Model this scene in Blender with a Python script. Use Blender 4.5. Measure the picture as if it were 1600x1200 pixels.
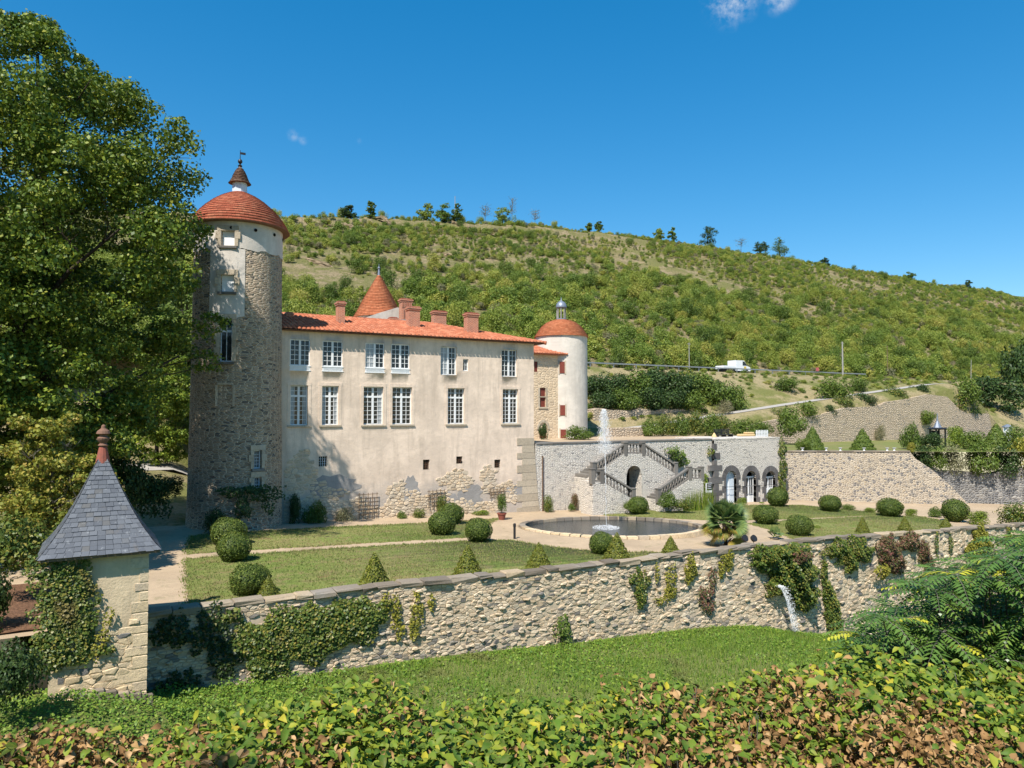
import bpy, math, random
import numpy as np
from mathutils import Vector, Matrix

scene = bpy.context.scene
for _o in list(bpy.data.objects):
    bpy.data.objects.remove(_o)
COL = scene.collection
rng = np.random.default_rng(7)
random.seed(7)
PI = math.pi

# ------------------------------------------------------------------ camera
# Site axes: x runs along the chateau front, y goes away from the viewer, z = 0 is the garden.
CAMZ = 7.0
FPX = 1130.0                       # focal length in pixels of the 1600 px wide photograph
HOR = 643.0                        # horizon row
PITCH = math.atan((HOR - 600.0) / FPX)
cam_d = bpy.data.cameras.new('camera')
cam = bpy.data.objects.new('camera', cam_d)
COL.objects.link(cam)
cam.location = (0, 0, CAMZ)
cam.rotation_euler = (math.radians(90) + PITCH, 0, math.radians(-30))
cam_d.sensor_width = 36.0
cam_d.lens = FPX / 1600.0 * 36.0
cam_d.clip_start = 0.1
cam_d.clip_end = 4000
scene.camera = cam

# ------------------------------------------------------------------ sun and sky
SUN_EL = math.radians(53.0)
SUN_H = Vector((0.80, 0.60, 0)).normalized()            # the way the light travels over the ground
LIGHT = Vector((SUN_H.x * math.cos(SUN_EL), SUN_H.y * math.cos(SUN_EL), -math.sin(SUN_EL)))
sun_d = bpy.data.lights.new('sun', 'SUN')
sun_d.energy = 5.0
sun_d.angle = math.radians(0.53)
sun_d.color = (1.0, 0.945, 0.86)
sun = bpy.data.objects.new('sun', sun_d)
COL.objects.link(sun)
sun.rotation_euler = LIGHT.to_track_quat('-Z', 'Y').to_euler()

world = bpy.data.worlds.new('World')
scene.world = world
world.use_nodes = True
wn = world.node_tree
wn.nodes.clear()
w_out = wn.nodes.new('ShaderNodeOutputWorld')
w_bg = wn.nodes.new('ShaderNodeBackground')
w_bg.inputs['Strength'].default_value = 0.105
w_sky = wn.nodes.new('ShaderNodeTexSky')
w_sky.sky_type = 'NISHITA'
w_sky.sun_disc = False
w_sky.sun_elevation = SUN_EL
w_sky.sun_rotation = math.atan2(-SUN_H.x, -SUN_H.y)
w_sky.altitude = 500
w_sky.air_density = 1.0
w_sky.dust_density = 0.15
w_sky.ozone_density = 3.0
w_hsv = wn.nodes.new('ShaderNodeHueSaturation')
w_hsv.inputs['Hue'].default_value = 0.496
w_hsv.inputs['Saturation'].default_value = 1.68
w_hsv.inputs['Value'].default_value = 1.60
w_gam = wn.nodes.new('ShaderNodeGamma')
w_gam.inputs['Gamma'].default_value = 0.72
wn.links.new(w_sky.outputs[0], w_gam.inputs['Color'])
wn.links.new(w_gam.outputs[0], w_hsv.inputs['Color'])
# thin wisps of cirrus: noise in the direction of view, kept to a few small patches of the sky
w_tc = wn.nodes.new('ShaderNodeTexCoord')
def wmath(op, a, b=None):
    n = wn.nodes.new('ShaderNodeMath'); n.operation = op
    for i, q in enumerate((a, b)):
        if q is None: continue
        if isinstance(q, (int, float)): n.inputs[i].default_value = q
        else: wn.links.new(q, n.inputs[i])
    return n.outputs[0]
def wisp(direction, rad):
    n = wn.nodes.new('ShaderNodeVectorMath'); n.operation = 'DISTANCE'
    wn.links.new(w_tc.outputs['Generated'], n.inputs[0])
    n.inputs[1].default_value = direction
    m = wn.nodes.new('ShaderNodeMapRange'); m.interpolation_type = 'SMOOTHSTEP'
    wn.links.new(n.outputs['Value'], m.inputs['Value'])
    m.inputs['From Min'].default_value = rad; m.inputs['From Max'].default_value = 0.0
    return m.outputs[0]
def ray(u, v):
    """direction of a photograph pixel in site axes (scaled so that its forward part is 1)"""
    a = (u - 800.0) / FPX; b = (600.0 - v) / FPX
    f = math.cos(PITCH) - b * math.sin(PITCH)
    h = math.sin(PITCH) + b * math.cos(PITCH)
    r = a
    return Vector((0.8660254 * r + 0.5 * f, -0.5 * r + 0.8660254 * f, h))
w_noise = wn.nodes.new('ShaderNodeTexNoise')
w_noise.inputs['Scale'].default_value = 48.0
w_noise.inputs['Detail'].default_value = 6.0
w_noise.inputs['Roughness'].default_value = 0.62
wn.links.new(w_tc.outputs['Generated'], w_noise.inputs['Vector'])
w_mr = wn.nodes.new('ShaderNodeMapRange'); w_mr.interpolation_type = 'SMOOTHSTEP'
w_mr.inputs['From Min'].default_value = 0.36; w_mr.inputs['From Max'].default_value = 0.75
wn.links.new(w_noise.outputs['Fac'], w_mr.inputs['Value'])
acc = None
for (u_, v_, rad_, g_) in [(1142, -6, 0.042, 1.25), (1218, -8, 0.026, 1.1), (458, 211, 0.010, 0.42), (474, 219, 0.008, 0.38), (562, 221, 0.006, 0.2)]:
    m_ = wmath('MULTIPLY', wisp(ray(u_, v_).normalized(), rad_), g_)
    acc = m_ if acc is None else wmath('ADD', acc, m_)
w_fac = wmath('MINIMUM', wmath('MULTIPLY', acc, w_mr.outputs[0]), 0.9)
w_mix = wn.nodes.new('ShaderNodeMix'); w_mix.data_type = 'RGBA'
wn.links.new(w_fac, w_mix.inputs[0])
wn.links.new(w_hsv.outputs[0], w_mix.inputs[6])
w_mix.inputs[7].default_value = (4.4, 4.9, 5.6, 1)
wn.links.new(w_mix.outputs[2], w_bg.inputs['Color'])
wn.links.new(w_bg.outputs[0], w_out.inputs['Surface'])

# ------------------------------------------------------------------ picture settings
vs = scene.view_settings
vs.view_transform = 'Standard'
vs.look = 'None'
vs.exposure = 0.62
vs.gamma = 1.0
vs.use_curve_mapping = False
scene.cycles.max_bounces = 6
scene.cycles.diffuse_bounces = 3
scene.cycles.glossy_bounces = 3
scene.cycles.transmission_bounces = 4
scene.cycles.transparent_max_bounces = 8
scene.cycles.sample_clamp_indirect = 6.0
scene.cycles.use_denoising = True

# ------------------------------------------------------------------ pixel -> place
def at_y(u, v, y):
    d = ray(u, v); t = y / d.y
    return Vector((d.x * t, y, CAMZ + d.z * t))
def at_z(u, v, z):
    d = ray(u, v); t = (z - CAMZ) / d.z
    return Vector((d.x * t, d.y * t, z))
def at_depth(u, v, Y):
    d = ray(u, v)
    return Vector((d.x * Y, d.y * Y, CAMZ + d.z * Y))
def gz(x):
    return -0.032 * (min(max(x, 1.0), 90.0) - 10.4)
def at_g(u, v, dz=0.0):
    """the point of the gently tilted garden seen at a pixel"""
    z = 0.0
    for _ in range(12):
        p = at_z(u, v, z); z = gz(p.x) + dz
    return Vector((p.x, p.y, z))

# ------------------------------------------------------------------ materials
MATS = {}
class NT:
    def __init__(self, name):
        self.m = bpy.data.materials.new(name); self.m.use_nodes = True
        self.t = self.m.node_tree; self.t.nodes.clear()
        self.out = self.t.nodes.new('ShaderNodeOutputMaterial')
        self._co = None
        MATS[name] = self.m
    def n(self, typ, **kw):
        nd = self.t.nodes.new(typ)
        for k, v in kw.items(): setattr(nd, k, v)
        return nd
    def link(self, a, b): self.t.links.new(a, b)
    def put(self, sock, val):
        if val is None: return
        if hasattr(val, 'is_linked') or isinstance(val, bpy.types.NodeSocket): self.link(val, sock)
        else: sock.default_value = val
    def obj(self):
        if self._co is None: self._co = self.n('ShaderNodeTexCoord').outputs['Object']
        return self._co
    def math(self, op, a, b=None, c=None, clamp=False):
        nd = self.n('ShaderNodeMath', operation=op, use_clamp=clamp)
        for i, q in enumerate((a, b, c)): 
            if q is not None: self.put(nd.inputs[i], q)
        return nd.outputs[0]
    def vmath(self, op, a, b=None):
        nd = self.n('ShaderNodeVectorMath', operation=op)
        self.put(nd.inputs[0], a)
        if b is not None: self.put(nd.inputs[1], b)
        return nd.outputs[0]
    def scaled(self, vec, s):
        return self.vmath('MULTIPLY', vec, s)
    def noise(self, vec, scale, detail=4.0, rough=0.55, dist=0.0, col=False):
        nd = self.n('ShaderNodeTexNoise')
        self.put(nd.inputs['Vector'], vec); nd.inputs['Scale'].default_value = scale
        nd.inputs['Detail'].default_value = detail; nd.inputs['Roughness'].default_value = rough
        nd.inputs['Distortion'].default_value = dist
        return nd.outputs['Color' if col else 'Fac']
    def mapr(self, v, a, b, c=0.0, d=1.0, smooth=True):
        nd = self.n('ShaderNodeMapRange'); nd.interpolation_type = 'SMOOTHSTEP' if smooth else 'LINEAR'
        self.put(nd.inputs['Value'], v)
        for k, q in zip(('From Min', 'From Max', 'To Min', 'To Max'), (a, b, c, d)): nd.inputs[k].default_value = q
        return nd.outputs[0]
    def ramp(self, v, stops, const=False):
        nd = self.n('ShaderNodeValToRGB'); cr = nd.color_ramp
        if const: cr.interpolation = 'CONSTANT'
        while len(cr.elements) < len(stops): cr.elements.new(0.5)
        for e, (p, c) in zip(cr.elements, stops):
            e.position = p; e.color = (c[0], c[1], c[2], 1)
        self.put(nd.inputs[0], v)
        return nd.outputs[0]
    def mix(self, f, a, b, mode='MIX'):
        nd = self.n('ShaderNodeMix', data_type='RGBA', blend_type=mode)
        self.put(nd.inputs[0], f)
        for i, q in ((6, a), (7, b)):
            if isinstance(q, (tuple, list)): nd.inputs[i].default_value = (q[0], q[1], q[2], 1)
            else: self.put(nd.inputs[i], q)
        return nd.outputs[2]
    def attr(self, name, out='Fac'):
        nd = self.n('ShaderNodeAttribute'); nd.attribute_name = name
        return nd.outputs[out]
    def bump(self, h, strength=0.5, dist=0.05, normal=None):
        nd = self.n('ShaderNodeBump'); nd.inputs['Strength'].default_value = strength
        nd.inputs['Distance'].default_value = dist
        self.put(nd.inputs['Height'], h)
        if normal is not None: self.put(nd.inputs['Normal'], normal)
        return nd.outputs[0]
    def principled(self, color, rough=0.8, spec=0.3, normal=None, metal=0.0, **kw):
        nd = self.n('ShaderNodeBsdfPrincipled')
        if isinstance(color, (tuple, list)): nd.inputs['Base Color'].default_value = (color[0], color[1], color[2], 1)
        else: self.put(nd.inputs['Base Color'], color)
        self.put(nd.inputs['Roughness'], rough)
        nd.inputs['Specular IOR Level'].default_value = spec
        nd.inputs['Metallic'].default_value = metal
        if normal is not None: self.put(nd.inputs['Normal'], normal)
        for k, v in kw.items(): self.put(nd.inputs[k.replace('_', ' ')], v)
        return nd.outputs[0]
    def done(self, shader):
        self.link(shader, self.out.inputs['Surface'])
        return self.m
    def wallco(self, attr=False):
        """wall coordinates in metres: (along, up, 0)"""
        if attr == 'square':
            s = self.n('ShaderNodeSeparateXYZ'); self.link(self.obj(), s.inputs[0]); c = self.n('ShaderNodeCombineXYZ')
            self.link(self.math('ADD', self.math('MULTIPLY', s.outputs[0], 0.866), self.math('MULTIPLY', s.outputs[1], -0.5)), c.inputs[0]); self.link(s.outputs[2], c.inputs[1])
            return c.outputs[0]
        if attr: return self.attr('wc', 'Vector')
        s = self.n('ShaderNodeSeparateXYZ'); self.link(self.obj(), s.inputs[0])
        c = self.n('ShaderNodeCombineXYZ')
        self.link(self.math('ADD', s.outputs[0], s.outputs[1]), c.inputs[0]); self.link(s.outputs[2], c.inputs[1])
        return c.outputs[0]
    def sepz(self):
        s = self.n('ShaderNodeSeparateXYZ'); self.link(self.obj(), s.inputs[0])
        return s.outputs

def mat_rubble(name, stops, mortar, sx=3.2, sz=5.6, attr=False, joint=0.07, bump=0.9, stain=None):
    """stones laid in rough courses with recessed joints"""
    t = NT(name)
    co = t.wallco(attr)
    wob = t.noise(co, 1.7, 3, col=True)
    co2 = t.vmath('ADD', t.scaled(co, (sx, sz, 1.0)), t.scaled(wob, (0.9, 0.9, 0)))
    v1 = t.n('ShaderNodeTexVoronoi'); v1.feature = 'DISTANCE_TO_EDGE'; v1.voronoi_dimensions = '2D'; t.link(co2, v1.inputs['Vector']); v1.inputs['Scale'].default_value = 1.0
    v2 = t.n('ShaderNodeTexVoronoi'); v2.feature = 'F1'; v2.voronoi_dimensions = '2D'; t.link(co2, v2.inputs['Vector']); v2.inputs['Scale'].default_value = 1.0
    v1.inputs['Randomness'].default_value = 0.85; v2.inputs['Randomness'].default_value = 0.85
    sp = t.n('ShaderNodeSeparateColor'); t.link(v2.outputs['Color'], sp.inputs[0])
    stone = t.ramp(sp.outputs[0], stops)
    fine = t.noise(co, 14, 5, 0.65)
    stone = t.mix(t.mapr(fine, 0.35, 0.75), stone, t.mix(0.34, stone, (0.12, 0.10, 0.08), 'MIX'), 'MIX')
    big = t.noise(co, 0.35, 4, 0.6)
    stone = t.mix(t.mapr(big, 0.35, 0.75, 0.0, 0.45), stone, stain or (0.20, 0.18, 0.15), 'MIX')
    j = t.mapr(v1.outputs['Distance'], joint * 0.35, joint)
    col = t.mix(j, mortar, stone)
    h = t.math('ADD', t.mapr(v1.outputs['Distance'], 0.0, joint * 2.6), t.math('MULTIPLY', fine, 0.35))
    h = t.math('ADD', h, t.math('MULTIPLY', sp.outputs[1], 0.5))
    nrm = t.bump(h, bump, 0.07)
    return t.done(t.principled(col, 0.92, 0.15, nrm))

def mat_stones(name, stops):
    """single stones that carry their own random value"""
    t = NT(name)
    r = t.attr('rnd')
    co = t.obj()
    c = t.ramp(r, stops)
    f = t.noise(co, 9, 6, 0.68)
    b = t.noise(co, 0.5, 3)
    c = t.mix(t.mapr(f, 0.40, 0.78, 0, 0.5), c, (0.16, 0.14, 0.12))
    c = t.mix(t.mapr(b, 0.5, 0.75, 0, 0.5), c, t.mix(0.5, c, (0.42, 0.41, 0.39)))
    lich = t.mapr(t.noise(co, 3.1, 5, 0.7), 0.62, 0.72, 0, 0.4)
    c = t.mix(lich, c, (0.30, 0.27, 0.14))
    nrm = t.bump(t.noise(co, 22, 6, 0.7), 0.8, 0.03)
    return t.done(t.principled(c, 0.93, 0.15, nrm))

def mat_leaf(name, stops, trans=0.30, rough=0.5, patch=None, patch_scale=0.6, spec=0.25, objrnd=0.0, patch_lo=0.5, patch_hi=0.66, vein=0):
    t = NT(name)
    r = t.attr('rnd')
    if objrnd:
        oi = t.n('ShaderNodeObjectInfo').outputs['Random']
        r = t.math('ADD', t.math('MULTIPLY', r, 1.0 - objrnd), t.math('MULTIPLY', oi, objrnd))
    c = t.ramp(r, stops)
    if vein:
        c = t.mix(t.mapr(t.noise(t.obj(), vein, 4, 0.7), 0.42, 0.66, 0, 0.5), c, t.mix(0.55, c, (0.30, 0.20, 0.06)))
    if patch is not None:
        c = t.mix(t.mapr(t.noise(t.obj(), patch_scale, 4, 0.6), patch_lo, patch_hi, 0, 0.85), c, patch)
    p = t.principled(c, rough, spec)
    tr = t.n('ShaderNodeBsdfTranslucent'); t.link(t.mix(0.5, c, (0.9, 1.0, 0.25), 'MULTIPLY'), tr.inputs['Color'])
    mx = t.n('ShaderNodeMixShader'); mx.inputs[0].default_value = trans
    t.link(p, mx.inputs[1]); t.link(tr.outputs[0], mx.inputs[2])
    return t.done(mx.outputs[0])

def mat_plain(name, color, rough=0.6, spec=0.3, metal=0.0, var=0.15, vs_=6.0, bump=0.0):
    t = NT(name)
    f = t.noise(t.obj(), vs_, 5, 0.65)
    c = t.mix(t.mapr(f, 0.3, 0.75, 0, 1), color, tuple(q * (1 - 2.2 * var) for q in color))
    nrm = t.bump(f, bump, 0.02) if bump else None
    return t.done(t.principled(c, rough, spec, nrm, metal))

# ------------------------------------------------------------------ mesh helpers
def tag(o, label=None, cat=None, group=None, kind=None):
    if label: o['label'] = label
    if cat: o['category'] = cat
    if group: o['group'] = group
    if kind: o['kind'] = kind
    return o
def M(x): return MATS[x] if isinstance(x, str) else x
def link(o, parent=None):
    COL.objects.link(o)
    if parent is not None: o.parent = parent
    return o
def empty(name, loc=(0, 0, 0)):
    o = bpy.data.objects.new(name, None)
    o.empty_display_size = 0.2
    o.location = loc
    COL.objects.link(o)
    return o
def under(o, parent):
    """parent a mesh written in site axes to an Empty that stands elsewhere"""
    o.parent = parent
    o.matrix_parent_inverse = Matrix.Translation(-Vector(parent.location))
    return o
def np_mesh(name, V, Fa, mat=None, smooth=False, rnd=None, wc=None, mats=None, midx=None):
    """V (n,3); Fa list of index arrays (each (m,k)) -> mesh datablock"""
    me = bpy.data.meshes.new(name)
    V = np.asarray(V, dtype=np.float32)
    if isinstance(Fa, np.ndarray): Fa = [Fa]
    Fa = [np.asarray(f, dtype=np.int32) for f in Fa if len(f)]
    nl = sum(f.size for f in Fa); npol = sum(len(f) for f in Fa)
    me.vertices.add(len(V)); me.vertices.foreach_set('co', V.ravel())
    me.loops.add(nl); me.polygons.add(npol)
    me.loops.foreach_set('vertex_index', np.concatenate([f.ravel() for f in Fa]))
    tot = np.concatenate([np.full(len(f), f.shape[1], dtype=np.int32) for f in Fa])
    st = np.concatenate([[0], np.cumsum(tot)[:-1]]).astype(np.int32)
    me.polygons.foreach_set('loop_start', st)
    try: me.polygons.foreach_set('loop_total', tot)
    except Exception: pass
    if smooth: me.polygons.foreach_set('use_smooth', np.ones(npol, dtype=bool))
    if rnd is not None:
        a = me.attributes.new('rnd', 'FLOAT', 'FACE'); a.data.foreach_set('value', np.asarray(rnd, dtype=np.float32))
    if wc is not None:
        a = me.attributes.new('wc', 'FLOAT_VECTOR', 'POINT'); a.data.foreach_set('vector', np.asarray(wc, dtype=np.float32).ravel())
    if mats:
        for m in mats: me.materials.append(M(m))
        if midx is not None: me.polygons.foreach_set('material_index', np.asarray(midx, dtype=np.int32))
    elif mat is not None: me.materials.append(M(mat))
    me.update(calc_edges=True)
    return me
def np_obj(name, V, Fa, mat=None, parent=None, **kw):
    me = np_mesh(name, V, Fa, mat, **kw)
    o = bpy.data.objects.new(name, me)
    COL.objects.link(o)
    if parent is not None: under(o, parent)
    return o

class MB:
    """collects solids in site axes (or a local frame) and links them as one mesh"""
    def __init__(self, frame=None):
        self.v = []; self.f = []; self.r = []; self.frame = frame; self.cur = None
    def P(self, p):
        p = Vector(p)
        return tuple(self.frame @ p) if self.frame is not None else tuple(p)
    def add(self, verts, faces, rnd=None):
        b = len(self.v)
        self.v += [self.P(p) for p in verts]
        self.f += [tuple(i + b for i in f) for f in faces]
        rr = random.random() if rnd is None else rnd
        self.r += [rr] * len(faces)
        return self
    def box(self, x0, x1, y0, y1, z0, z1, bev=0.0, rnd=None):
        if bev <= 0:
            vs_ = [(x0, y0, z0), (x1, y0, z0), (x1, y1, z0), (x0, y1, z0), (x0, y0, z1), (x1, y0, z1), (x1, y1, z1), (x0, y1, z1)]
            return self.add(vs_, [(0, 3, 2, 1), (4, 5, 6, 7), (0, 1, 5, 4), (1, 2, 6, 5), (2, 3, 7, 6), (3, 0, 4, 7)], rnd)
        b = bev
        vs_ = []; 
        for zz, k in ((z0, b), (z0 + b, 0), (z1 - b, 0), (z1, b)):
            vs_ += [(x0 + k, y0 + k, zz), (x1 - k, y0 + k, zz), (x1 - k, y1 - k, zz), (x0 + k, y1 - k, zz)]
        fs = [(0, 3, 2, 1), (12, 13, 14, 15)]
        for l in range(3):
            for i in range(4):
                j = (i + 1) % 4
                fs.append((l * 4 + i, l * 4 + j, l * 4 + 4 + j, l * 4 + 4 + i))
        return self.add(vs_, fs, rnd)
    def prism(self, poly, y0, y1, rnd=None):
        """polygon in (x, z), counter-clockwise seen from the front (from -y), extruded in y"""
        n = len(poly)
        vs_ = [(x, y0, z) for x, z in poly] + [(x, y1, z) for x, z in poly]
        fs = [tuple(range(n)), tuple(range(2 * n - 1, n - 1, -1))]
        for i in range(n):
            j = (i + 1) % n
            fs.append((j, i, n + i, n + j))
        return self.add(vs_, fs, rnd)
    def lathe(self, prof, c=(0, 0, 0), n=24, cap=True, rnd=None):
        vs_ = []; fs = []
        for r, z in prof:
            for i in range(n):
                a = 2 * PI * i / n
                vs_.append((c[0] + r * math.cos(a), c[1] + r * math.sin(a), c[2] + z))
        for k in range(len(prof) - 1):
            for i in range(n):
                j = (i + 1) % n
                fs.append((k * n + i, k * n + j, k * n + n + j, k * n + n + i))
        if cap:
            fs.append(tuple(range(n - 1, -1, -1)))
            fs.append(tuple(range((len(prof) - 1) * n, len(prof) * n)))
        return self.add(vs_, fs, rnd)
    def tube(self, pts, rad, n=6, rnd=None):
        pts = [Vector(p) for p in pts]
        if isinstance(rad, (int, float)): rad = [rad] * len(pts)
        vs_ = []; fs = []
        for i, p in enumerate(pts):
            d = (pts[min(i + 1, len(pts) - 1)] - pts[max(i - 1, 0)])
            d = d.normalized() if d.length > 1e-6 else Vector((0, 0, 1))
            a = d.cross(Vector((0, 0, 1)))
            if a.length < 1e-3: a = d.cross(Vector((1, 0, 0)))
            a.normalize(); b = d.cross(a)
            for k in range(n):
                t = 2 * PI * k / n
                vs_.append(p + (a * math.cos(t) + b * math.sin(t)) * rad[i])
        for i in range(len(pts) - 1):
            for k in range(n):
                j = (k + 1) % n
                fs.append((i * n + j, i * n + k, i * n + n + k, i * n + n + j))
        fs.append(tuple(range(n))); fs.append(tuple(range(len(pts) * n - 1, (len(pts) - 1) * n - 1, -1)))
        return self.add(vs_, fs, rnd)
    def build(self, name, mat, parent=None, smooth=False, local=False):
        me = bpy.data.meshes.new(name)
        me.from_pydata([tuple(p) for p in self.v], [], self.f)
        a = me.attributes.new('rnd', 'FLOAT', 'FACE'); a.data.foreach_set('value', np.asarray(self.r, dtype=np.float32))
        if smooth: me.polygons.foreach_set('use_smooth', np.ones(len(me.polygons), dtype=bool))
        me.materials.append(M(mat)); me.update()
        o = bpy.data.objects.new(name, me); COL.objects.link(o)
        if parent is not None:
            if local: o.parent = parent
            else: under(o, root_of(parent)) if False else _under_any(o, parent)
        return o
def _world_loc(p):
    q = Vector((0, 0, 0))
    while p is not None:
        q += Vector(p.location); 
        q += p.matrix_parent_inverse.translation if p.parent is not None else Vector((0, 0, 0))
        p = p.parent
    return q
def _under_any(o, parent):
    o.parent = parent
    o.matrix_parent_inverse = Matrix.Translation(-_world_loc(parent))
    return o
def under(o, parent): return _under_any(o, parent)

def shared(name, mesh, loc=(0, 0, 0), rotz=0.0, scale=1.0, parent=None):
    """another object on existing mesh data"""
    o = bpy.data.objects.new(name, mesh)
    o.location = loc; o.rotation_euler = (0, 0, rotz)
    o.scale = (scale,) * 3 if isinstance(scale, (int, float)) else scale
    COL.objects.link(o)
    if parent is not None: under(o, parent)
    return o

# ---- convex cells of a jittered grid: the stones of a rubble wall
def clip_half(poly, px, pz, nx, nz):
    out = []
    n = len(poly)
    for i in range(n):
        a = poly[i]; b = poly[(i + 1) % n]
        da = (a[0] - px) * nx + (a[1] - pz) * nz
        db = (b[0] - px) * nx + (b[1] - pz) * nz
        if da <= 0: out.append(a)
        if (da < 0 < db) or (db < 0 < da):
            t = da / (da - db)
            out.append((a[0] + (b[0] - a[0]) * t, a[1] + (b[1] - a[1]) * t))
    return out
def rubble_cells(x0, x1, z0, z1, cw, ch, jit=0.42, R=random.Random(3), gap=0.018):
    """rough courses of stones: list of polygons in (x, z)"""
    nx = max(1, int(round((x1 - x0) / cw))); nz = max(1, int(round((z1 - z0) / ch)))
    cw = (x1 - x0) / nx; ch = (z1 - z0) / nz
    seeds = {}
    for k in range(-2, nz + 2):
        off = R.uniform(0, 1)
        for i in range(-3, nx + 3):
            if R.random() < 0.13: continue
            seeds[(i, k)] = (x0 + (i + off + R.uniform(-jit, jit)) * cw, z0 + (k + 0.5 + R.uniform(-jit, jit) * 0.75) * ch)
    asp = cw / ch
    cells = []
    for (i, k), (sx, sz) in seeds.items():
        if not (0 <= k < nz): continue
        if sx < x0 - cw * 0.4 or sx > x1 + cw * 0.4: continue
        poly = [(sx - 2.2 * cw, sz - 2.2 * ch), (sx + 2.2 * cw, sz - 2.2 * ch), (sx + 2.2 * cw, sz + 2.2 * ch), (sx - 2.2 * cw, sz + 2.2 * ch)]
        for di in range(-3, 4):
            for dk in range(-2, 3):
                q = seeds.get((i + di, k + dk))
                if q is None or (di == 0 and dk == 0): continue
                dx = (q[0] - sx); dz = (q[1] - sz)
                # distance in a space where a stone is as tall as it is wide
                nxv = dx / asp; nzv = dz * asp * 1.0
                L = math.hypot(nxv, nzv)
                if L < 1e-6: continue
                g = gap
                mx_ = (sx + q[0]) / 2; mz_ = (sz + q[1]) / 2
                nn = (nxv / L, nzv / L)
                poly = clip_half(poly, mx_ - nn[0] * g / 2, mz_ - nn[1] * g / 2, nn[0], nn[1])
                if len(poly) < 3: break
            if len(poly) < 3: break
        if len(poly) < 3: continue
        poly = clip_half(poly, x0, 0, -1, 0); 
        if len(poly) >= 3: poly = clip_half(poly, x1, 0, 1, 0)
        if len(poly) >= 3: poly = clip_half(poly, 0, z0, 0, -1)
        if len(poly) >= 3: poly = clip_half(poly, 0, z1, 0, 1)
        if len(poly) < 3: continue
        ar = abs(sum(poly[a][0] * poly[(a + 1) % len(poly)][1] - poly[(a + 1) % len(poly)][0] * poly[a][1] for a in range(len(poly)))) / 2
        if ar < 0.15 * cw * ch: continue
        cells.append((poly, ar))
    return cells
def stone_solid(poly, y, proud, R, back=0.05):
    """a stone face: wall outline, rounded shoulder, uneven front; front looks to -y"""
    n = len(poly)
    cx = sum(p[0] for p in poly) / n; cz = sum(p[1] for p in poly) / n
    tx = R.uniform(-0.25, 0.25); tz = R.uniform(-0.25, 0.25)
    vs_ = []
    for s, dy in ((1.0, back), (1.0, -proud * 0.45), (0.86, -proud * 0.85), (0.6, -proud)):
        for p in poly:
            jx = R.uniform(-0.01, 0.01) if s < 1 else 0
            X = cx + (p[0] - cx) * s + jx; Z = cz + (p[1] - cz) * s + jx
            tilt = ((X - cx) * tx + (Z - cz) * tz) * 0.5 if s < 1 else 0
            vs_.append((X, y + dy + tilt, Z))
    fs = []
    for l in range(3):
        for i in range(n):
            j = (i + 1) % n
            fs.append((l * n + i, l * n + j, l * n + n + j, l * n + n + i))
    fs.append(tuple(range(3 * n, 4 * n)))
    # orient: polygons run counter-clockwise seen from -y or not; fix by sign of area
    ar = sum(poly[a][0] * poly[(a + 1) % n][1] - poly[(a + 1) % n][0] * poly[a][1] for a in range(n))
    if ar < 0: fs = [tuple(reversed(f)) for f in fs]
    return vs_, fs

# ---- a wall surface with openings, flat or curved
def wall_grid(mapf, ss, ts, holes, depth, inner=True):
    """mapf(s, t, d) -> point at depth d behind the face; holes (s0, s1, t0, t1). Returns V, quads, wc"""
    ss = sorted(set([round(s, 5) for s in ss] + [round(h[i], 5) for h in holes for i in (0, 1)]))
    ts = sorted(set([round(t, 5) for t in ts] + [round(h[i], 5) for h in holes for i in (2, 3)]))
    V = []; Q = []; W = []; idx = {}
    def vert(s, t, d):
        key = (s, t, d)
        if key not in idx:
            idx[key] = len(V); V.append(tuple(mapf(s, t, d))); W.append((s, t, 0.0))
        return idx[key]
    def is_hole(i, k):
        cs = (ss[i] + ss[i + 1]) / 2; ct = (ts[k] + ts[k + 1]) / 2
        return any(h[0] < cs < h[1] and h[2] < ct < h[3] for h in holes)
    for i in range(len(ss) - 1):
        for k in range(len(ts) - 1):
            if is_hole(i, k): continue
            Q.append((vert(ss[i], ts[k], 0), vert(ss[i + 1], ts[k], 0), vert(ss[i + 1], ts[k + 1], 0), vert(ss[i], ts[k + 1], 0)))
    for h in holes:
        hs = [s for s in ss if h[0] - 1e-6 <= s <= h[1] + 1e-6]; ht = [t for t in ts if h[2] - 1e-6 <= t <= h[3] + 1e-6]
        for a, b in zip(hs[:-1], hs[1:]):
            Q.append((vert(a, h[2], 0), vert(a, h[2], depth), vert(b, h[2], depth), vert(b, h[2], 0)))
            Q.append((vert(a, h[3], depth), vert(a, h[3], 0), vert(b, h[3], 0), vert(b, h[3], depth)))
        for a, b in zip(ht[:-1], ht[1:]):
            Q.append((vert(h[0], a, depth), vert(h[0], a, 0), vert(h[0], b, 0), vert(h[0], b, depth)))
            Q.append((vert(h[1], a, 0), vert(h[1], a, depth), vert(h[1], b, depth), vert(h[1], b, 0)))
    Q = [tuple(reversed(q)) if False else q for q in Q]
    return np.array(V), np.array(Q), np.array(W)

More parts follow.
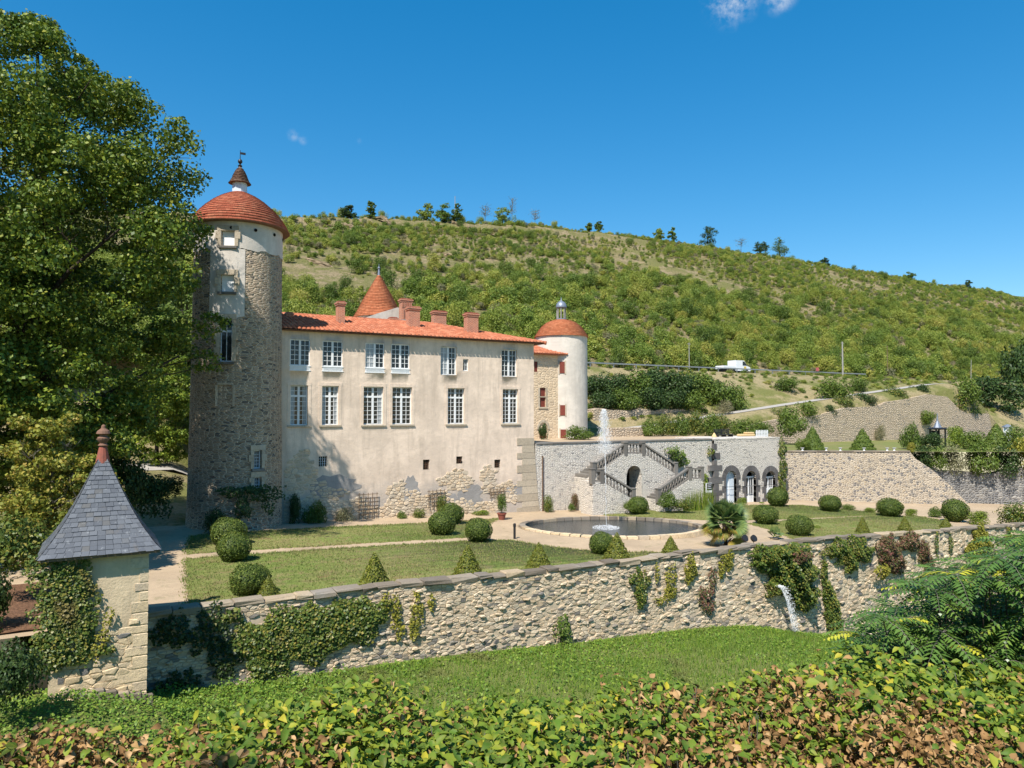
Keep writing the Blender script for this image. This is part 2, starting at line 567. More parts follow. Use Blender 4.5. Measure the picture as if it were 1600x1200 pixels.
# ---- leaves
def leaf_arrays(P, N, size, R, aspect=0.62, fold=0.25, spin=True):
    """one folded rhomb per leaf"""
    n = len(P)
    N = N / (np.linalg.norm(N, axis=1, keepdims=True) + 1e-9)
    ref = R.normal(size=(n, 3))
    T = np.cross(N, ref); T /= (np.linalg.norm(T, axis=1, keepdims=True) + 1e-9)
    B = np.cross(N, T)
    s = (size * (0.7 + 0.6 * R.random(n)))[:, None] if np.ndim(size) == 0 else (np.asarray(size) * (0.7 + 0.6 * R.random(n)))[:, None]
    a = P - T * s * 0.5
    c = P + T * s * 0.5
    b = P + B * s * 0.5 * aspect + N * s * fold * 0.5
    d = P - B * s * 0.5 * aspect + N * s * fold * 0.5
    V = np.stack([a, b, c, d], axis=1).reshape(-1, 3)
    F = np.arange(n * 4, dtype=np.int32).reshape(-1, 4)
    return V, F
def blob_points(centers, radii, counts, R, squash=0.8, shell=0.55):
    Ps = []; Ns = []
    for c, r, k in zip(centers, radii, counts):
        d = R.normal(size=(k, 3)); d /= np.linalg.norm(d, axis=1, keepdims=True)
        rr = r * (shell + (1 - shell) * R.random(k) ** 0.6) * (0.85 + 0.3 * R.random(k))
        p = d * rr[:, None]; p[:, 2] *= squash
        Ps.append(p + np.asarray(c)); Ns.append(d + R.normal(scale=0.55, size=(k, 3)) + np.array([0, 0, 0.35]))
    return np.concatenate(Ps), np.concatenate(Ns)
def leaf_obj(name, P, N, size, mat, parent=None, R=None, aspect=0.62, fold=0.25, rnd=None):
    R = R or rng
    V, F = leaf_arrays(P, N, size, R, aspect, fold)
    return np_obj(name, V, F, mat, parent, rnd=R.random(len(F)) if rnd is None else rnd)

# ================================================================== materials
def mat_plaster(name, base, dark, attr=False, low=True):
    t = NT(name)
    co = t.wallco(attr)
    a = t.noise(co, 0.45, 6, 0.62); b = t.noise(co, 3.0, 6, 0.65); c = t.noise(t.scaled(co, (1.0, 0.25, 1)), 1.1, 4, 0.6)
    col = t.mix(t.mapr(a, 0.38, 0.62, 0, 0.9), base, tuple(q * 0.80 for q in base))
    col = t.mix(t.mapr(b, 0.45, 0.66, 0, 0.45), col, tuple(q * 0.76 for q in base))
    col = t.mix(t.mapr(c, 0.50, 0.68, 0, 0.5), col, dark)
    st = t.noise(t.scaled(co, (2.6, 0.16, 1)), 1.0, 5, 0.7)
    col = t.mix(t.mapr(st, 0.50, 0.66, 0, 0.42), col, dark)
    pt = t.noise(co, 0.9, 5, 0.75)
    col = t.mix(t.mapr(pt, 0.60, 0.66, 0, 0.22), col, tuple(min(0.85, q * 1.12) for q in base))
    if low:
        z = t.sepz()[2]
        edge = t.math('ADD', z, t.math('MULTIPLY', t.noise(co, 0.7, 5, 0.6), -3.2))
        g = t.mapr(edge, 0.9, -0.9, 0, 0.75)
        col = t.mix(g, col, (0.36, 0.325, 0.285))
    nrm = t.bump(t.math('ADD', b, t.math('MULTIPLY', t.noise(co, 16, 5, 0.7), 0.5)), 0.55, 0.05)
    return t.done(t.principled(col, 0.93, 0.12, nrm))
mat_plaster('plaster_beige', (0.78, 0.625, 0.49), (0.47, 0.375, 0.29))
mat_plaster('plaster_white', (0.66, 0.60, 0.52), (0.46, 0.41, 0.35), low=False)
mat_plaster('plaster_pavilion', (0.66, 0.52, 0.345), (0.43, 0.34, 0.23), low=False)
mat_plaster('plaster_grey', (0.34, 0.32, 0.30), (0.26, 0.25, 0.24), low=False)
RUB = [(0.0, (0.27, 0.20, 0.135)), (0.35, (0.42, 0.32, 0.22)), (0.62, (0.52, 0.41, 0.29)), (0.84, (0.38, 0.30, 0.22)), (0.95, (0.13, 0.115, 0.10)), (1.0, (0.09, 0.085, 0.08))]
mat_rubble('rubble_tower', RUB, (0.56, 0.46, 0.34), 2.9, 8.6, attr=True, joint=0.12, stain=(0.32, 0.26, 0.19))
PAL = [(0.0, (0.60, 0.54, 0.46)), (0.4, (0.72, 0.66, 0.58)), (0.75, (0.66, 0.59, 0.50)), (0.9, (0.50, 0.46, 0.41)), (1.0, (0.22, 0.21, 0.20))]
mat_rubble('rubble_terrace', PAL, (0.56, 0.51, 0.44), 4.2, 8.6, joint=0.13, stain=(0.58, 0.54, 0.49), bump=0.65)
mat_rubble('rubble_right', [(0, (0.36, 0.30, 0.23)), (0.45, (0.50, 0.42, 0.32)), (0.70, (0.46, 0.36, 0.24)), (0.78, (0.17, 0.165, 0.16)), (1, (0.12, 0.12, 0.125))], (0.48, 0.41, 0.32), 3.6, 6.0, attr='square', joint=0.13, stain=(0.40, 0.31, 0.20), bump=0.8)
mat_rubble('rubble_upper', [(0, (0.46, 0.36, 0.25)), (0.5, (0.64, 0.51, 0.37)), (0.85, (0.52, 0.42, 0.31)), (1, (0.26, 0.24, 0.21))], (0.34, 0.27, 0.20), 2.6, 4.6, joint=0.16, stain=(0.50, 0.39, 0.27))
mat_rubble('rubble_dark', [(0, (0.12, 0.12, 0.125)), (0.6, (0.20, 0.20, 0.205)), (1, (0.40, 0.37, 0.33))], (0.30, 0.28, 0.25), 3.0, 4.6, attr='square', joint=0.14)
mat_rubble('rubble_wing', [(0, (0.60, 0.45, 0.29)), (0.6, (0.74, 0.57, 0.38)), (1, (0.56, 0.43, 0.29))], (0.68, 0.54, 0.38), 2.2, 4.0, joint=0.08, bump=0.5, stain=(0.55, 0.45, 0.33))
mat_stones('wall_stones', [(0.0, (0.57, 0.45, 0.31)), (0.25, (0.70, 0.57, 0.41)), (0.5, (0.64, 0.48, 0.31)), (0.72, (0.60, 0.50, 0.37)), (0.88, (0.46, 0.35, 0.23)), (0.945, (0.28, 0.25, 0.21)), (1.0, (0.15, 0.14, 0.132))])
mat_stones('pale_stones', [(0.0, (0.60, 0.46, 0.28)), (0.5, (0.72, 0.56, 0.36)), (0.9, (0.56, 0.44, 0.30)), (0.97, (0.25, 0.24, 0.22)), (1.0, (0.2, 0.19, 0.18))])
mat_stones('coping_grey', [(0.0, (0.15, 0.122, 0.092)), (0.5, (0.24, 0.198, 0.15)), (0.8, (0.33, 0.268, 0.195)), (1.0, (0.46, 0.35, 0.22))])
mat_stones('basalt', [(0.0, (0.085, 0.08, 0.08)), (1.0, (0.145, 0.135, 0.13))])
mat_stones('cut_stone', [(0.0, (0.40, 0.33, 0.24)), (1.0, (0.56, 0.47, 0.35))])
mat_stones('grey_stone', [(0.0, (0.13, 0.12, 0.108)), (1.0, (0.22, 0.20, 0.175))])
mat_plain('mortar', (0.57, 0.46, 0.33), 0.95, 0.1, var=0.12, vs_=4, bump=0.5)

def mat_tiles(name, a, b, dark, step=None):
    t = NT(name)
    r = t.attr('rnd'); co = t.obj()
    c = t.ramp(r, [(0.0, tuple(q * 0.78 for q in a)), (0.5, a), (0.8, b), (1.0, tuple(q * 0.9 for q in a))])
    f = t.noise(co, 5, 6, 0.7)
    c = t.mix(t.mapr(f, 0.5, 0.8, 0, 0.6), c, dark)
    c = t.mix(t.mapr(t.noise(co, 0.6, 3), 0.5, 0.7, 0, 0.35), c, t.mix(0.5, c, dark))
    return t.done(t.principled(c, 0.85, 0.2, t.bump(t.noise(co, 30, 4), 0.4, 0.01)))
mat_tiles('tile_canal', (0.44, 0.145, 0.075), (0.51, 0.205, 0.115), (0.23, 0.10, 0.065))
mat_tiles('tile_dome', (0.44, 0.122, 0.068), (0.49, 0.17, 0.095), (0.27, 0.11, 0.068))
mat_tiles('tile_cone', (0.54, 0.175, 0.08), (0.58, 0.215, 0.105), (0.42, 0.165, 0.085))
mat_tiles('tile_brown', (0.17, 0.09, 0.06), (0.24, 0.15, 0.10), (0.08, 0.05, 0.04))
mat_tiles('terracotta', (0.27, 0.085, 0.058), (0.31, 0.12, 0.08), (0.12, 0.065, 0.05))
t = NT('slate')
r_ = t.attr('rnd')
c_ = t.ramp(r_, [(0, (0.070, 0.078, 0.092)), (0.5, (0.090, 0.099, 0.114)), (0.85, (0.112, 0.122, 0.138)), (1, (0.090, 0.088, 0.085))])
f_ = t.noise(t.obj(), 6, 6, 0.7)
c_ = t.mix(t.mapr(f_, 0.56, 0.70, 0, 0.55), c_, (0.30, 0.31, 0.32))
c_ = t.mix(t.mapr(t.noise(t.obj(), 1.4, 4), 0.58, 0.72, 0, 0.35), c_, (0.14, 0.105, 0.07))
t.done(t.principled(c_, 0.55, 0.4, t.bump(t.noise(t.obj(), 26, 4), 0.3, 0.01)))
# bricks of the chimneys
t = NT('brick')
br = t.n('ShaderNodeTexBrick'); t.link(t.wallco(), br.inputs['Vector'])
br.inputs['Scale'].default_value = 1.0; br.inputs['Brick Width'].default_value = 0.24; br.inputs['Row Height'].default_value = 0.085
br.inputs['Mortar Size'].default_value = 0.012
br.inputs['Color1'].default_value = (0.48, 0.155, 0.08, 1); br.inputs['Color2'].default_value = (0.34, 0.10, 0.055, 1); br.inputs['Mortar'].default_value = (0.52, 0.38, 0.28, 1)
cc = t.mix(t.mapr(t.noise(t.obj(), 3, 5), 0.5, 0.8, 0, 0.5), br.outputs['Color'], (0.20, 0.12, 0.09))
t.done(t.principled(cc, 0.9, 0.15, t.bump(br.outputs['Fac'], -0.6, 0.02)))
mat_plain('paint_white', (0.78, 0.78, 0.77), 0.5, 0.35, var=0.05)
mat_plain('paint_blue_white', (0.62, 0.68, 0.74), 0.5, 0.35, var=0.06)
mat_plain('lead', (0.22, 0.25, 0.30), 0.45, 0.5, metal=0.3, var=0.1)
mat_plain('iron', (0.03, 0.03, 0.032), 0.5, 0.4, metal=0.3, var=0.1)
mat_plain('rust', (0.14, 0.075, 0.045), 0.8, 0.2, var=0.2)
mat_plain('shutter_red', (0.19, 0.045, 0.03), 0.7, 0.25, var=0.12)
mat_plain('timber', (0.20, 0.14, 0.09), 0.85, 0.2, var=0.2)
mat_plain('pole_grey', (0.33, 0.315, 0.28), 0.8, 0.2, var=0.1)
mat_plain('bark', (0.065, 0.05, 0.038), 0.95, 0.1, var=0.2, vs_=3, bump=0.8)
mat_plain('bark_grey', (0.16, 0.145, 0.12), 0.95, 0.1, var=0.2, vs_=5, bump=0.6)
mat_plain('canvas_tan', (0.60, 0.43, 0.22), 0.85, 0.1, var=0.08)
mat_plain('steel', (0.34, 0.34, 0.34), 0.4, 0.5, metal=0.6, var=0.06)
mat_plain('rubber', (0.02, 0.02, 0.02), 0.85, 0.2, var=0.1)
mat_plain('sign_yellow', (0.65, 0.45, 0.06), 0.5, 0.3, var=0.05)
mat_plain('sign_red', (0.5, 0.12, 0.12), 0.5, 0.3, var=0.05)
mat_plain('shade_black', (0.012, 0.011, 0.010), 0.95, 0.05, var=0.1)  # near-black colour painted in for the shade inside openings
mat_plain('curtain', (0.45, 0.43, 0.40), 0.95, 0.05, var=0.1)
t = NT('glass')
n_ = t.noise(t.obj(), 1.2, 3)
t.done(t.principled((0.012, 0.015, 0.018), 0.06, 0.5, t.bump(n_, 0.12, 0.02)))
t = NT('pool_water')
wv = t.noise(t.scaled(t.obj(), (1.0, 1.6, 1.0)), 5.5, 4, 0.6)
t.done(t.principled((0.028, 0.034, 0.036), 0.10, 0.5, t.bump(wv, 0.5, 0.05)))
t = NT('spray')
p_ = t.principled((0.92, 0.94, 0.96), 0.35, 0.4)
tr_ = t.n('ShaderNodeBsdfTransparent'); mx_ = t.n('ShaderNodeMixShader'); mx_.inputs[0].default_value = 0.58
t.link(p_, mx_.inputs[1]); t.link(tr_.outputs[0], mx_.inputs[2]); t.done(mx_.outputs[0])

# ---- ground
t = NT('gravel')
co = t.obj()
a_ = t.noise(co, 0.35, 5, 0.6); b_ = t.noise(co, 30, 4, 0.7)
c_ = t.mix(t.mapr(a_, 0.35, 0.7), (0.50, 0.38, 0.25), (0.39, 0.295, 0.195))
c_ = t.mix(t.mapr(b_, 0.35, 0.7, 0, 0.55), c_, (0.25, 0.19, 0.135))
c_ = t.mix(t.mapr(t.noise(co, 3.5, 6, 0.75), 0.48, 0.66, 0, 0.35), c_, (0.29, 0.22, 0.155))
c_ = t.mix(t.mapr(t.noise(t.scaled(co, (1, 3.0, 1)), 0.9, 6, 0.75), 0.54, 0.66, 0, 0.4), c_, (0.30, 0.225, 0.15))
c_ = t.mix(t.mapr(t.noise(co, 1.3, 5, 0.7), 0.58, 0.68, 0, 0.35), c_, (0.12, 0.14, 0.05))
t.done(t.principled(c_, 0.95, 0.1, t.bump(b_, 0.6, 0.02)))
t = NT('lawn_grass')
co = t.obj()
a_ = t.noise(co, 0.22, 5, 0.6); b_ = t.noise(co, 1.3, 6, 0.72); d_ = t.noise(co, 9.0, 6, 0.8)
c_ = t.mix(t.mapr(a_, 0.38, 0.62), (0.155, 0.205, 0.050), (0.235, 0.225, 0.085))
c_ = t.mix(t.mapr(b_, 0.46, 0.62, 0, 0.75), c_, (0.235, 0.180, 0.095))
c_ = t.mix(t.mapr(d_, 0.38, 0.68, 0, 0.6), c_, (0.090, 0.120, 0.028))
c_ = t.mix(t.mapr(t.noise(t.scaled(co, (1, 2.0, 1)), 0.40, 6, 0.75), 0.56, 0.64, 0, 0.65), c_, (0.195, 0.120, 0.068))
t.done(t.principled(c_, 0.9, 0.1, t.bump(d_, 1.0, 0.06)))
t = NT('meadow')
co = t.obj()
a_ = t.noise(co, 0.35, 5, 0.6); b_ = t.noise(co, 3.0, 6, 0.7); d_ = t.noise(co, 18, 4, 0.75)
c_ = t.mix(t.mapr(a_, 0.38, 0.62), (0.165, 0.225, 0.045), (0.225, 0.235, 0.075))
c_ = t.mix(t.mapr(b_, 0.5, 0.75, 0, 0.6), c_, (0.19, 0.15, 0.075))
c_ = t.mix(t.mapr(d_, 0.3, 0.72, 0, 0.5), c_, (0.075, 0.12, 0.024))
t.done(t.principled(c_, 0.92, 0.1, t.bump(t.math('ADD', d_, b_), 1.0, 0.08)))
t = NT('hill_earth')
co = t.obj()
a_ = t.noise(co, 0.035, 5, 0.6); b_ = t.noise(co, 0.22, 6, 0.7); d_ = t.noise(co, 2.5, 5, 0.75)
c_ = t.mix(t.mapr(a_, 0.40, 0.60), (0.20, 0.19, 0.07), (0.27, 0.22, 0.11))
c_ = t.mix(t.mapr(b_, 0.47, 0.60, 0, 0.9), c_, (0.37, 0.28, 0.175))
c_ = t.mix(t.mapr(d_, 0.4, 0.7, 0, 0.65), c_, (0.075, 0.095, 0.024))
t.done(t.principled(c_, 0.95, 0.1, t.bump(t.math('ADD', d_, t.math('MULTIPLY', b_, 2.0)), 1.0, 0.6)))
t = NT('bank_earth')
co = t.obj()
a_ = t.noise(co, 0.16, 5, 0.65); d_ = t.noise(co, 3.5, 5, 0.75)
c_ = t.mix(t.mapr(a_, 0.40, 0.56), (0.17, 0.17, 0.055), (0.34, 0.27, 0.15))
c_ = t.mix(t.mapr(d_, 0.4, 0.7, 0, 0.6), c_, (0.085, 0.10, 0.03))
t.done(t.principled(c_, 0.95, 0.1, t.bump(d_, 1.0, 0.2)))
mat_plain('asphalt', (0.16, 0.155, 0.15), 0.9, 0.2, var=0.08, vs_=2)
mat_plain('lane_gravel', (0.40, 0.37, 0.33), 0.95, 0.1, var=0.1, vs_=2)
t = NT('leaf_litter')
co = t.obj(); d_ = t.noise(co, 9, 5, 0.75)
c_ = t.mix(t.mapr(d_, 0.35, 0.7), (0.10, 0.055, 0.033), (0.24, 0.13, 0.075))
t.done(t.principled(c_, 0.95, 0.1, t.bump(d_, 1.0, 0.06)))

# ---- leaves
mat_leaf('leaf_tree', [(0, (0.050, 0.087, 0.013)), (0.45, (0.097, 0.152, 0.020)), (0.8, (0.175, 0.227, 0.026)), (1, (0.264, 0.263, 0.032))], 0.19)
mat_leaf('leaf_yellow', [(0, (0.13, 0.165, 0.028)), (0.4, (0.25, 0.265, 0.045)), (0.75, (0.36, 0.33, 0.06)), (1, (0.34, 0.23, 0.055))], 0.32)
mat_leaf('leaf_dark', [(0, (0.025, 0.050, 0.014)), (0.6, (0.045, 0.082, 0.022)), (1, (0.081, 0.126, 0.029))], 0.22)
mat_leaf('leaf_box', [(0, (0.046, 0.074, 0.014)), (0.5, (0.086, 0.127, 0.021)), (0.85, (0.137, 0.180, 0.029)), (1, (0.187, 0.202, 0.039))], 0.18, rough=0.55)
mat_leaf('leaf_yew', [(0, (0.075, 0.099, 0.017)), (0.5, (0.154, 0.176, 0.025)), (0.85, (0.229, 0.237, 0.034)), (1, (0.176, 0.138, 0.033))], 0.2)
mat_leaf('leaf_ivy', [(0, (0.046, 0.080, 0.015)), (0.45, (0.088, 0.136, 0.024)), (0.8, (0.168, 0.187, 0.035)), (1, (0.296, 0.244, 0.050))], 0.2, rough=0.42, patch=(0.20, 0.155, 0.05), patch_scale=0.8, patch_lo=0.56, patch_hi=0.72)
mat_leaf('leaf_ivy_shaded', [(0, (0.014, 0.028, 0.008)), (0.6, (0.030, 0.052, 0.012)), (0.92, (0.058, 0.085, 0.020)), (1, (0.14, 0.13, 0.035))], 0.12, rough=0.4)  # darker copy of the ivy colours, with the pavilion's shade painted in
mat_leaf('leaf_ivy_yellow', [(0, (0.13, 0.145, 0.022)), (0.5, (0.24, 0.23, 0.034)), (1, (0.38, 0.33, 0.05))], 0.3)
mat_leaf('leaf_ivy_red', [(0, (0.07, 0.095, 0.024)), (0.45, (0.16, 0.13, 0.055)), (0.75, (0.23, 0.105, 0.07)), (1, (0.16, 0.06, 0.055))], 0.25)
mat_leaf('leaf_ground', [(0, (0.073, 0.146, 0.021)), (0.5, (0.138, 0.240, 0.030)), (1, (0.258, 0.335, 0.046))], 0.3, patch=(0.165, 0.155, 0.055), patch_scale=0.5, patch_lo=0.54, patch_hi=0.68)
mat_leaf('leaf_sumac', [(0, (0.050, 0.108, 0.024)), (0.5, (0.095, 0.179, 0.036)), (0.9, (0.157, 0.251, 0.043)), (1, (0.462, 0.448, 0.043))], 0.25, rough=0.38, spec=0.4)
mat_leaf('leaf_hedge', [(0, (0.059, 0.123, 0.016)), (0.35, (0.107, 0.194, 0.022)), (0.7, (0.184, 0.264, 0.027)), (0.92, (0.297, 0.328, 0.032)), (1, (0.499, 0.422, 0.036))], 0.30, rough=0.55, spec=0.22, vein=26)
mat_leaf('leaf_dead', [(0, (0.150, 0.080, 0.034)), (0.35, (0.28, 0.155, 0.065)), (0.75, (0.42, 0.250, 0.110)), (1, (0.56, 0.37, 0.19))], 0.2, rough=0.8, spec=0.1, vein=32)
mat_leaf('leaf_palm', [(0, (0.064, 0.116, 0.036)), (0.6, (0.120, 0.186, 0.057)), (1, (0.224, 0.271, 0.075))], 0.22, rough=0.42, spec=0.4)
mat_leaf('leaf_palm_yellow', [(0, (0.20, 0.19, 0.03)), (0.6, (0.34, 0.29, 0.045)), (1, (0.30, 0.17, 0.05))], 0.28)
mat_leaf('leaf_hill', [(0, (0.082, 0.137, 0.027)), (0.25, (0.146, 0.214, 0.035)), (0.55, (0.232, 0.282, 0.049)), (0.82, (0.341, 0.352, 0.068)), (0.95, (0.399, 0.343, 0.089)), (1, (0.399, 0.249, 0.082))], 0.28, objrnd=0.72)
mat_leaf('leaf_scrub_grey', [(0, (0.135, 0.137, 0.072)), (0.5, (0.209, 0.202, 0.104)), (1, (0.270, 0.221, 0.130))], 0.22, objrnd=0.5)
mat_leaf('leaf_bright', [(0, (0.10, 0.165, 0.020)), (0.5, (0.18, 0.25, 0.030)), (1, (0.28, 0.31, 0.045))], 0.34)
mat_leaf('leaf_bush', [(0, (0.054, 0.096, 0.017)), (0.5, (0.105, 0.160, 0.027)), (1, (0.194, 0.241, 0.039))], 0.26, objrnd=0.3)
mat_leaf('grass_reed', [(0, (0.10, 0.17, 0.020)), (0.6, (0.19, 0.26, 0.034)), (1, (0.30, 0.30, 0.06))], 0.3)

# ================================================================== ground and terrain
def interp(x, pts):
    if x <= pts[0][0]: return pts[0][1]
    for (a, b), (c, d) in zip(pts[:-1], pts[1:]):
        if x <= c: return b + (d - b) * (x - a) / (c - a)
    return pts[-1][1]
def vnoise(x, y, s=1.0, seed=0):
    """cheap smooth noise on arrays"""
    x = np.asarray(x, float) * s; y = np.asarray(y, float) * s
    v = 0
    for k, (fx, fy, ph) in enumerate([(1.0, 0.31, 0.3), (-0.47, 1.13, 1.7), (1.71, 1.27, 2.9), (-2.23, 1.91, 4.1), (3.7, -2.9, 5.2), (2.9, 4.3, 0.9)]):
        v = v + np.sin(fx * x + fy * y + ph + seed * 1.37 * (k + 1)) / (1 + 0.55 * k)
    return v / 2.6
def sheet(name, xs, ys, hf, mat, kind='structure', smooth=True):
    X, Y = np.meshgrid(xs, ys, indexing='xy')
    Z = hf(X, Y)
    V = np.stack([X, Y, Z], axis=-1).reshape(-1, 3)
    nx = len(xs); ny = len(ys)
    i = np.arange((nx - 1) * (ny - 1)); r = i // (nx - 1); c = i % (nx - 1)
    a = r * nx + c
    F = np.stack([a, a + 1, a + nx + 1, a + nx], axis=1)
    o = np_obj(name, V, F, mat, smooth=smooth)
    return tag(o, kind=kind)

WALL_Y = 26.2                       # front of the garden's retaining wall
_top_px = [(238, 955), (420, 934), (600, 912), (760, 898), (930, 880), (1045, 867), (1160, 852), (1290, 840), (1450, 829), (1590, 818)]
_bot_px = [(238, 1075), (410, 1062), (600, 1035), (745, 1019), (895, 1005), (1000, 992), (1095, 981), (1164, 978), (1282, 993), (1330, 1003)]
WT = [(p.x, p.z) for p in (at_y(u, v, WALL_Y) for u, v in _top_px)]
WT = [(-2.0, WT[0][1] + 0.05)] + WT + [(75.0, WT[-1][1] - 0.4)]
WB = [(p.x, p.z) for p in (at_y(u, v, WALL_Y) for u, v in _bot_px)]
WB = [(-14.0, 0.0), (-6.0, -0.7)] + WB + [(60.0, WB[-1][1] - 1.2), (110.0, WB[-1][1] - 3.0)]
def wall_top(x): return interp(x, WT)
def wall_bot(x): return interp(x, WB)
wt_v = np.vectorize(wall_top); wb_v = np.vectorize(wall_bot)

def h_low(X, Y):
    base = wb_v(X)
    f = 0.5 * X + 0.8660254 * Y                        # distance in front of the viewer
    bank = np.minimum(7.0 - 0.545 * f, 4.4 + 0.06 * f) # the bank on which the viewer stands
    z = base + 0.5 * ((bank - base) + np.sqrt((bank - base) ** 2 + 0.8)) - 0.447 * np.exp(-((bank - base) / 4.0) ** 2)
    z = z + 0.10 * vnoise(X, Y, 0.9) * np.clip((WALL_Y - Y) / 3, 0, 1)
    # the ground climbs a little round the foot of the small pavilion
    z = z + 0.75 * np.exp(-(((X + 0.4) / 2.6) ** 2 + ((Y - 23.4) / 1.6) ** 2))
    return z
sheet('lower_meadow', np.concatenate([np.linspace(-120, -20, 21)[:-1], np.linspace(-20, 60, 161), np.linspace(60, 200, 30)[1:]]), np.concatenate([np.linspace(-60, 0, 12)[:-1], np.linspace(0, WALL_Y + 0.15, 60)]), h_low, 'meadow')

gz_v = np.vectorize(gz)
POOL = at_g(955.5, 826)
def h_garden(X, Y):
    z = gz_v(X)
    z = z + np.clip((Y - 47.5) / 28, 0, 1) * 2.9 * np.clip((10 - X) / 4, 0, 1)
    z = z + np.clip((Y - 78) / 8, 0, 1) * 9.9 * np.clip((12 - X) / 4, 0, 1)
    # the basin of the pool is dug out
    px_ = 0.8660254 * (X - POOL.x) - 0.5 * (Y - POOL.y); py_ = 0.5 * (X - POOL.x) + 0.8660254 * (Y - POOL.y)
    z = np.where((px_ / 5.95) ** 2 + (py_ / 4.15) ** 2 < 1.0, z - 0.8, z)
    return z + 0.012 * vnoise(X, Y, 1.4)
sheet('garden_gravel', np.concatenate([np.linspace(-70, 0, 36)[:-1], np.linspace(0, 80, 401), np.linspace(80, 130, 20)[1:]]), np.linspace(WALL_Y - 0.02, 47.6, 108), h_garden, 'gravel')
sheet('yard', np.linspace(-200, 12, 90), np.linspace(47.55, 86, 40), h_garden, 'bank_earth')
TER = 4.35; TER2 = 3.05
sheet('terrace', np.linspace(24, 57.2, 30), np.linspace(47.2, 61.5, 12), lambda X, Y: TER + 0 * X + 0.01 * vnoise(X, Y), 'gravel')
# the lower terrace: its front wall stands square to the viewer's line of sight
RWD = 70.6                                              # distance of that wall
RG = Vector((0.8660254, -0.5, 0)); FW = Vector((0.5, 0.8660254, 0))
def rw_pt(u, v=None, d=0.0, z=0.0):
    p = at_depth(u, 643 if v is None else v, RWD + d)
    return Vector((p.x, p.y, p.z if v is not None else z))
_s = np.linspace(22, 110, 40); _t = np.linspace(0.25, 36, 18)
_S, _T = np.meshgrid(_s, _t, indexing='xy')
_X = 0.8660254 * _S + 0.5 * (RWD + _T); _Y = -0.5 * _S + 0.8660254 * (RWD + _T)
_V = np.stack([_X, _Y, TER2 + 0.02 * vnoise(_X, _Y)], axis=-1).reshape(-1, 3)
_i = np.arange(39 * 17); _a = (_i // 39) * 40 + _i % 39
tag(np_obj('terrace_lawn', _V, np.stack([_a, _a + 1, _a + 41, _a + 40], axis=1), 'lawn_grass'), kind='structure')
RAMP = [(20, 4.4), (50, 4.9), (55.5, 5.3), (80, 8.0), (112, 11.2), (140, 12.6), (400, 13.0)]
ramp_v = np.vectorize(lambda x: interp(x, RAMP))
def h_bank(X, Y):
    r = ramp_v(X)
    z = np.where(Y < 63, r - 0.9 * np.clip((63 - Y) / 1.6, 0, 1.2), r)
    z = np.where(Y < 61.3, 1.5, z)
    up = np.clip((Y - 66.5) / 12.3, 0, 1); up = up ** 0.85
    z = np.where(Y > 66.5, r + (13.0 - r) * up, z)
    w = np.clip((X - 114) / 16, 0, 1); w = w * w * (3 - 2 * w)
    z = z * (1 - w) + w * (TER2 - 0.3 + (13.3 - TER2) * np.clip((Y - 61.0) / 18.0, 0, 1) ** 0.8)
    return z + 0.18 * vnoise(X, Y, 0.5) * np.clip((Y - 66.5) / 2, 0, 1) * np.clip((79.5 - Y) / 2, 0, 1)
sheet('bank', np.linspace(10, 330, 200), np.concatenate([[61.25], np.linspace(61.4, 79, 40), [85.5]]), h_bank, 'bank_earth')
sheet('lane', np.linspace(52, 116, 60), np.linspace(63.6, 66.0, 4), lambda X, Y: ramp_v(X) + 0.05, 'lane_gravel')
sheet('road', np.linspace(-60, 330, 60), np.linspace(79.6, 84.6, 3), lambda X, Y: 13.03 + 0 * X, 'asphalt')
RIDGE = [(-150, 48), (-40, 53), (23, 57.5), (82, 64.2), (123, 68.2), (166, 69.8), (230, 70.5), (329, 68.5), (406, 69.3), (600, 62)]
rid_v = np.vectorize(lambda x: interp(x, RIDGE))
def h_hill(X, Y):
    t = (Y - 85.0) / 115.0
    g = np.where(t < 1, t, 1 - 0.25 * (t - 1) - 0.2 * (t - 1) ** 2 * 0)
    g = np.where(t < 1, g + 0.035 * np.sin(np.clip(t, 0, 1) * 9.0) * np.clip(t, 0, 1) * (1 - np.clip(t, 0, 1)), g)
    amp = np.clip(t * 4, 0, 1) * np.clip(np.abs(1 - t) * 5, 0.25, 1)
    z = 13.0 + (rid_v(X) - 13.0) * g
    z = z + amp * (1.6 * vnoise(X, Y, 0.05, 1) + 0.5 * vnoise(X, Y, 0.21, 2))
    # rock ledges
    z = z + 1.5 * np.clip((t - 0.905) / 0.012, 0, 1) * np.clip((190 - X) / 40, 0, 1) - 1.5 * np.clip((t - 0.93) / 0.07, 0, 1) * np.clip((190 - X) / 40, 0, 1)
    return z
sheet('hillside', np.linspace(-200, 640, 281), np.concatenate([np.linspace(84.6, 230, 120), np.linspace(230, 500, 20)[1:]]), h_hill, 'hill_earth')

def at_bank(u, v, y0=61.6, y1=84.0):
    """first point of the bank seen at a pixel"""
    d = ray(u, v)
    for y in np.arange(y0, y1, 0.1):
        x = d.x / d.y * y; z = CAMZ + d.z / d.y * y
        if z <= float(h_bank(np.array(x), np.array(y))): return Vector((x, y, z))
    return Vector((d.x / d.y * y1, y1, CAMZ + d.z / d.y * y1))
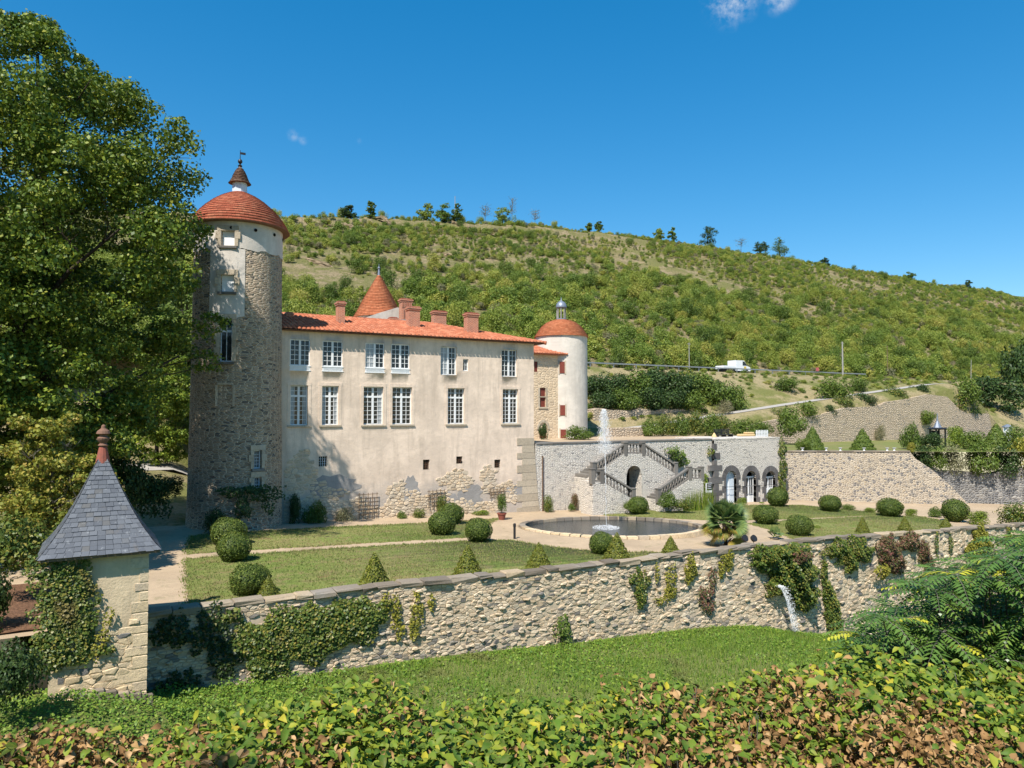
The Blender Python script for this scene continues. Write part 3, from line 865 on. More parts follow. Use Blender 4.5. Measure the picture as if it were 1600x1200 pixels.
# ---- lawns: outlines on the garden, given by their corners
LAWNS = []
def lawn(pts_px, name='lawn', extra=None):
    pts = [at_g(u, v) for u, v in pts_px]
    P = []
    for a, b in zip(pts, pts[1:] + pts[:1]):
        n = max(2, int((b - a).length / 0.22))
        for k in range(n):
            q = a.lerp(b, k / n)
            P.append((q.x + random.uniform(-0.11, 0.11), q.y + random.uniform(-0.11, 0.11)))
    LAWNS.append(np.array(P))
    n = len(P)
    V = [(x, y, gz(x) + 0.035) for x, y in P] + [(x, y, gz(x) - 0.03) for x, y in P]
    # fan-safe fill through tessellation
    from mathutils.geometry import tessellate_polygon
    tri = tessellate_polygon([[Vector((x, y, 0)) for x, y in P]])
    F = []
    for a, b, c in tri:
        ar = (P[b][0] - P[a][0]) * (P[c][1] - P[a][1]) - (P[b][1] - P[a][1]) * (P[c][0] - P[a][0])
        F.append((a, b, c) if ar > 0 else (a, c, b))
    Q = [(i, (i + 1) % n, n + (i + 1) % n, n + i) for i in range(n)]
    o = np_obj(name, V, [np.array(F), np.array(Q)], 'lawn_grass')
    return tag(o, kind='structure')
lawn([(292, 866), (300, 838), (400, 831), (546, 823), (670, 818), (777, 811), (732, 840), (520, 852)])
lawn([(296, 946), (291, 874), (520, 858), (725, 846.5), (767, 845), (800, 845), (860, 855), (930, 862), (1030, 864), (1035, 867), (930, 879), (760, 896), (600, 911), (420, 933)])
lawn([(928, 801.5), (1016, 796), (1097, 794), (1180, 790), (1252, 790), (1325, 797), (1390, 804), (1225, 811.5), (1171, 813), (1097, 813), (1030, 809), (949, 806)])
lawn([(1172, 819), (1228, 814.5), (1385, 806), (1440, 808), (1478, 815), (1482, 826), (1290, 839), (1240, 843), (1222, 834)])

# ================================================================== windows
def casement(parent, fr, w, h, rows, cols=4, transom=None, panel=0.0, mat='paint_white', bars=True, name='window', depth=0.16):
    """glazed casement in a local frame: x across (0..w), y into the wall, z up (0..h); face of the wall at y = 0"""
    win = MB(fr)
    d0, d1 = depth, depth + 0.07
    b = 0.065
    z0 = panel
    win.box(0, b, d0, d1, 0, h); win.box(w - b, w, d0, d1, 0, h); win.box(b, w - b, d0, d1, h - b, h); win.box(b, w - b, d0, d1, z0, z0 + b)
    if cols >= 4: win.box(w / 2 - 0.07, w / 2 + 0.07, d0 - 0.012, d1, z0 + b, h - b)
    if transom: win.box(b, w - b, d0 - 0.014, d1, transom - 0.06, transom + 0.06)
    o = win.build(name, mat, parent)
    if bars:
        m = MB(fr)
        half = [(b, w / 2 - 0.07), (w / 2 + 0.07, w - b)] if cols >= 4 else [(b, w - b)]
        zr = [(z0 + b, (transom - 0.06) if transom else h - b)] + ([(transom + 0.06, h - b)] if transom else [])
        for xa, xb in half:
            nc = cols // 2 if cols >= 4 else cols
            for i in range(1, nc):
                x = xa + (xb - xa) * i / nc
                for za, zb in zr: m.box(x - 0.014, x + 0.014, d0 + 0.01, d1 - 0.01, za, zb)
            for q, (za, zb) in enumerate(zr):
                nr = rows[q] if isinstance(rows, (list, tuple)) else rows
                for k in range(1, nr):
                    z = za + (zb - za) * k / nr
                    m.box(xa, xb, d0 + 0.012, d1 - 0.012, z - 0.014, z + 0.014)
        m.build('glazing_bars', mat, o)
    g = MB(fr); g.add([(b * 0.5, d1 - 0.02, z0), (w - b * 0.5, d1 - 0.02, z0), (w - b * 0.5, d1 - 0.02, h - b * 0.5), (b * 0.5, d1 - 0.02, h - b * 0.5)], [(0, 1, 2, 3)])
    g.build('pane', 'glass', o)
    if panel > 0:
        p = MB(fr)
        p.box(-0.05, w + 0.05, -0.03, d0 - 0.02, 0.0, 0.05); p.box(-0.05, w + 0.05, -0.03, d0 - 0.02, panel - 0.05, panel)
        p.box(0, w, 0.0, d1 - 0.005, 0.05, panel - 0.05)
        for i in range(1, 4): p.box(0.06, w - 0.06, -0.015, 0.0, 0.05 + (panel - 0.1) * i / 4 - 0.012, 0.05 + (panel - 0.1) * i / 4 + 0.012)
        p.build('guard_panel', mat, o)
    return o
def frame_y(x0, y, z0): return Matrix.Translation((x0, y, z0))

# ================================================================== main house of the chateau
FY = 47.1
HX0, HX1 = 7.4, at_y(834, 560, FY).x
EAVE = 12.25
HOUSE_BACK = FY + 11.0
house = empty('chateau_house', (18, FY, gz(18)))
tag(house, 'long beige plastered chateau house with red tiled hipped roof and white windows', 'house')
UP = [(453, 484.5, 1), (504, 535.5, 1), (571, 600.5, 1), (611.5, 640, 1), (688.6, 713.6, 0), (784, 807.7, 0)]
LO = [(453.6, 481), (503, 529), (568, 599), (613, 643.6), (699.5, 725.6), (785.5, 809.4)]
BA = [(498, 511, 713, 729), (661, 671, 718, 734), (713, 722.5, 713, 724.5), (772.5, 782, 718, 731)]
holes = []; wins = []
for u0, u1, pan in UP:
    x0 = at_y(u0, 560, FY).x; x1 = at_y(u1, 560, FY).x
    holes.append((x0, x1, 9.62, 11.65)); wins.append(('up', x0, x1, 9.62, 11.65, pan))
for u0, u1 in LO:
    x0 = at_y(u0, 640, FY).x; x1 = at_y(u1, 640, FY).x
    holes.append((x0, x1, 6.12, 8.68)); wins.append(('lo', x0, x1, 6.12, 8.68, 0))
for u0, u1, v0, v1 in BA:
    a = at_y(u0, v1, FY); b = at_y(u1, v0, FY)
    holes.append((a.x, b.x, a.z, b.z)); wins.append(('ba', a.x, b.x, a.z, b.z, 0))
a = at_y(723.5, 579.5, FY); b = at_y(732, 561, FY)
holes.append((a.x, b.x, a.z, b.z)); wins.append(('sm', a.x, b.x, a.z, b.z, 0))
V, Q, W = wall_grid(lambda s, t_, d: (s, FY + d, t_), np.linspace(HX0, HX1, 20), np.linspace(-2.0, EAVE, 14), holes, 0.30)
wl = np_obj('wall', V, Q, 'plaster_beige', house)
sh = MB()
sh.box(HX0 + 0.3, HX1 - 0.005, FY + 0.45, HOUSE_BACK, -2.0, EAVE - 0.02)
sh.box(HX1 - 0.3, HX1, FY + 0.001, FY + 0.5, -2.0, EAVE - 0.01)
sh.build('side_wall', 'plaster_beige', house)
for kind, x0, x1, z0, z1, pan in wins:
    w = x1 - x0; h = z1 - z0; fr = frame_y(x0, FY, z0)
    if kind == 'up': casement(house, fr, w, h, 5, 4, panel=0.34 if pan else 0.0, depth=0.07 if pan else 0.14)
    elif kind == 'lo':
        o = casement(house, fr, w, h, [6, 2], 4, transom=h * 0.735, depth=0.18)
        s = MB(); s.box(x0 - 0.18, x1 + 0.18, FY - 0.09, FY + 0.16, z0 - 0.13, z0, 0.015); s.build('sill', 'cut_stone', o)
    elif kind == 'sm': casement(house, fr, w, h, 2, 2, depth=0.12)
    else:
        g = MB(); g.add([(x0, FY + 0.28, z0), (x1, FY + 0.28, z0), (x1, FY + 0.28, z1), (x0, FY + 0.28, z1)], [(0, 1, 2, 3)])
        o = g.build('cellar_window', 'glass', house)
        m = MB()
        for k in range(1, 4): m.tube([(x0 + w * k / 4, FY + 0.10, z0), (x0 + w * k / 4, FY + 0.10, z1)], 0.016, 5)
        for k in range(1, 4): m.tube([(x0, FY + 0.102, z0 + h * k / 4), (x1, FY + 0.102, z0 + h * k / 4)], 0.012, 5)
        m.build('grille', 'rust' if x0 > 20 else 'paint_blue_white', o)
mat_plain('inner_curtain', (0.36, 0.38, 0.39), 0.35, 0.5, var=0.12, vs_=2.5)
lo_i = [w for w in wins if w[0] == 'lo']; up_i = [w for w in wins if w[0] == 'up']
for (kind, x0, x1, z0, z1, pan), (fa, fb) in zip([lo_i[0], lo_i[1], lo_i[2], lo_i[4], up_i[2], up_i[4]], [(0.22, 0.2), (0.25, 0.24), (0.0, 0.22), (0.12, 0.0), (0.45, 0.0), (0.48, 0.1)]):
    w = x1 - x0; dep = (0.18 if kind == 'lo' else (0.07 if pan else 0.14)) + 0.05
    for a_, b_ in ((0.05, fa), (1 - fb, 0.95)):
        if b_ - a_ < 0.04: continue
        m = MB(); m.box(x0 + w * a_, x0 + w * b_, FY + dep - 0.006, FY + dep - 0.001, z0 + 0.08 + (0.34 if pan else 0), z1 - 0.07); m.build('curtain', 'inner_curtain', house)
# stone surrounds, a hand's breadth proud of the plaster
for kind, x0, x1, z0, z1, pan in wins:
    if kind == 'lo':
        s = MB()
        s.box(x0 - 0.20, x0 - 0.003, FY - 0.022, FY + 0.01, z0, z1 + 0.003); s.box(x1 + 0.003, x1 + 0.20, FY - 0.022, FY + 0.01, z0, z1 + 0.003); s.box(x0 - 0.22, x1 + 0.22, FY - 0.026, FY + 0.01, z1 + 0.004, z1 + 0.22)
        s.build('window_surround', 'plaster_beige', house)
# exposed rubble where the plaster has fallen (parts of the wall's foot)
R3 = random.Random(5)
def patch_test(x, z):
    b = [(at_y(u, v, FY), ru, rv) for u, v, ru, rv in [(715, 752, 30, 17), (668, 792, 60, 26), (765, 745, 15, 26), (790, 772, 26, 20), (620, 778, 18, 26), (470, 740, 22, 30), (505, 790, 40, 30), (560, 800, 30, 22), (745, 795, 40, 12), (455, 775, 14, 45)]]
    for p, ru, rv in b:
        k = 47.0 / FPX
        dx = (x - p.x) / (ru * k * 1.1); dz = (z - p.z) / (rv * k * 1.08)
        wob = 0.28 * math.sin(3.1 * x + 1.3 * z) + 0.22 * math.sin(5.3 * z - 2.1 * x)
        if dx * dx + dz * dz + wob < 1.0: return True
    return z < gz(x) + 0.55 + 0.35 * math.sin(2.3 * x) and x < 26
mb = MB()
for poly, ar in rubble_cells(HX0 + 3.1, HX1 - 1.5, -0.9, 4.6, 0.36, 0.19, R=R3, gap=0.03):
    cx = sum(p[0] for p in poly) / len(poly); cz = sum(p[1] for p in poly) / len(poly)
    if not patch_test(cx, cz): continue
    if any(h[0] - 0.15 < cx < h[1] + 0.15 and h[2] - 0.1 < cz < h[3] + 0.1 for h in holes): continue
    v_, f_ = stone_solid(poly, FY - 0.004, R3.uniform(0.015, 0.05), R3, back=0.003)
    mb.add(v_, f_, R3.random() * 0.88)
tag(mb.build('exposed_rubble', 'wall_stones', house), kind='stuff')
gp = MB()
for u, v, ru, rv in [(735, 774, 24, 20), (642, 766, 13, 24), (808, 768, 22, 15), (520, 760, 38, 18), (700, 780, 16, 12)]:
    p = at_y(u, v, FY); k = 47.0 / FPX
    n = 26; ph = random.uniform(0, 6)
    poly = [(p.x + ru * k * math.cos(2 * PI * i / n) * (1 + 0.16 * math.sin(3 * i + ph) + 0.10 * math.sin(7 * i + ph)), p.z + rv * k * math.sin(2 * PI * i / n) * (1 + 0.14 * math.cos(2 * i + ph))) for i in range(n)]
    gp = MB(); gp.prism(poly, FY - 0.016 - 0.004 * random.random(), FY + 0.005)
    gp.build('cement_patch', 'plaster_grey', house)
# big corner stones with a battered foot
zq = -1.3; k = 0
while zq < 4.6:
    hq = random.uniform(0.42, 0.58)
    wq = 1.5 if k % 2 else 1.05
    e0 = 0.55 * max(0, (4.8 - zq) / 6.0) ** 1.2; e1 = 0.55 * max(0, (4.8 - zq - hq) / 6.0) ** 1.2
    q = MB(); q.prism([(HX1 - wq, zq + 0.012), (HX1 + e0, zq + 0.012), (HX1 + e1, zq + hq - 0.012), (HX1 - wq, zq + hq - 0.012)], FY - 0.03 - 0.01 * (k % 2), FY + 1.2)
    q.build('quoin', 'cut_stone', house)
    zq += hq; k += 1
# roof: canal tiles in rows on a low hip
OV = 0.48; SL = 0.285; RUN = 5.5
RX0, RX1 = HX0 - 0.2, HX1 + 0.85
RY0 = FY - OV; RYM = RY0 + RUN + OV; ZE = EAVE
zr = ZE + SL * (RYM - RY0)
HIP = 7.2
roof = MB()
roof.add([(RX0, RY0, ZE), (RX1, RY0, ZE), (RX1 - HIP, RYM, zr), (RX0 + 2.5, RYM, zr), (RX1, 2 * RYM - RY0, ZE), (RX0, 2 * RYM - RY0, ZE)],
         [(0, 1, 2, 3), (1, 4, 2), (4, 5, 3, 2), (5, 0, 3)])
roof.box(RX0 + 0.05, RX1 - 0.05, RY0 + 0.06, 2 * RYM - RY0 - 0.06, ZE - 0.07, ZE - 0.012)
rf = roof.build('roof', 'tile_brown', house)  # dark brown base paints the shadow in the channels between the tiles
def canal_tiles(org, ux, uy, nrm, length, rowlen, inside, pitch=0.30, rad=0.125, R=random.Random(2)):
    """half-round cover tiles; org corner at the eave, ux along the eave, uy up the slope"""
    V = []; F = []; rn = []
    nc = int(length / pitch)
    seg = [math.radians(a) for a in (0, 36, 72, 108, 144, 180)]
    for i in range(nc):
        s = (i + 0.5) * pitch
        for k in range(40):
            t0 = k * rowlen - 0.10; t1 = t0 + rowlen + 0.07
            if not inside(s, (t0 + t1) / 2): continue
            b = len(V)
            jit = R.uniform(-0.012, 0.012); lift = R.uniform(0, 0.012)
            for t_, rr, hh in ((t0, rad, 0.03 + lift), (t1, rad * 0.82, 0.0)):
                for a in seg:
                    V.append(org + ux * (s + jit + rr * math.cos(a)) + uy * t_ + nrm * (rr * 1.0 * math.sin(a) + hh))
            for j in range(5): F.append((b + j, b + 6 + j, b + 7 + j, b + j + 1))
            F.append((b, b + 1, b + 2, b + 3)); F.append((b, b + 3, b + 4, b + 5))
            rn += [R.random()] * 7
    return V, F, rn
slope = Vector((0, 1, SL)).normalized(); nrm_ = Vector((0, -SL, 1)).normalized(); Ls = (RYM - RY0) * math.sqrt(1 + SL * SL)
def in_front(s, t_):
    f = t_ / Ls
    return -0.05 < f < 1.0 and s > 2.5 * f - 0.1 and s < (RX1 - RX0) - HIP * f + 0.1
V, F, rn = canal_tiles(Vector((RX0, RY0, ZE + 0.02)), Vector((1, 0, 0)), slope, nrm_, RX1 - RX0, 0.36, in_front)
q4 = np.array([f for f in F])
tag(np_obj('roof_tiles', np.array([tuple(v) for v in V]), q4, 'tile_canal', rf, rnd=rn), kind='stuff')
# ridge and hip tiles
rt = MB()
def ridge_row(a, b, n):
    for i in range(n):
        p = a.lerp(b, i / n); q = a.lerp(b, (i + 1.12) / n)
        rt.tube([p, q], [0.15, 0.12], 8)
ridge_row(Vector((RX0 + 2.5, RYM, zr)), Vector((RX1 - HIP, RYM, zr)), 28)
ridge_row(Vector((RX1, RY0, ZE)), Vector((RX1 - HIP, RYM, zr)), 24)
rt.build('ridge_tiles', 'tile_canal', rf)
# chimneys standing out of the roof
def chimney(parent, u, vtop, vbot, wpx, y, back=0.62, corbel=False):
    p = at_y(u, vtop, y); b = at_y(u, vbot, y); Y = 0.5 * p.x + 0.866 * y
    w = max(0.38, (wpx * Y / FPX - 0.42 * back) / 0.86)
    m = MB()
    x0, x1 = p.x - w / 2, p.x + w / 2
    m.box(x0, x1, y, y + back, b.z - 0.7, p.z - 0.32)
    m.box(x0 - 0.05, x1 + 0.05, y - 0.05, y + back + 0.05, p.z - 0.32, p.z - 0.20)
    m.box(x0 - 0.09, x1 + 0.09, y - 0.09, y + back + 0.09, p.z - 0.20, p.z - 0.10)
    if corbel:
        n = 6
        for i in range(n):
            xa = x0 + (x1 - x0) * i / n
            m.box(xa + 0.02, xa + (x1 - x0) / n * 0.55, y - 0.07, y, p.z - 0.75, p.z - 0.36)
        for i in range(3): m.box(x0 + (x1 - x0) * (0.1 + 0.33 * i), x0 + (x1 - x0) * (0.22 + 0.33 * i), y - 0.06, y, b.z - 0.5, p.z - 0.9)
    o = m.build('chimney', 'brick', parent)
    c = MB(); c.box(x0 - 0.03, x1 + 0.03, y + 0.02, y + back - 0.02, p.z - 0.10, p.z - 0.005, 0.03); c.build('chimney_cap', 'terracotta', o)
    c = MB(); c.box(x0 - 0.07, x1 + 0.07, y - 0.10, y + back + 0.1, b.z - 0.30, b.z + 0.02); c.build('flashing', 'plaster_grey', o)
    return o
chimney(house, 534, 470, 505, 15, FY + 2.4)
chimney(house, 648, 478, 512, 21, FY + 2.6)
chimney(house, 739, 488, 526, 22, FY + 1.6)
chimney(house, 688, 485, 507, 23, FY + 6.4)
chimney(house, 636, 466, 500, 20, FY + 8.4, corbel=True)
chimney(house, 453, 487, 500, 9, FY + 3.6)
chimney(house, 616, 495, 503, 14, FY + 6.0)

# ================================================================== round towers
def cyl_map(cx, cy, Rf, ang0):
    """s is metres along the wall measured from the direction ang0; front of the tower at s = 0"""
    R0 = Rf(5.0)
    def f(s, t_, d):
        a = ang0 + s / R0
        r = Rf(t_) - d
        return (cx + r * math.cos(a), cy + r * math.sin(a), t_)
    return f, R0
def dome_rows(prof, c, nrow, n=64, over=0.05):
    """tiled dome: each row overlaps the one below with a small step"""
    zs = [p[1] for p in prof]; rs = [p[0] for p in prof]
    def rad(z): return float(np.interp(z, zs, rs))
    # walk along the profile by arc length
    L = [0]
    for (r0, z0), (r1, z1) in zip(prof[:-1], prof[1:]): L.append(L[-1] + math.hypot(r1 - r0, z1 - z0))
    V = []; F = []; rn = []
    RR = random.Random(9)
    for k in range(nrow):
        l0 = L[-1] * k / nrow; l1 = L[-1] * (k + 1.08) / nrow
        z0 = float(np.interp(l0, L, zs)); r0 = float(np.interp(l0, L, rs)); z1 = float(np.interp(min(l1, L[-1]), L, zs)); r1 = float(np.interp(min(l1, L[-1]), L, rs))
        m = max(14, int(2 * PI * r0 / 0.24))
        for i in range(m):
            a0 = 2 * PI * (i + 0.5 * (k % 2)) / m; a1 = a0 + 2 * PI / m * 0.965
            b = len(V); lift = RR.uniform(0.0, 0.018)
            for r, z, li in ((r0 + 0.035 + lift, z0, 0), (r1, z1 , 0)):
                V += [(c[0] + r * math.cos(a0), c[1] + r * math.sin(a0), c[2] + z), (c[0] + r * math.cos(a1), c[1] + r * math.sin(a1), c[2] + z)]
            r = r0
            V += [(c[0] + (r - 0.01) * math.cos(a0), c[1] + (r - 0.01) * math.sin(a0), c[2] + z0), (c[0] + (r - 0.01) * math.cos(a1), c[1] + (r - 0.01) * math.sin(a1), c[2] + z0)]
            F += [(b, b + 1, b + 3, b + 2), (b + 4, b + 5, b + 1, b)]
            rn += [RR.random()] * 2
    return np.array(V), np.array(F), rn
def tiled_roof(parent, prof, c, nrow, mat, name='roof'):
    core = MB(); core.lathe([(r - 0.02, z) for r, z in prof], c, 48); o = core.build(name, mat, parent)
    V, F, rn = dome_rows(prof, c, nrow)
    tag(np_obj('roof_tiles', V, F, mat, o, rnd=rn), kind='stuff')
    return o

TX, TY = 7.6, FY + 0.02
TWR = lambda z: float(np.interp(z, [-1, 2, 9, 18.4], [2.82, 2.72, 2.62, 2.56]))
tower = empty('round_tower', (TX, TY, gz(TX)))
tag(tower, 'tall round rubble stone tower with red domed roof and small bell lantern', 'tower')
ang0 = math.atan2(-TY, -TX)                                   # towards the viewer's side
fmap, R0 = cyl_map(TX, TY, TWR, ang0)
YT = 0.5 * TX + 0.866 * TY
def tower_s(u, z):
    off = (u - 374.5) * (YT - 2.3) / FPX
    return math.asin(max(-0.98, min(0.98, off / TWR(z)))) * R0
def tower_z(v, s):
    Yf = YT - TWR(8) * math.cos(s / R0)
    return CAMZ + (HOR - v) * Yf / FPX
th = []
for (u0, u1, v0, v1, kind) in [(349, 368, 358, 382, 'w1'), (349, 368, 428, 455, 'w2'), (349, 366.5, 498, 565, 'w3'), (400.5, 412.5, 704, 733, 'g1'), (401.5, 412.5, 746, 765, 'g2')]:
    zc = tower_z((v0 + v1) / 2, 0)
    s0, s1 = tower_s(u0, zc), tower_s(u1, zc)
    sm = (s0 + s1) / 2
    th.append((s0, s1, tower_z(v1, sm), tower_z(v0, sm), kind))
V, Q, W = wall_grid(fmap, np.linspace(-PI * R0, PI * R0, 73), np.linspace(-1.2, 18.35, 30), [h[:4] for h in th], 0.35)
np_obj('wall', V, Q, 'rubble_tower', tower, wc=W, smooth=False)
# the plaster coat left near the top and down the strip of windows
def coat(name, s0, s1, t0, t1, holes_, mat, d=-0.03, ns=None, wob=0.0):
    ns = ns or max(3, int((s1 - s0) / 0.3)); nt = max(2, int((t1 - t0) / 0.3))
    V, Q, W = wall_grid(lambda s, t_, dd: fmap(s, t_, d + dd), np.linspace(s0, s1, ns), np.linspace(t0, t1, nt), holes_, 0.03)
    if wob:
        low = np.abs(W[:, 1] - t0) < 0.01
        V[low, 2] += wob * np.sin(W[low, 0] * 5.0) + 0.6 * wob * np.sin(W[low, 0] * 11.3)
    o = np_obj(name, V, Q, mat, tower, wc=W)
    return o
MATS['plaster_white_c'] = mat_plaster('plaster_white_c', (0.64, 0.58, 0.51), (0.46, 0.41, 0.35), attr=True, low=False)
ss0 = tower_s(333, 14); ss1 = tower_s(384, 14)
coat('plaster_coat', -PI * R0, PI * R0, 16.55, 18.33, [h[:4] for h in th[:1]], 'plaster_white_c', wob=0.06)
coat('plaster_strip', ss0, ss1, 12.55, 16.56, [h[:4] for h in th[1:2]], 'plaster_white_c', d=-0.028, wob=0.10)
def tower_frame(s, z, d=0.0):
    a = ang0 + s / R0
    p = Vector(fmap(s, z, d))
    ey = -Vector((math.cos(a), math.sin(a), 0)); ex = Vector((-math.sin(a), math.cos(a), 0))
    return Matrix.Translation(p) @ Matrix((ex, ey, Vector((0, 0, 1)))).transposed().to_4x4()
for s0, s1, z0, z1, kind in th:
    fr = tower_frame((s0 + s1) / 2, z0) @ Matrix.Translation((-(s1 - s0) / 2, 0, 0)); w = s1 - s0; h = z1 - z0
    if kind in ('w1', 'w2'):
        m = MB(fr); m.box(0.0, w, 0.18, 0.24, 0, h); o = m.build('window', 'paint_white', tower)
    elif kind == 'w3': o = casement(tower, fr, w, h, [1, 1], 2, transom=h * 0.72, mat='paint_blue_white', depth=0.15)
    else:
        o = casement(tower, fr, w, h, 5 if kind == 'g1' else 3, 3, mat='paint_blue_white', depth=0.2)
    if kind[0] in 'wg':
        s = MB(fr); s.box(-0.14, w + 0.14, -0.12, 0.2, -0.16, -0.003, 0.02); s.build('sill', 'grey_stone', o)
        zz = 0.0; k = 0
        while zz < h - 0.05:
            hh = min(0.42, h - zz); e = 0.30 if k % 2 else 0.18
            s = MB(fr); s.box(-e - 0.02, -0.004, -0.05, 0.12, zz + 0.005, zz + hh - 0.005); s.build('jamb_stone', 'cut_stone', o)
            s = MB(fr); s.box(w + 0.004, w + e + 0.02, -0.05, 0.12, zz + 0.005, zz + hh - 0.005); s.build('jamb_stone', 'cut_stone', o)
            zz += hh; k += 1
        s = MB(fr); s.box(-0.22, w + 0.22, -0.06, 0.14, h + 0.004, h + 0.30); s.build('lintel', 'cut_stone', o)
# blocked window and ledge under the tall casement
sb = (th[2][0] + th[2][1]) / 2
fr = tower_frame(sb, th[2][2] - 2.6) @ Matrix.Translation((-0.42, 0, 0))
m = MB(fr); m.box(0, 0.84, -0.05, 0.1, 1.25, 1.37); m.box(-0.12, -0.004, -0.035, 0.1, 0, 1.24); m.box(0.844, 0.96, -0.035, 0.1, 0, 1.24); m.build('blocked_window', 'cut_stone', tower)
ZD = 18.2
prof = [(2.98, 0.0), (2.80, 0.38), (2.50, 0.83), (2.08, 1.31), (1.60, 1.74), (1.10, 2.09), (0.60, 2.34), (0.46, 2.41)]
dome = tiled_roof(tower, prof, (TX, TY, ZD), 17, 'tile_dome')
m = MB(); m.lathe([(2.56, -0.02), (3.0, -0.02), (3.02, 0.03), (2.82, 0.06)], (TX, TY, ZD), 64, cap=False); m.build('eave_board', 'tile_brown', dome)
for i in range(12):
    a = 2 * PI * i / 12 + 0.2
    m = MB()
    m.tube([(TX + 2.5 * math.cos(a), TY + 2.5 * math.sin(a), ZD - 0.42), (TX + 2.64 * math.cos(a), TY + 2.64 * math.sin(a), ZD - 0.42)], 0.10, 8)
    m.build('putlog_shade', 'shade_black', tower)  # solid near-black plug, painting the shade of a putlog hole
lan = MB(); lan.lathe([(0.44, 2.36), (0.44, 3.02)], (TX, TY, ZD), 8); lo_ = lan.build('lantern', 'paint_blue_white', tower)
tiled_roof(lo_, [(0.64, 3.0), (0.53, 3.15), (0.43, 3.38), (0.34, 3.64), (0.21, 3.86), (0.11, 4.0)], (TX, TY, ZD), 9, 'tile_brown', 'lantern_roof')
fi = MB(); fi.lathe([(0.12, 3.97), (0.09, 4.05), (0.14, 4.13), (0.06, 4.20), (0.055, 4.26), (0.13, 4.34), (0.14, 4.42), (0.11, 4.50), (0.025, 4.56), (0.015, 5.12)], (TX, TY, ZD), 14)
fi.box(TX, TX + 0.32, TY - 0.01, TY + 0.01, ZD + 4.86, ZD + 5.0); fi.build('weather_vane', 'iron', tower)

# conical tower behind the roof
cx_, cy_ = 21.6, FY + 12.5
YC = 0.5 * cx_ + 0.866 * cy_
zb = CAMZ + (HOR - 497) * YC / FPX; za = CAMZ + (HOR - 428) * YC / FPX
ct = empty('cone_tower', (cx_, cy_, TER)); tag(ct, 'stair tower with tall orange conical tiled roof rising behind the long house', 'tower')
p0 = at_y(592, 430, cy_); cx_ = p0.x; za = p0.z
m = MB(); m.lathe([(1.9, TER - 0.3), (1.9, zb + 0.3)], (cx_, cy_, 0), 32); m.build('wall', 'plaster_white', ct)
hc = za - zb
tiled_roof(ct, [(2.15, 0), (1.72, 0.20 * hc), (1.32, 0.42 * hc), (0.85, 0.65 * hc), (0.40, 0.86 * hc), (0.10, hc)], (cx_, cy_, zb), 26, 'tile_cone')
m = MB(); m.lathe([(0.12, hc - 0.05), (0.07, hc + 0.5), (0.14, hc + 0.62), (0.03, hc + 0.75), (0.015, hc + 1.0)], (cx_, cy_, zb), 10); m.build('finial', 'lead', ct)
gw = MB()
P_ = [at_y(u, v, cy_ - 2.9) for u, v in ((558, 530), (646, 530), (640, 497), (622, 480), (592, 489), (560, 500))]
gw.prism([(p.x, p.z) for p in P_], cy_ - 2.9, cy_ + 1.0); gw.build('gable_wall', 'plaster_white', ct)

# rear wing and the white round tower
WY = 60.0
wing = empty('rear_wing', (36, WY, TER)); tag(wing, 'honey coloured stone wing with red shutters between long house and white tower', 'house')
wx1 = at_y(872, 600, WY).x
wh = []
for u0, u1, v0, v1, kk in [(834.5, 840, 565, 581, 's'), (843.5, 852.5, 606, 636, 'm'), (843.0, 854.0, 671, 691, 'd')]:
    a = at_y(u0, v1, WY); b = at_y(u1, v0, WY); wh.append((a.x, b.x, a.z, b.z, kk))
zw = at_y(850, 553, WY).z
V, Q, W = wall_grid(lambda s, t_, d: (s, WY + d, t_), np.linspace(20, wx1, 12), np.linspace(TER - 0.5, zw, 8), [h[:4] for h in wh], 0.3)
np_obj('wall', V, Q, 'rubble_wing', wing)
m = MB(); m.box(20.2, wx1, WY + 0.4, WY + 8, TER - 0.5, zw - 0.02); m.build('rear_wall', 'rubble_wing', wing)
for x0, x1, z0, z1, kk in wh:
    m = MB(); 
    if kk == 'm':
        m.box(x0, x1, WY + 0.12, WY + 0.18, z0, z1); o = m.build('window', 'shutter_red', wing)
        s = MB(); s.box(x0 - 0.12, x1 + 0.12, WY - 0.04, WY + 0.1, z0 + (z1 - z0) * 0.50, z0 + (z1 - z0) * 0.56); s.box(x0 - 0.2, x1 + 0.2, WY - 0.08, WY + 0.1, z0 - 0.14, z0 - 0.002)
        s.box(x0 - 0.2, x0 - 0.003, WY - 0.03, WY + 0.1, z0, z1); s.box(x1 + 0.003, x1 + 0.2, WY - 0.03, WY + 0.1, z0, z1); s.build('stone_mullion', 'cut_stone', o)
    else:
        m.box(x0, x1, WY + 0.06, WY + 0.12, z0, z1)
        for k in range(1, 5): m.box(x0 + 0.03, x1 - 0.03, WY + 0.05, WY + 0.06, z0 + (z1 - z0) * k / 5 - 0.03, z0 + (z1 - z0) * k / 5 + 0.03)
        o = m.build('shutter' if kk == 's' else 'door', 'shutter_red', wing)
        if kk == 'd':
            c = (x0 + x1) / 2; rr = (x1 - x0) / 2 + 0.12
            s = MB()
            for i in range(9):
                a0 = PI * i / 9; a1 = PI * (i + 1) / 9
                pt = lambda a, r: (c + r * math.cos(a), z1 + 0.02 + r * 1.25 * math.sin(a))
                s.prism([pt(a0, rr), pt(a0, rr + 0.22), pt(a1, rr + 0.22), pt(a1, rr)], WY - 0.07, WY + 0.02)
            s.build('pointed_hood', 'cut_stone', o)
m = MB(); ze_ = zw
m.add([(19.5, WY - 0.5, ze_), (wx1 + 1, WY - 0.5, ze_), (wx1 + 1, WY + 4.2, ze_ + 1.5), (19.5, WY + 4.2, ze_ + 1.5), (wx1 + 1, WY + 9, ze_), (19.5, WY + 9, ze_)], [(0, 1, 2, 3), (3, 2, 4, 5)])
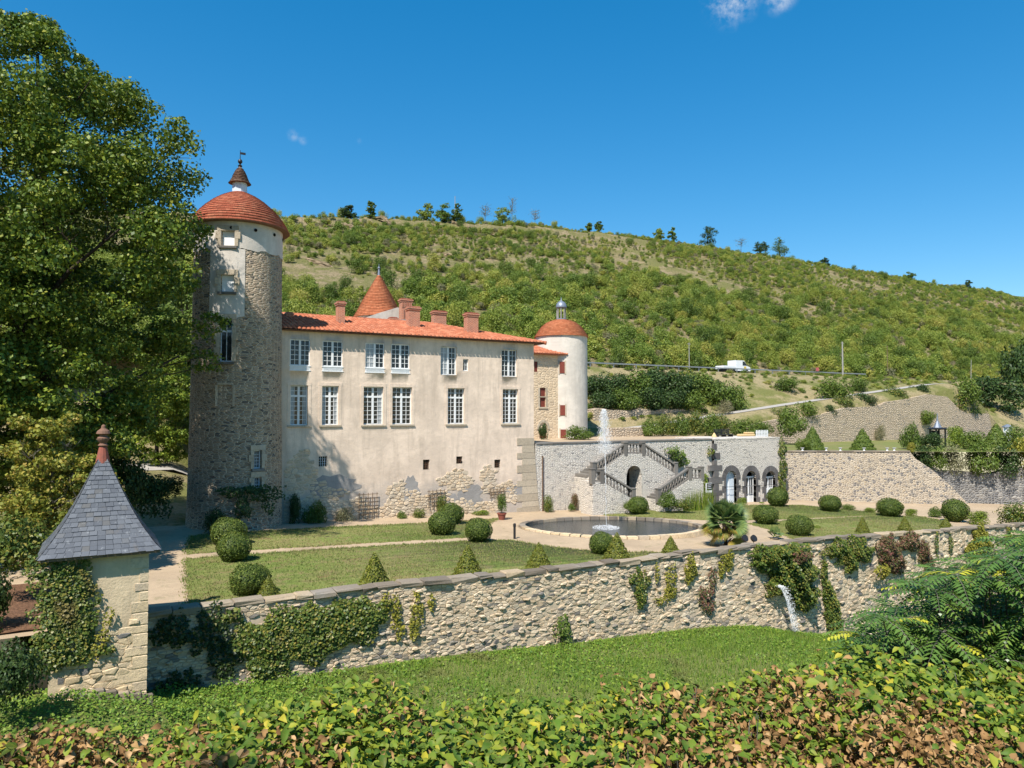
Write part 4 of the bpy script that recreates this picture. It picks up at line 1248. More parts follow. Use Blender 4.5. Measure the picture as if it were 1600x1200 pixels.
m.box(19.5, wx1 + 1, WY - 0.5, WY + 9, ze_ - 0.08, ze_ - 0.01)
rw = m.build('roof', 'tile_canal', wing)
sl2 = Vector((0, 4.7, 1.5)).normalized(); nm2 = Vector((0, -1.5, 4.7)).normalized()
V, F, rn = canal_tiles(Vector((30, WY - 0.5, ze_ + 0.02)), Vector((1, 0, 0)), sl2, nm2, wx1 + 1 - 30, 0.36, lambda s, t_: 0 <= t_ < 4.9)
tag(np_obj('roof_tiles', np.array([tuple(v) for v in V]), np.array(F), 'tile_canal', rw, rnd=rn), kind='stuff')

WTY = 62.0
pc = at_y(877, 526, WTY); wtx = pc.x; YW = 0.5 * wtx + 0.866 * WTY
wr = 40.5 * YW / FPX
wt_ = empty('white_round_tower', (wtx, WTY, TER)); tag(wt_, 'white plastered round tower with orange dome and small grey columned cupola', 'tower')
zwe = pc.z - 0.1
m = MB(); m.lathe([(wr, TER - 0.5), (wr, 7), (wr, 10), (wr, zwe + 0.1)], (wtx, WTY, 0), 56, cap=False); m.build('wall', 'plaster_white', wt_, smooth=True)
hd = (526 - 498) * YW / FPX
tiled_roof(wt_, [(wr + 0.12, 0), (wr * 0.93, hd * 0.28), (wr * 0.78, hd * 0.58), (wr * 0.58, hd * 0.82), (wr * 0.36, hd * 0.95), (0.55, hd)], (wtx, WTY, zwe), 18, 'tile_cone')
lz = zwe + hd; k_ = YW / FPX
cup = MB(); cup.lathe([(0.52, 0.0), (0.52, 0.10)], (wtx, WTY, lz), 12); cu = cup.build('cupola_base', 'lead', wt_)
col = MB(); col.lathe([(0.055, 0.08), (0.045, 19 * k_)], (0, 0, 0), 8); cme = None
for i in range(8):
    a = 2 * PI * i / 8 + 0.15
    c = MB(); c.lathe([(0.06, 0.08), (0.05, 19 * k_)], (wtx + 0.44 * math.cos(a), WTY + 0.44 * math.sin(a), lz), 8); c.build('column', 'pole_grey', wt_)
c = MB(); c.lathe([(0.56, 18.6 * k_), (0.58, 19.6 * k_), (0.55, 22 * k_), (0.47, 25.5 * k_), (0.32, 28 * k_), (0.12, 29.5 * k_), (0.05, 31 * k_), (0.015, 36 * k_)], (wtx, WTY, lz), 18); c.build('cupola_dome', 'lead', wt_, smooth=True)
for u0, u1, v0, v1 in [(874.5, 882, 565, 583), (875, 882.5, 633, 649), (875.5, 883.5, 671, 691)]:
    # shuttered windows on the left flank of the tower
    u0 -= 0; off = ((u0 + u1) / 2 - 877) * YW / FPX
    a = math.atan2(-WTY, -wtx) + math.asin(off / wr)
    zz0 = at_depth(u0, v1, YW - wr).z; zz1 = at_depth(u0, v0, YW - wr).z
    ey = -Vector((math.cos(a), math.sin(a), 0)); ex = Vector((-math.sin(a), math.cos(a), 0))
    fr = Matrix.Translation((wtx - ey.x * wr, WTY - ey.y * wr, zz0)) @ Matrix((ex, ey, Vector((0, 0, 1)))).transposed().to_4x4()
    m = MB(fr); w = (u1 - u0) * YW / FPX; m.box(-w / 2, w / 2, -0.05, 0.1, 0, zz1 - zz0)
    o = m.build('shutter', 'shutter_red', wt_)
    s = MB(fr); s.box(-w / 2 - 0.12, -w / 2 - 0.003, -0.03, 0.1, -0.1, zz1 - zz0 + 0.12); s.box(w / 2 + 0.003, w / 2 + 0.12, -0.03, 0.1, -0.1, zz1 - zz0 + 0.12); s.build('jamb_stone', 'cut_stone', o)

# ================================================================== retaining wall of the garden
R4 = random.Random(11)
gw_ = empty('garden_retaining_wall', (20, WALL_Y, wall_bot(20)))
tag(gw_, 'long rubble retaining wall with weathered coping holding up the garden above the meadow', 'retaining wall')
xs_ = np.linspace(1.2, 72, 150)
core = MB()
vs_ = []; fs_ = []
for i, x in enumerate(xs_):
    zt = wall_top(x) - 0.10; zb_ = wall_bot(x) - 0.6
    for yy in (WALL_Y + 0.02, WALL_Y + 0.55):
        vs_ += [(x, yy, zb_), (x, yy, zt)]
for i in range(len(xs_) - 1):
    a = i * 4; b = a + 4
    fs_ += [(a, b, b + 1, a + 1), (b + 2, a + 2, a + 3, b + 3), (a + 1, b + 1, b + 3, a + 3)]
core.add(vs_, fs_); core.build('mortar_core', 'mortar', gw_)
stones = []
x = 1.0
while x < 60:
    seg = 6.0
    zt = max(wall_top(x), wall_top(x + seg)); zb_ = min(wall_bot(x), wall_bot(x + seg)) - 0.3
    sc_ = 0.135 + 0.0024 * x
    for poly, ar in rubble_cells(x, x + seg, zb_, zt, sc_ * 1.45, sc_ * 0.66, jit=0.50, R=R4, gap=0.014):
        cx = sum(p[0] for p in poly) / len(poly); cz = sum(p[1] for p in poly) / len(poly)
        top = wall_top(cx) - 0.16
        if cz > top - 0.02 or cz < wall_bot(cx) - 0.25: continue
        poly = clip_half(poly, cx, top, 0.026, 1.0)
        if len(poly) < 3: continue
        rr = R4.random()
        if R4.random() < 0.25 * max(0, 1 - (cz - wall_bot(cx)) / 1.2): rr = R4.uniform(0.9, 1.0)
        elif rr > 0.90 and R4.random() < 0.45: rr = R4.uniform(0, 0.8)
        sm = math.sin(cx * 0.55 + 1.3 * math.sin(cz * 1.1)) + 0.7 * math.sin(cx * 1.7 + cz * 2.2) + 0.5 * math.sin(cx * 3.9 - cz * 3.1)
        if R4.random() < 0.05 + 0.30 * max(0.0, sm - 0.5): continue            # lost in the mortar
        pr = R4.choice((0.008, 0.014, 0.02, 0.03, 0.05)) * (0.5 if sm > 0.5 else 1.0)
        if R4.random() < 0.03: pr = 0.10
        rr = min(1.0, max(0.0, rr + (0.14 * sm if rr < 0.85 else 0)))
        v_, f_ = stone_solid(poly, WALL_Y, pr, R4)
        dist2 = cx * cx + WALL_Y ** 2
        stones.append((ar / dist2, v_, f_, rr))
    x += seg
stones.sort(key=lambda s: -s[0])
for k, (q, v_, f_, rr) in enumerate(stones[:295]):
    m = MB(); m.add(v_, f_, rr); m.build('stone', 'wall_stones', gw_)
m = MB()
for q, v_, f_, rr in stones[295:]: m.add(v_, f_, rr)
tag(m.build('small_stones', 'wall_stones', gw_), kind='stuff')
x = 1.3
while x < 66:
    L = R4.uniform(0.45, 1.25)
    z0 = wall_top(x); z1 = wall_top(x + L)
    d = R4.uniform(-0.045, 0.03); dy = R4.uniform(-0.06, 0.06); th_ = R4.uniform(0.11, 0.24)
    a = math.atan2(z1 - z0, L)
    fr = Matrix.Translation((x, WALL_Y - 0.09 + dy, z0 + d)) @ Matrix.Rotation(-a, 4, 'Y')
    m = MB(fr); m.box(0.015, L - 0.012, 0, 0.62, -th_, 0, 0.035)
    for i_, v in enumerate(m.v):
        m.v[i_] = (v[0] + R4.uniform(-0.03, 0.02), v[1] + R4.uniform(-0.045, 0.03), v[2] + R4.uniform(-0.035, 0.02))
    m.build('coping_stone', 'coping_grey', gw_)
    x += L

# ================================================================== slate-roofed pavilion on the wall
PX0, PX1, PY0, PY1 = -0.98, 1.50, 24.4, 26.9
PZ = 2.88; PAP = 5.58; PBOT = -2.4
pav = empty('slate_pavilion', ((PX0 + PX1) / 2, (PY0 + PY1) / 2, -1.5))
tag(pav, 'small square stone pavilion with flared pyramid slate roof and terracotta finial', 'pavilion')
m = MB(); m.box(PX0, PX1, PY0, PY1, PBOT, PZ + 0.05); m.build('wall', 'plaster_pavilion', pav)
pstones = []
for poly, ar in rubble_cells(-0.75, PX1 - 0.02, PBOT, 1.35, 0.30, 0.17, jit=0.46, R=R4, gap=0.016):
    cx = sum(p[0] for p in poly) / len(poly); cz = sum(p[1] for p in poly) / len(poly)
    if cx > PX1 - 0.42 + 0.16 * math.sin(cz * 9): continue
    if cz > 0.95 - 0.3 * math.sin(cx * 3) - 0.25 * (cx > 0.6) + 0.5 * (cx < 0.45): continue
    v_, f_ = stone_solid(poly, PY0 - 0.003, R4.choice((0.012, 0.02, 0.035, 0.05)), R4, back=0.002)
    rr = R4.random() * 0.9 if R4.random() < 0.9 else 1.0
    m = MB(); m.add(v_, f_, rr); m.build('stone', 'pale_stones', pav)
zq = PBOT + 0.5; k = 0
while zq < PZ - 0.35:
    hq = R4.uniform(0.24, 0.42); wq = R4.uniform(0.55, 0.95) if k % 2 else R4.uniform(0.35, 0.5)
    if zq > 0.9: wq *= 0.5
    m = MB(); m.box(PX1 - wq, PX1 + 0.010, PY0 - 0.016 - R4.uniform(0, 0.012), PY0 + R4.uniform(0.5, 0.9), zq + 0.008, zq + hq - 0.01, 0.02, rnd=R4.random() * 0.88); m.build('quoin', 'pale_stones', pav)
    zq += hq; k += 1
for k in range(5):
    m = MB(); xx = 0.1 + k * 0.32
    m.box(xx, xx + 0.30, PY0 - 0.22 + 0.02 * k, PY0 - 0.02, -1.25 - 0.09 * k - 0.4, -0.98 - 0.10 * k, 0.03); m.build('footing_stone', 'coping_grey', pav)
# roof: four flared faces of slates
pcx, pcy = (PX0 + PX1) / 2, (PY0 + PY1) / 2
half = (PX1 - PX0) / 2 + 0.32
HR = PAP - PZ
def flare(t_):          # half width at height fraction
    return 0.11 + (half - 0.11) * (1 - t_) ** 1.0 * (0.80 + 0.20 * (1 - t_) ** 3)
rm = MB(); n = 14
vs_ = []; fs_ = []
for k in range(n + 1):
    h_ = flare(k / n) - 0.02; z = PZ + HR * k / n
    vs_ += [(pcx - h_, pcy - h_, z), (pcx + h_, pcy - h_, z), (pcx + h_, pcy + h_, z), (pcx - h_, pcy + h_, z)]
for k in range(n):
    for i in range(4):
        j = (i + 1) % 4; fs_.append((k * 4 + i, k * 4 + j, k * 4 + 4 + j, k * 4 + 4 + i))
fs_.append((3, 2, 1, 0))
rm.add(vs_, fs_); proof = rm.build('roof', 'slate', pav)
m = MB(); m.box(pcx - half + 0.04, pcx + half - 0.04, pcy - half + 0.04, pcy + half - 0.04, PZ - 0.09, PZ - 0.004); m.build('eave_board', 'timber', proof)
rest = MB(); NR = 21
for side in range(4):
    c_, s_ = [(1, 0), (0, 1), (-1, 0), (0, -1)][side]
    for k in range(NR):
        t0 = k / NR; t1 = min(1.0, (k + 1.12) / NR)
        h0 = flare(t0); h1 = flare(t1); z0 = PZ + HR * t0; z1 = PZ + HR * t1
        nw = max(1, int(round(2 * h0 / 0.205)))
        offs = 0.5 * (k % 2)
        edges = [-1.0] + [(-1 + 2 * (i + offs + R4.uniform(-0.08, 0.08)) / nw) for i in range(0 if offs else 1, nw)] + [1.0]
        for e0, e1 in zip(edges[:-1], edges[1:]):
            if (e1 - e0) * h0 < 0.03: continue
            g = 0.004 / h0
            lift = R4.uniform(0.016, 0.030); dr = R4.uniform(-0.012, 0.01)
            def pt(e, hh, z, out):
                lx, ly = e * hh, -(hh + out)
                return (pcx + lx * c_ - ly * s_, pcy + lx * s_ + ly * c_, z)
            vs_ = [pt(e0 + g, h0, z0 + dr, lift), pt(e1 - g, h0, z0 + dr, lift), pt(e1 - g, h1, z1, 0.002), pt(e0 + g, h1, z1, 0.002), pt(e0 + g, h0, z0 + dr, lift - 0.012), pt(e1 - g, h0, z0 + dr, lift - 0.012)]
            fs_ = [(0, 1, 2, 3), (4, 5, 1, 0)]
            rr = R4.random()
            if side == 0: mm = MB(); mm.add(vs_, fs_, rr); mm.build('slate', 'slate', proof)
            else: rest.add(vs_, fs_, rr)
tag(rest.build('side_slates', 'slate', proof), kind='stuff')
fin = MB(); fin.lathe([(0.20, -0.16), (0.17, 0.02), (0.12, 0.28), (0.10, 0.36)], (pcx, pcy, PAP), 12); fo = fin.build('finial_base', 'terracotta', pav)
fin = MB(); fin.lathe([(0.10, 0.34), (0.15, 0.38), (0.09, 0.44), (0.16, 0.54), (0.18, 0.60), (0.11, 0.66), (0.10, 0.70), (0.20, 0.74), (0.17, 0.82), (0.07, 0.90), (0.06, 0.98), (0.02, 1.02)], (pcx, pcy, PAP), 14); fin.build('finial_urn', 'tile_brown', pav)

# ================================================================== terrace wall, stairs and arched doors
SX1 = at_y(1113, 740, FY).x            # where the arched part begins
AX1 = at_y(1216, 740, FY).x
tw = empty('terrace_wall', (44, FY, gz(44)))
tag(tw, 'pale rubble terrace wall running from the house corner behind the staircase', 'terrace wall')
# doorway under the stairs (hole with a round head)
def arch_wall(x0, x1, z0, z1, y, arches, depth, nx=20, nz=8):
    """flat wall with round-headed openings: arches (xa, xb, zb, zspring)"""
    hs = [(a, b, zb_, zs_ + (b - a) / 2 + 0.02) for a, b, zb_, zs_ in arches]
    V, Q, W = wall_grid(lambda s, t_, d: (s, y + d, t_), np.linspace(x0, x1, nx), np.linspace(z0, z1, nz), hs, depth)
    V = [tuple(v) for v in V]; Q = [tuple(q) for q in Q]
    for (a, b, zb_, zs_), h in zip(arches, hs):
        r = (b - a) / 2; c = (a + b) / 2; n = 14
        for i in range(n):
            t0 = PI - PI * i / n; t1 = PI - PI * (i + 1) / n
            pa = (c + r * math.cos(t0), zs_ + r * math.sin(t0)); pb = (c + r * math.cos(t1), zs_ + r * math.sin(t1))
            k = len(V)
            V += [(pa[0], y, pa[1]), (pb[0], y, pb[1]), (pb[0], y, h[3]), (pa[0], y, h[3]), (pa[0], y + depth, pa[1]), (pb[0], y + depth, pb[1])]
            Q += [(k, k + 1, k + 2, k + 3), (k + 4, k + 5, k + 1, k)]
    return np.array(V), np.array(Q)
m = MB()
m.box(HX1 + 0.15, SX1, FY, FY + 0.7, -2.6, TER + 0.12)
m.build('wall', 'rubble_terrace', tw)
x = HX1 + 0.2
while x < SX1 - 0.2:
    L = min(R4.uniform(0.9, 1.6), SX1 - x)
    m = MB(); m.box(x + 0.008, x + L - 0.008, FY - 0.06, FY + 0.75, TER + 0.123, TER + 0.25, 0.02); m.build('coping_stone', 'grey_stone', tw); x += L
# drain pipe by the house corner
m = MB(); m.tube([(HX1 + 0.75, FY - 0.08, -1.2), (HX1 + 0.75, FY - 0.08, 3.6)], 0.05, 8); m.build('drain_pipe', 'rust', tw)

st = empty('double_staircase', (at_y(992, 780, 45.0).x, 45.3, gz(39)))
tag(st, 'grey stone double staircase with balustrades folding around a dark arched doorway', 'staircase')
UYF, UYB = 45.2, FY - 0.004              # upper flights
LYF, LYB = 43.7, 45.195                 # lower flights in front
def px(u, v, y): p = at_y(u, v, y); return (p.x, p.z)
up_poly = [px(921, 815, UYF), px(1063, 815, UYF), px(1063, 748, UYF), px(1056, 741, UYF), px(1007, 709, UYF), px(977, 709, UYF), px(929, 742, UYF), px(921, 748, UYF)]
aL, aR = px(979, 760, UYF)[0], px(1003, 760, UYF)[0]
zsp = px(990, 743, UYF)[1]; zbt = -1.6
V = []; F = []
def quad(a, b, c, d):
    k = len(V); V.extend([a, b, c, d]); F.append((k, k + 1, k + 2, k + 3))
# front as vertical strips between floor and the sloping top, open under the arch
xs_all = sorted(set([p[0] for p in up_poly] + [aL, aR] + [aL + (aR - aL) * i / 12 for i in range(13)] + list(np.linspace(up_poly[0][0], up_poly[1][0], 24))))
tops = sorted([up_poly[i] for i in (7, 6, 5, 4, 3, 2)])
tp = lambda x: interp(x, tops)
rA = (aR - aL) / 2; cA = (aL + aR) / 2
for xa, xb in zip(xs_all[:-1], xs_all[1:]):
    lo = lambda x: zbt if not (aL - 1e-6 <= (xa + xb) / 2 <= aR + 1e-6) else zsp + math.sqrt(max(0, rA * rA - (x - cA) ** 2))
    quad((xa, UYF, lo(xa)), (xb, UYF, lo(xb)), (xb, UYF, tp(xb)), (xa, UYF, tp(xa)))
    quad((xa, UYF, tp(xa)), (xb, UYF, tp(xb)), (xb, UYB, tp(xb)), (xa, UYB, tp(xa)))
    if lo(xa) > zbt: quad((xa, UYB - 0.3, lo(xa)), (xb, UYB - 0.3, lo(xb)), (xb, UYF, lo(xb)), (xa, UYF, lo(xa)))
for xx, flip in ((aL, 0), (aR, 1)):
    q = [(xx, UYF, zbt), (xx, UYF, zsp), (xx, UYB - 0.3, zsp), (xx, UYB - 0.3, zbt)]
    quad(*(q if not flip else q[::-1]))
for xx, flip in ((up_poly[0][0], 1), (up_poly[1][0], 0)):
    q = [(xx, UYF, zbt), (xx, UYB, zbt), (xx, UYB, tp(xx)), (xx, UYF, tp(xx))]
    quad(*(q if not flip else q[::-1]))
np_obj('stair_block', np.array(V), np.array(F), 'rubble_terrace', st)
for (xa, za), (xb, zb_) in zip(tops[:-1], tops[1:]):
    n = max(1, int(abs(za - zb_) / 0.17)); 
    for i in range(n):
        x0 = xa + (xb - xa) * i / n; x1 = xa + (xb - xa) * (i + 1) / n; zt = max(za + (zb_ - za) * i / n, za + (zb_ - za) * (i + 1) / n)
        m = MB(); m.box(x0, x1, UYF + 0.32, UYB, zt - 0.2, zt + 0.015); m.build('step', 'grey_stone', st)
m = MB(); m.box(aL - 0.1, aR + 0.1, UYB - 0.31, UYB - 0.29, zbt, zsp + rA + 0.2); m.build('passage_shade', 'shade_black', st)  # near-black sheet painting the shade at the back of the archway
# lower flights
lf = [px(926, 800, LYF), px(992, 806, LYF), px(992, 782, LYF), px(941, 753, LYF), px(926, 753, LYF)]
rfp = [px(1030, 806, LYF), px(1099, 800, LYF), px(1099, 748, LYF), px(1079, 748, LYF), px(1030, 781, LYF)]
for P_ in (lf, rfp): P_[0] = (P_[0][0], -2.3); P_[1] = (P_[1][0], -2.3)
m = MB(); m.prism(lf, LYF, LYB); m.build('lower_flight', 'rubble_terrace', st)
m = MB(); m.prism(rfp, LYF, LYB); m.build('lower_flight', 'rubble_terrace', st)
# steps on the lower flights
for (A, B) in ((lf[3], lf[2]), (rfp[3], rfp[4])):
    n = 9
    for i in range(n):
        xa = A[0] + (B[0] - A[0]) * i / n; xb = A[0] + (B[0] - A[0]) * (i + 1) / n; z1 = A[1] + (B[1] - A[1]) * i / n
        m = MB(); m.box(min(xa, xb), max(xa, xb), LYF + 0.25, LYB - 0.02, A[1] + (B[1] - A[1]) * (i + 1) / n - 0.15, z1 + 0.01); m.build('step', 'grey_stone', st)
# balustrades
bal = MB(); bal.lathe([(0.085, 0.0), (0.085, 0.05), (0.05, 0.08), (0.075, 0.20), (0.085, 0.28), (0.055, 0.42), (0.04, 0.50), (0.06, 0.56), (0.085, 0.60), (0.085, 0.66)], (0, 0, 0), 8)
bme = bpy.data.meshes.new('baluster'); bme.from_pydata([tuple(v) for v in bal.v], [], bal.f)
_a = bme.attributes.new('rnd', 'FLOAT', 'FACE'); _a.data.foreach_set('value', [0.5] * len(bal.f))
bme.materials.append(M('grey_stone')); bme.update()
def balustrade(parent, A, B, y, spacing=0.30):
    """A, B: (x, z) of the foot line"""
    (xa, za), (xb, zb_) = sorted((A, B))
    L = xb - xa
    for z0, z1, e in ((0.0, 0.12, 0.13), (0.78, 0.92, 0.15)):
        m = MB(); m.prism([(xa, za + z0), (xb, zb_ + z0), (xb, zb_ + z1), (xa, za + z1)], y - e, y + e); m.build('handrail' if z0 else 'stringer', 'grey_stone', parent)
    n = max(1, int(L / spacing))
    for i in range(n):
        f = (i + 0.5) / n
        o = shared('baluster', bme, (xa + L * f, y, za + (zb_ - za) * f + 0.12), parent=parent)
def post(parent, x, z, y, h=1.0):
    m = MB(); m.box(x - 0.17, x + 0.17, y - 0.17, y + 0.17, z - 0.1, z + h - 0.06); m.box(x - 0.2, x + 0.2, y - 0.2, y + 0.2, z + h - 0.06, z + h + 0.05, 0.02); m.build('newel_post', 'grey_stone', parent)
UY = UYF + 0.16; LY = LYF + 0.16
balustrade(st, px(931, 742, UYF), px(976, 711, UYF), UY); balustrade(st, px(980, 710, UYF), px(1004, 710, UYF), UY); balustrade(st, px(1008, 711, UYF), px(1054, 741, UYF), UY)
for u, v in ((929, 743), (978, 711), (1006, 711), (1057, 742)): post(st, px(u, v, UYF)[0], px(u, v, UYF)[1], UY)
balustrade(st, px(943, 755, LYF), px(990, 783, LYF), LY); balustrade(st, px(928, 754, LYF), px(939, 754, LYF), LY)
balustrade(st, px(1032, 782, LYF), px(1077, 749, LYF), LY); balustrade(st, px(1081, 749, LYF), px(1097, 749, LYF), LY)
for u, v in ((927, 754), (941, 754), (991, 784), (1031, 784), (1079, 749), (1098, 749)): post(st, px(u, v, LYF)[0], px(u, v, LYF)[1], LY)

# the arched garden house
AY = FY - 0.25
ah = empty('arched_garden_house', ((SX1 + AX1) / 2, AY, gz(55)))
tag(ah, 'pale stone garden house with three arches edged in black basalt and white doors', 'house')
arches = []
for uc in (1142.5, 1173.5, 1204):
    c = at_y(uc, 760, AY).x; zs_ = at_y(uc, 747, AY).z; zb_ = at_y(uc, 787, AY).z
    arches.append((c - 0.66, c + 0.66, zb_, zs_))
V, Q = arch_wall(SX1, AX1, -2.4, TER + 0.1, AY, arches, 0.45)
np_obj('wall', V, Q, 'rubble_terrace', ah)
m = MB(); m.box(SX1 + 0.01, AX1 - 0.01, AY + 1.4, AY + 5, -2.4, TER + 0.08); m.box(AX1 - 0.4, AX1, AY + 0.002, AY + 5, -2.4, TER + 0.09); m.box(SX1, AX1, AY - 0.02, AY + 5.01, TER + 0.10, TER + 0.22)
m.build('side_wall', 'rubble_terrace', ah)
m = MB(); m.box(SX1 + 0.02, AX1 - 0.42, AY + 1.3, AY + 1.39, -2.0, TER - 0.5); m.build('interior_shade', 'shade_black', ah)  # near-black sheet painting the shade of the room behind the doors
for k, (xa, xb, zb_, zs_) in enumerate(arches):
    c = (xa + xb) / 2; r = (xb - xa) / 2
    for i in range(11):
        t0 = PI * i / 11 + 0.008; t1 = PI * (i + 1) / 11 - 0.008; ro = r + 0.50
        m = MB(); m.prism([(c + r * math.cos(t0), zs_ + r * math.sin(t0)), (c + ro * math.cos(t0), zs_ + ro * math.sin(t0)), (c + ro * math.cos(t1), zs_ + ro * math.sin(t1)), (c + r * math.cos(t1), zs_ + r * math.sin(t1))], AY - 0.05, AY + 0.3)
        m.build('voussoir', 'basalt', ah)
    zz = zb_; q = 0
    while zz < zs_ - 0.05:
        hq = min(0.55, zs_ - zz)
        for sgn in (-1, 1):
            edge = xa if sgn < 0 else xb
            w = 0.48 if q % 2 == 0 else 0.24
            x0, x1 = (edge - w, edge) if sgn < 0 else (edge, edge + w)
            m = MB(); m.box(x0, x1, AY - 0.05, AY + 0.3, zz + 0.008, zz + hq - 0.008); m.build('jamb_stone', 'basalt', ah)
        zz += hq; q += 1
    # doors
    fr = frame_y(xa + 0.02, AY + 0.24, zb_)
    hdr = zs_ - zb_
    if k == 0:
        m = MB(fr); m.box(0, 0.63, 0.04, 0.10, 0, hdr + 0.15); m.box(0.65, 1.28, 0.04, 0.10, 0, hdr + 0.15)
        r_ = 0.64; m.prism([(0.64 + r_ * math.cos(t_), hdr + 0.16 + 0.45 * math.sin(t_)) for t_ in np.linspace(0, PI, 12)], 0.045, 0.10)
        d = m.build('door', 'paint_blue_white', ah)
        m = MB(fr); m.box(0.05, 0.58, 0.02, 0.04, hdr * 0.55, hdr * 0.58); m.box(0.70, 1.23, 0.02, 0.04, hdr * 0.55, hdr * 0.58); m.box(0.60, 0.68, 0.0, 0.04, 0, hdr + 0.2); m.build('door_rail', 'paint_white', d)
    else:
        d = casement(ah, fr, 1.28, hdr + 0.05, [3, 1], 4, transom=None, mat='paint_white', depth=0.05, name='door')
        m = MB(fr); m.box(0.07, 0.57, 0.06, 0.12, 0.06, hdr * 0.30); m.box(0.71, 1.21, 0.06, 0.12, 0.06, hdr * (0.30 if k == 1 else 0.62)); m.build('door_panel', 'paint_white', d)
        m = MB(fr); m.box(-0.04, 1.32, 0.0, 0.14, hdr + 0.05, hdr + 0.14); m.build('transom', 'paint_white', d)
        if k == 2:
            m = MB(fr); m.box(0.07, 0.57, 0.045, 0.06, 0.06, hdr * 0.62); m.build('door_panel', 'paint_white', d)
# basalt corner blocks on the left edge
zz = -1.9; q = 0
while zz < TER - 0.3:
    hq = R4.uniform(0.42, 0.6); w = (0.95 if q % 2 else 0.5) if zz < 1.9 else (0.7 if q % 3 == 0 else 0.3)
    xo = 0.55 if (q % 2 and zz < 1.9) else 0.05
    m = MB(); m.box(SX1 - xo, SX1 + w, AY - 0.04, AY + 0.24, zz + 0.01, zz + hq - 0.012); m.build('corner_block', 'basalt', ah)
    zz += hq * (1.0 if zz < 1.9 else R4.uniform(1.0, 1.7)); q += 1
m = MB(); m.tube([(arches[0][0] - 0.3, AY - 0.09, arches[0][3] - 0.75), (arches[2][1] + 0.2, AY - 0.09, arches[2][3] - 0.62)], 0.018, 5); m.build('tie_bar', 'iron', ah)

# ---- the lower terrace wall further along, leaning back and broken at its end
def rframe(u0): 
    o = rw_pt(u0)
    return Matrix.Translation((o.x, o.y, 0)) @ Matrix((RG, FW, Vector((0, 0, 1)))).transposed().to_4x4()
RF = rframe(1218)
kx = RWD / FPX
def rl(u, v): return ((u - 1218) * kx, CAMZ + (HOR - v) * kx)       # wall coordinates of a pixel
p0 = rw_pt(1350); rwall = empty('buttress_terrace_wall', (p0.x, p0.y, -2.2))
tag(rwall, 'high battered rubble wall speckled with dark stones beyond the arched garden house', 'retaining wall')
poly = [(0, -3.2), (rl(1530, 0)[0], -3.4), rl(1507, 790), rl(1478, 757), rl(1452, 733), rl(1428, 716), (rl(1421, 0)[0], TER2), (0, TER2)]
m = MB(RF); n_ = len(poly)
vs_ = [(x, -0.13 * (TER2 - z), z) for x, z in poly] + [(x, 1.2, z) for x, z in poly]
fs_ = [tuple(range(n_)), tuple(range(2 * n_ - 1, n_ - 1, -1))] + [((i + 1) % n_, i, n_ + i, n_ + (i + 1) % n_) for i in range(n_)]
m.add(vs_, fs_); m.build('wall', 'rubble_right', rwall)
x = 0.1
while x < poly[6][0] - 0.6:
    L = R4.uniform(0.8, 1.5)
    m = MB(RF); m.box(x + 0.01, x + L - 0.01, -0.07, 0.5, TER2 + 0.003, TER2 + 0.14, 0.02); m.build('coping_stone', 'coping_grey', rwall); x += L
dm = MB(RF); dm.prism([(rl(1440, 0)[0], -4.2), (rl(1800, 0)[0], -4.6), (rl(1800, 0)[0], 1.6), rl(1600, 733), rl(1560, 742), rl(1520, 738), rl(1480, 736), rl(1445, 722)], 1.3, 2.2)
dw = dm.build('dark_rubble_wall', 'rubble_dark', None); tag(dw, 'tumbled wall of dark rubble showing under overhanging bushes past the battered wall', 'retaining wall')
# upper retaining wall under the lane, with its vine-draped top
UPY = 61.0
up = [(at_y(u, v, UPY).x, at_y(u, v, UPY).z) for u, v in [(1170, 664), (1215, 655), (1275, 650), (1320, 637), (1370, 635), (1385, 628), (1415, 624), (1450, 616), (1480, 620), (1500, 640), (1512, 646), (1545, 646), (1552, 680)]]
m = MB(); m.prism([(up[0][0], TER2 - 0.6), (up[-1][0], TER2 - 0.6)] + up[::-1], UPY, UPY + 0.8)
tag(m.build('lane_retaining_wall', 'rubble_upper', None), 'tall buff rubble wall with ragged top below the climbing lane', 'retaining wall')
m = MB(); a = at_y(946, 690, UPY); b = at_y(1008, 690, UPY); m.box(a.x, b.x, UPY - 0.6, UPY + 0.4, TER - 0.4, at_y(975, 668, UPY).z)
tag(m.build('low_terrace_wall', 'rubble_upper', None), 'short honey coloured rubble wall behind the fountain spray on the upper terrace', 'wall')
def bank_wall(u0, u1, v0, v1, y, lab):
    a = at_y(u0, v1, y); b = at_y(u1, v0, y); n = 16; pts = []
    for i in range(n + 1):
        x = a.x + (b.x - a.x) * i / n; zt = at_y(u0 + (u1 - u0) * i / n, v0, y).z + R4.uniform(-0.25, 0.2)
        pts.append((x, zt))
    m = MB(); m.prism([(a.x, a.z - 1.5), (b.x, a.z - 0.6)] + pts[::-1], y, y + 1.5)
    tag(m.build('bank_wall', 'rubble_upper', None), lab, 'wall')
bank_wall(928, 1110, 640, 660, 67.6, 'long low dry stone wall on the bank above the lane below dark hedge')
bank_wall(1176, 1262, 608, 634, 72.0, 'dry stone wall set high on the bank under the guardrail')

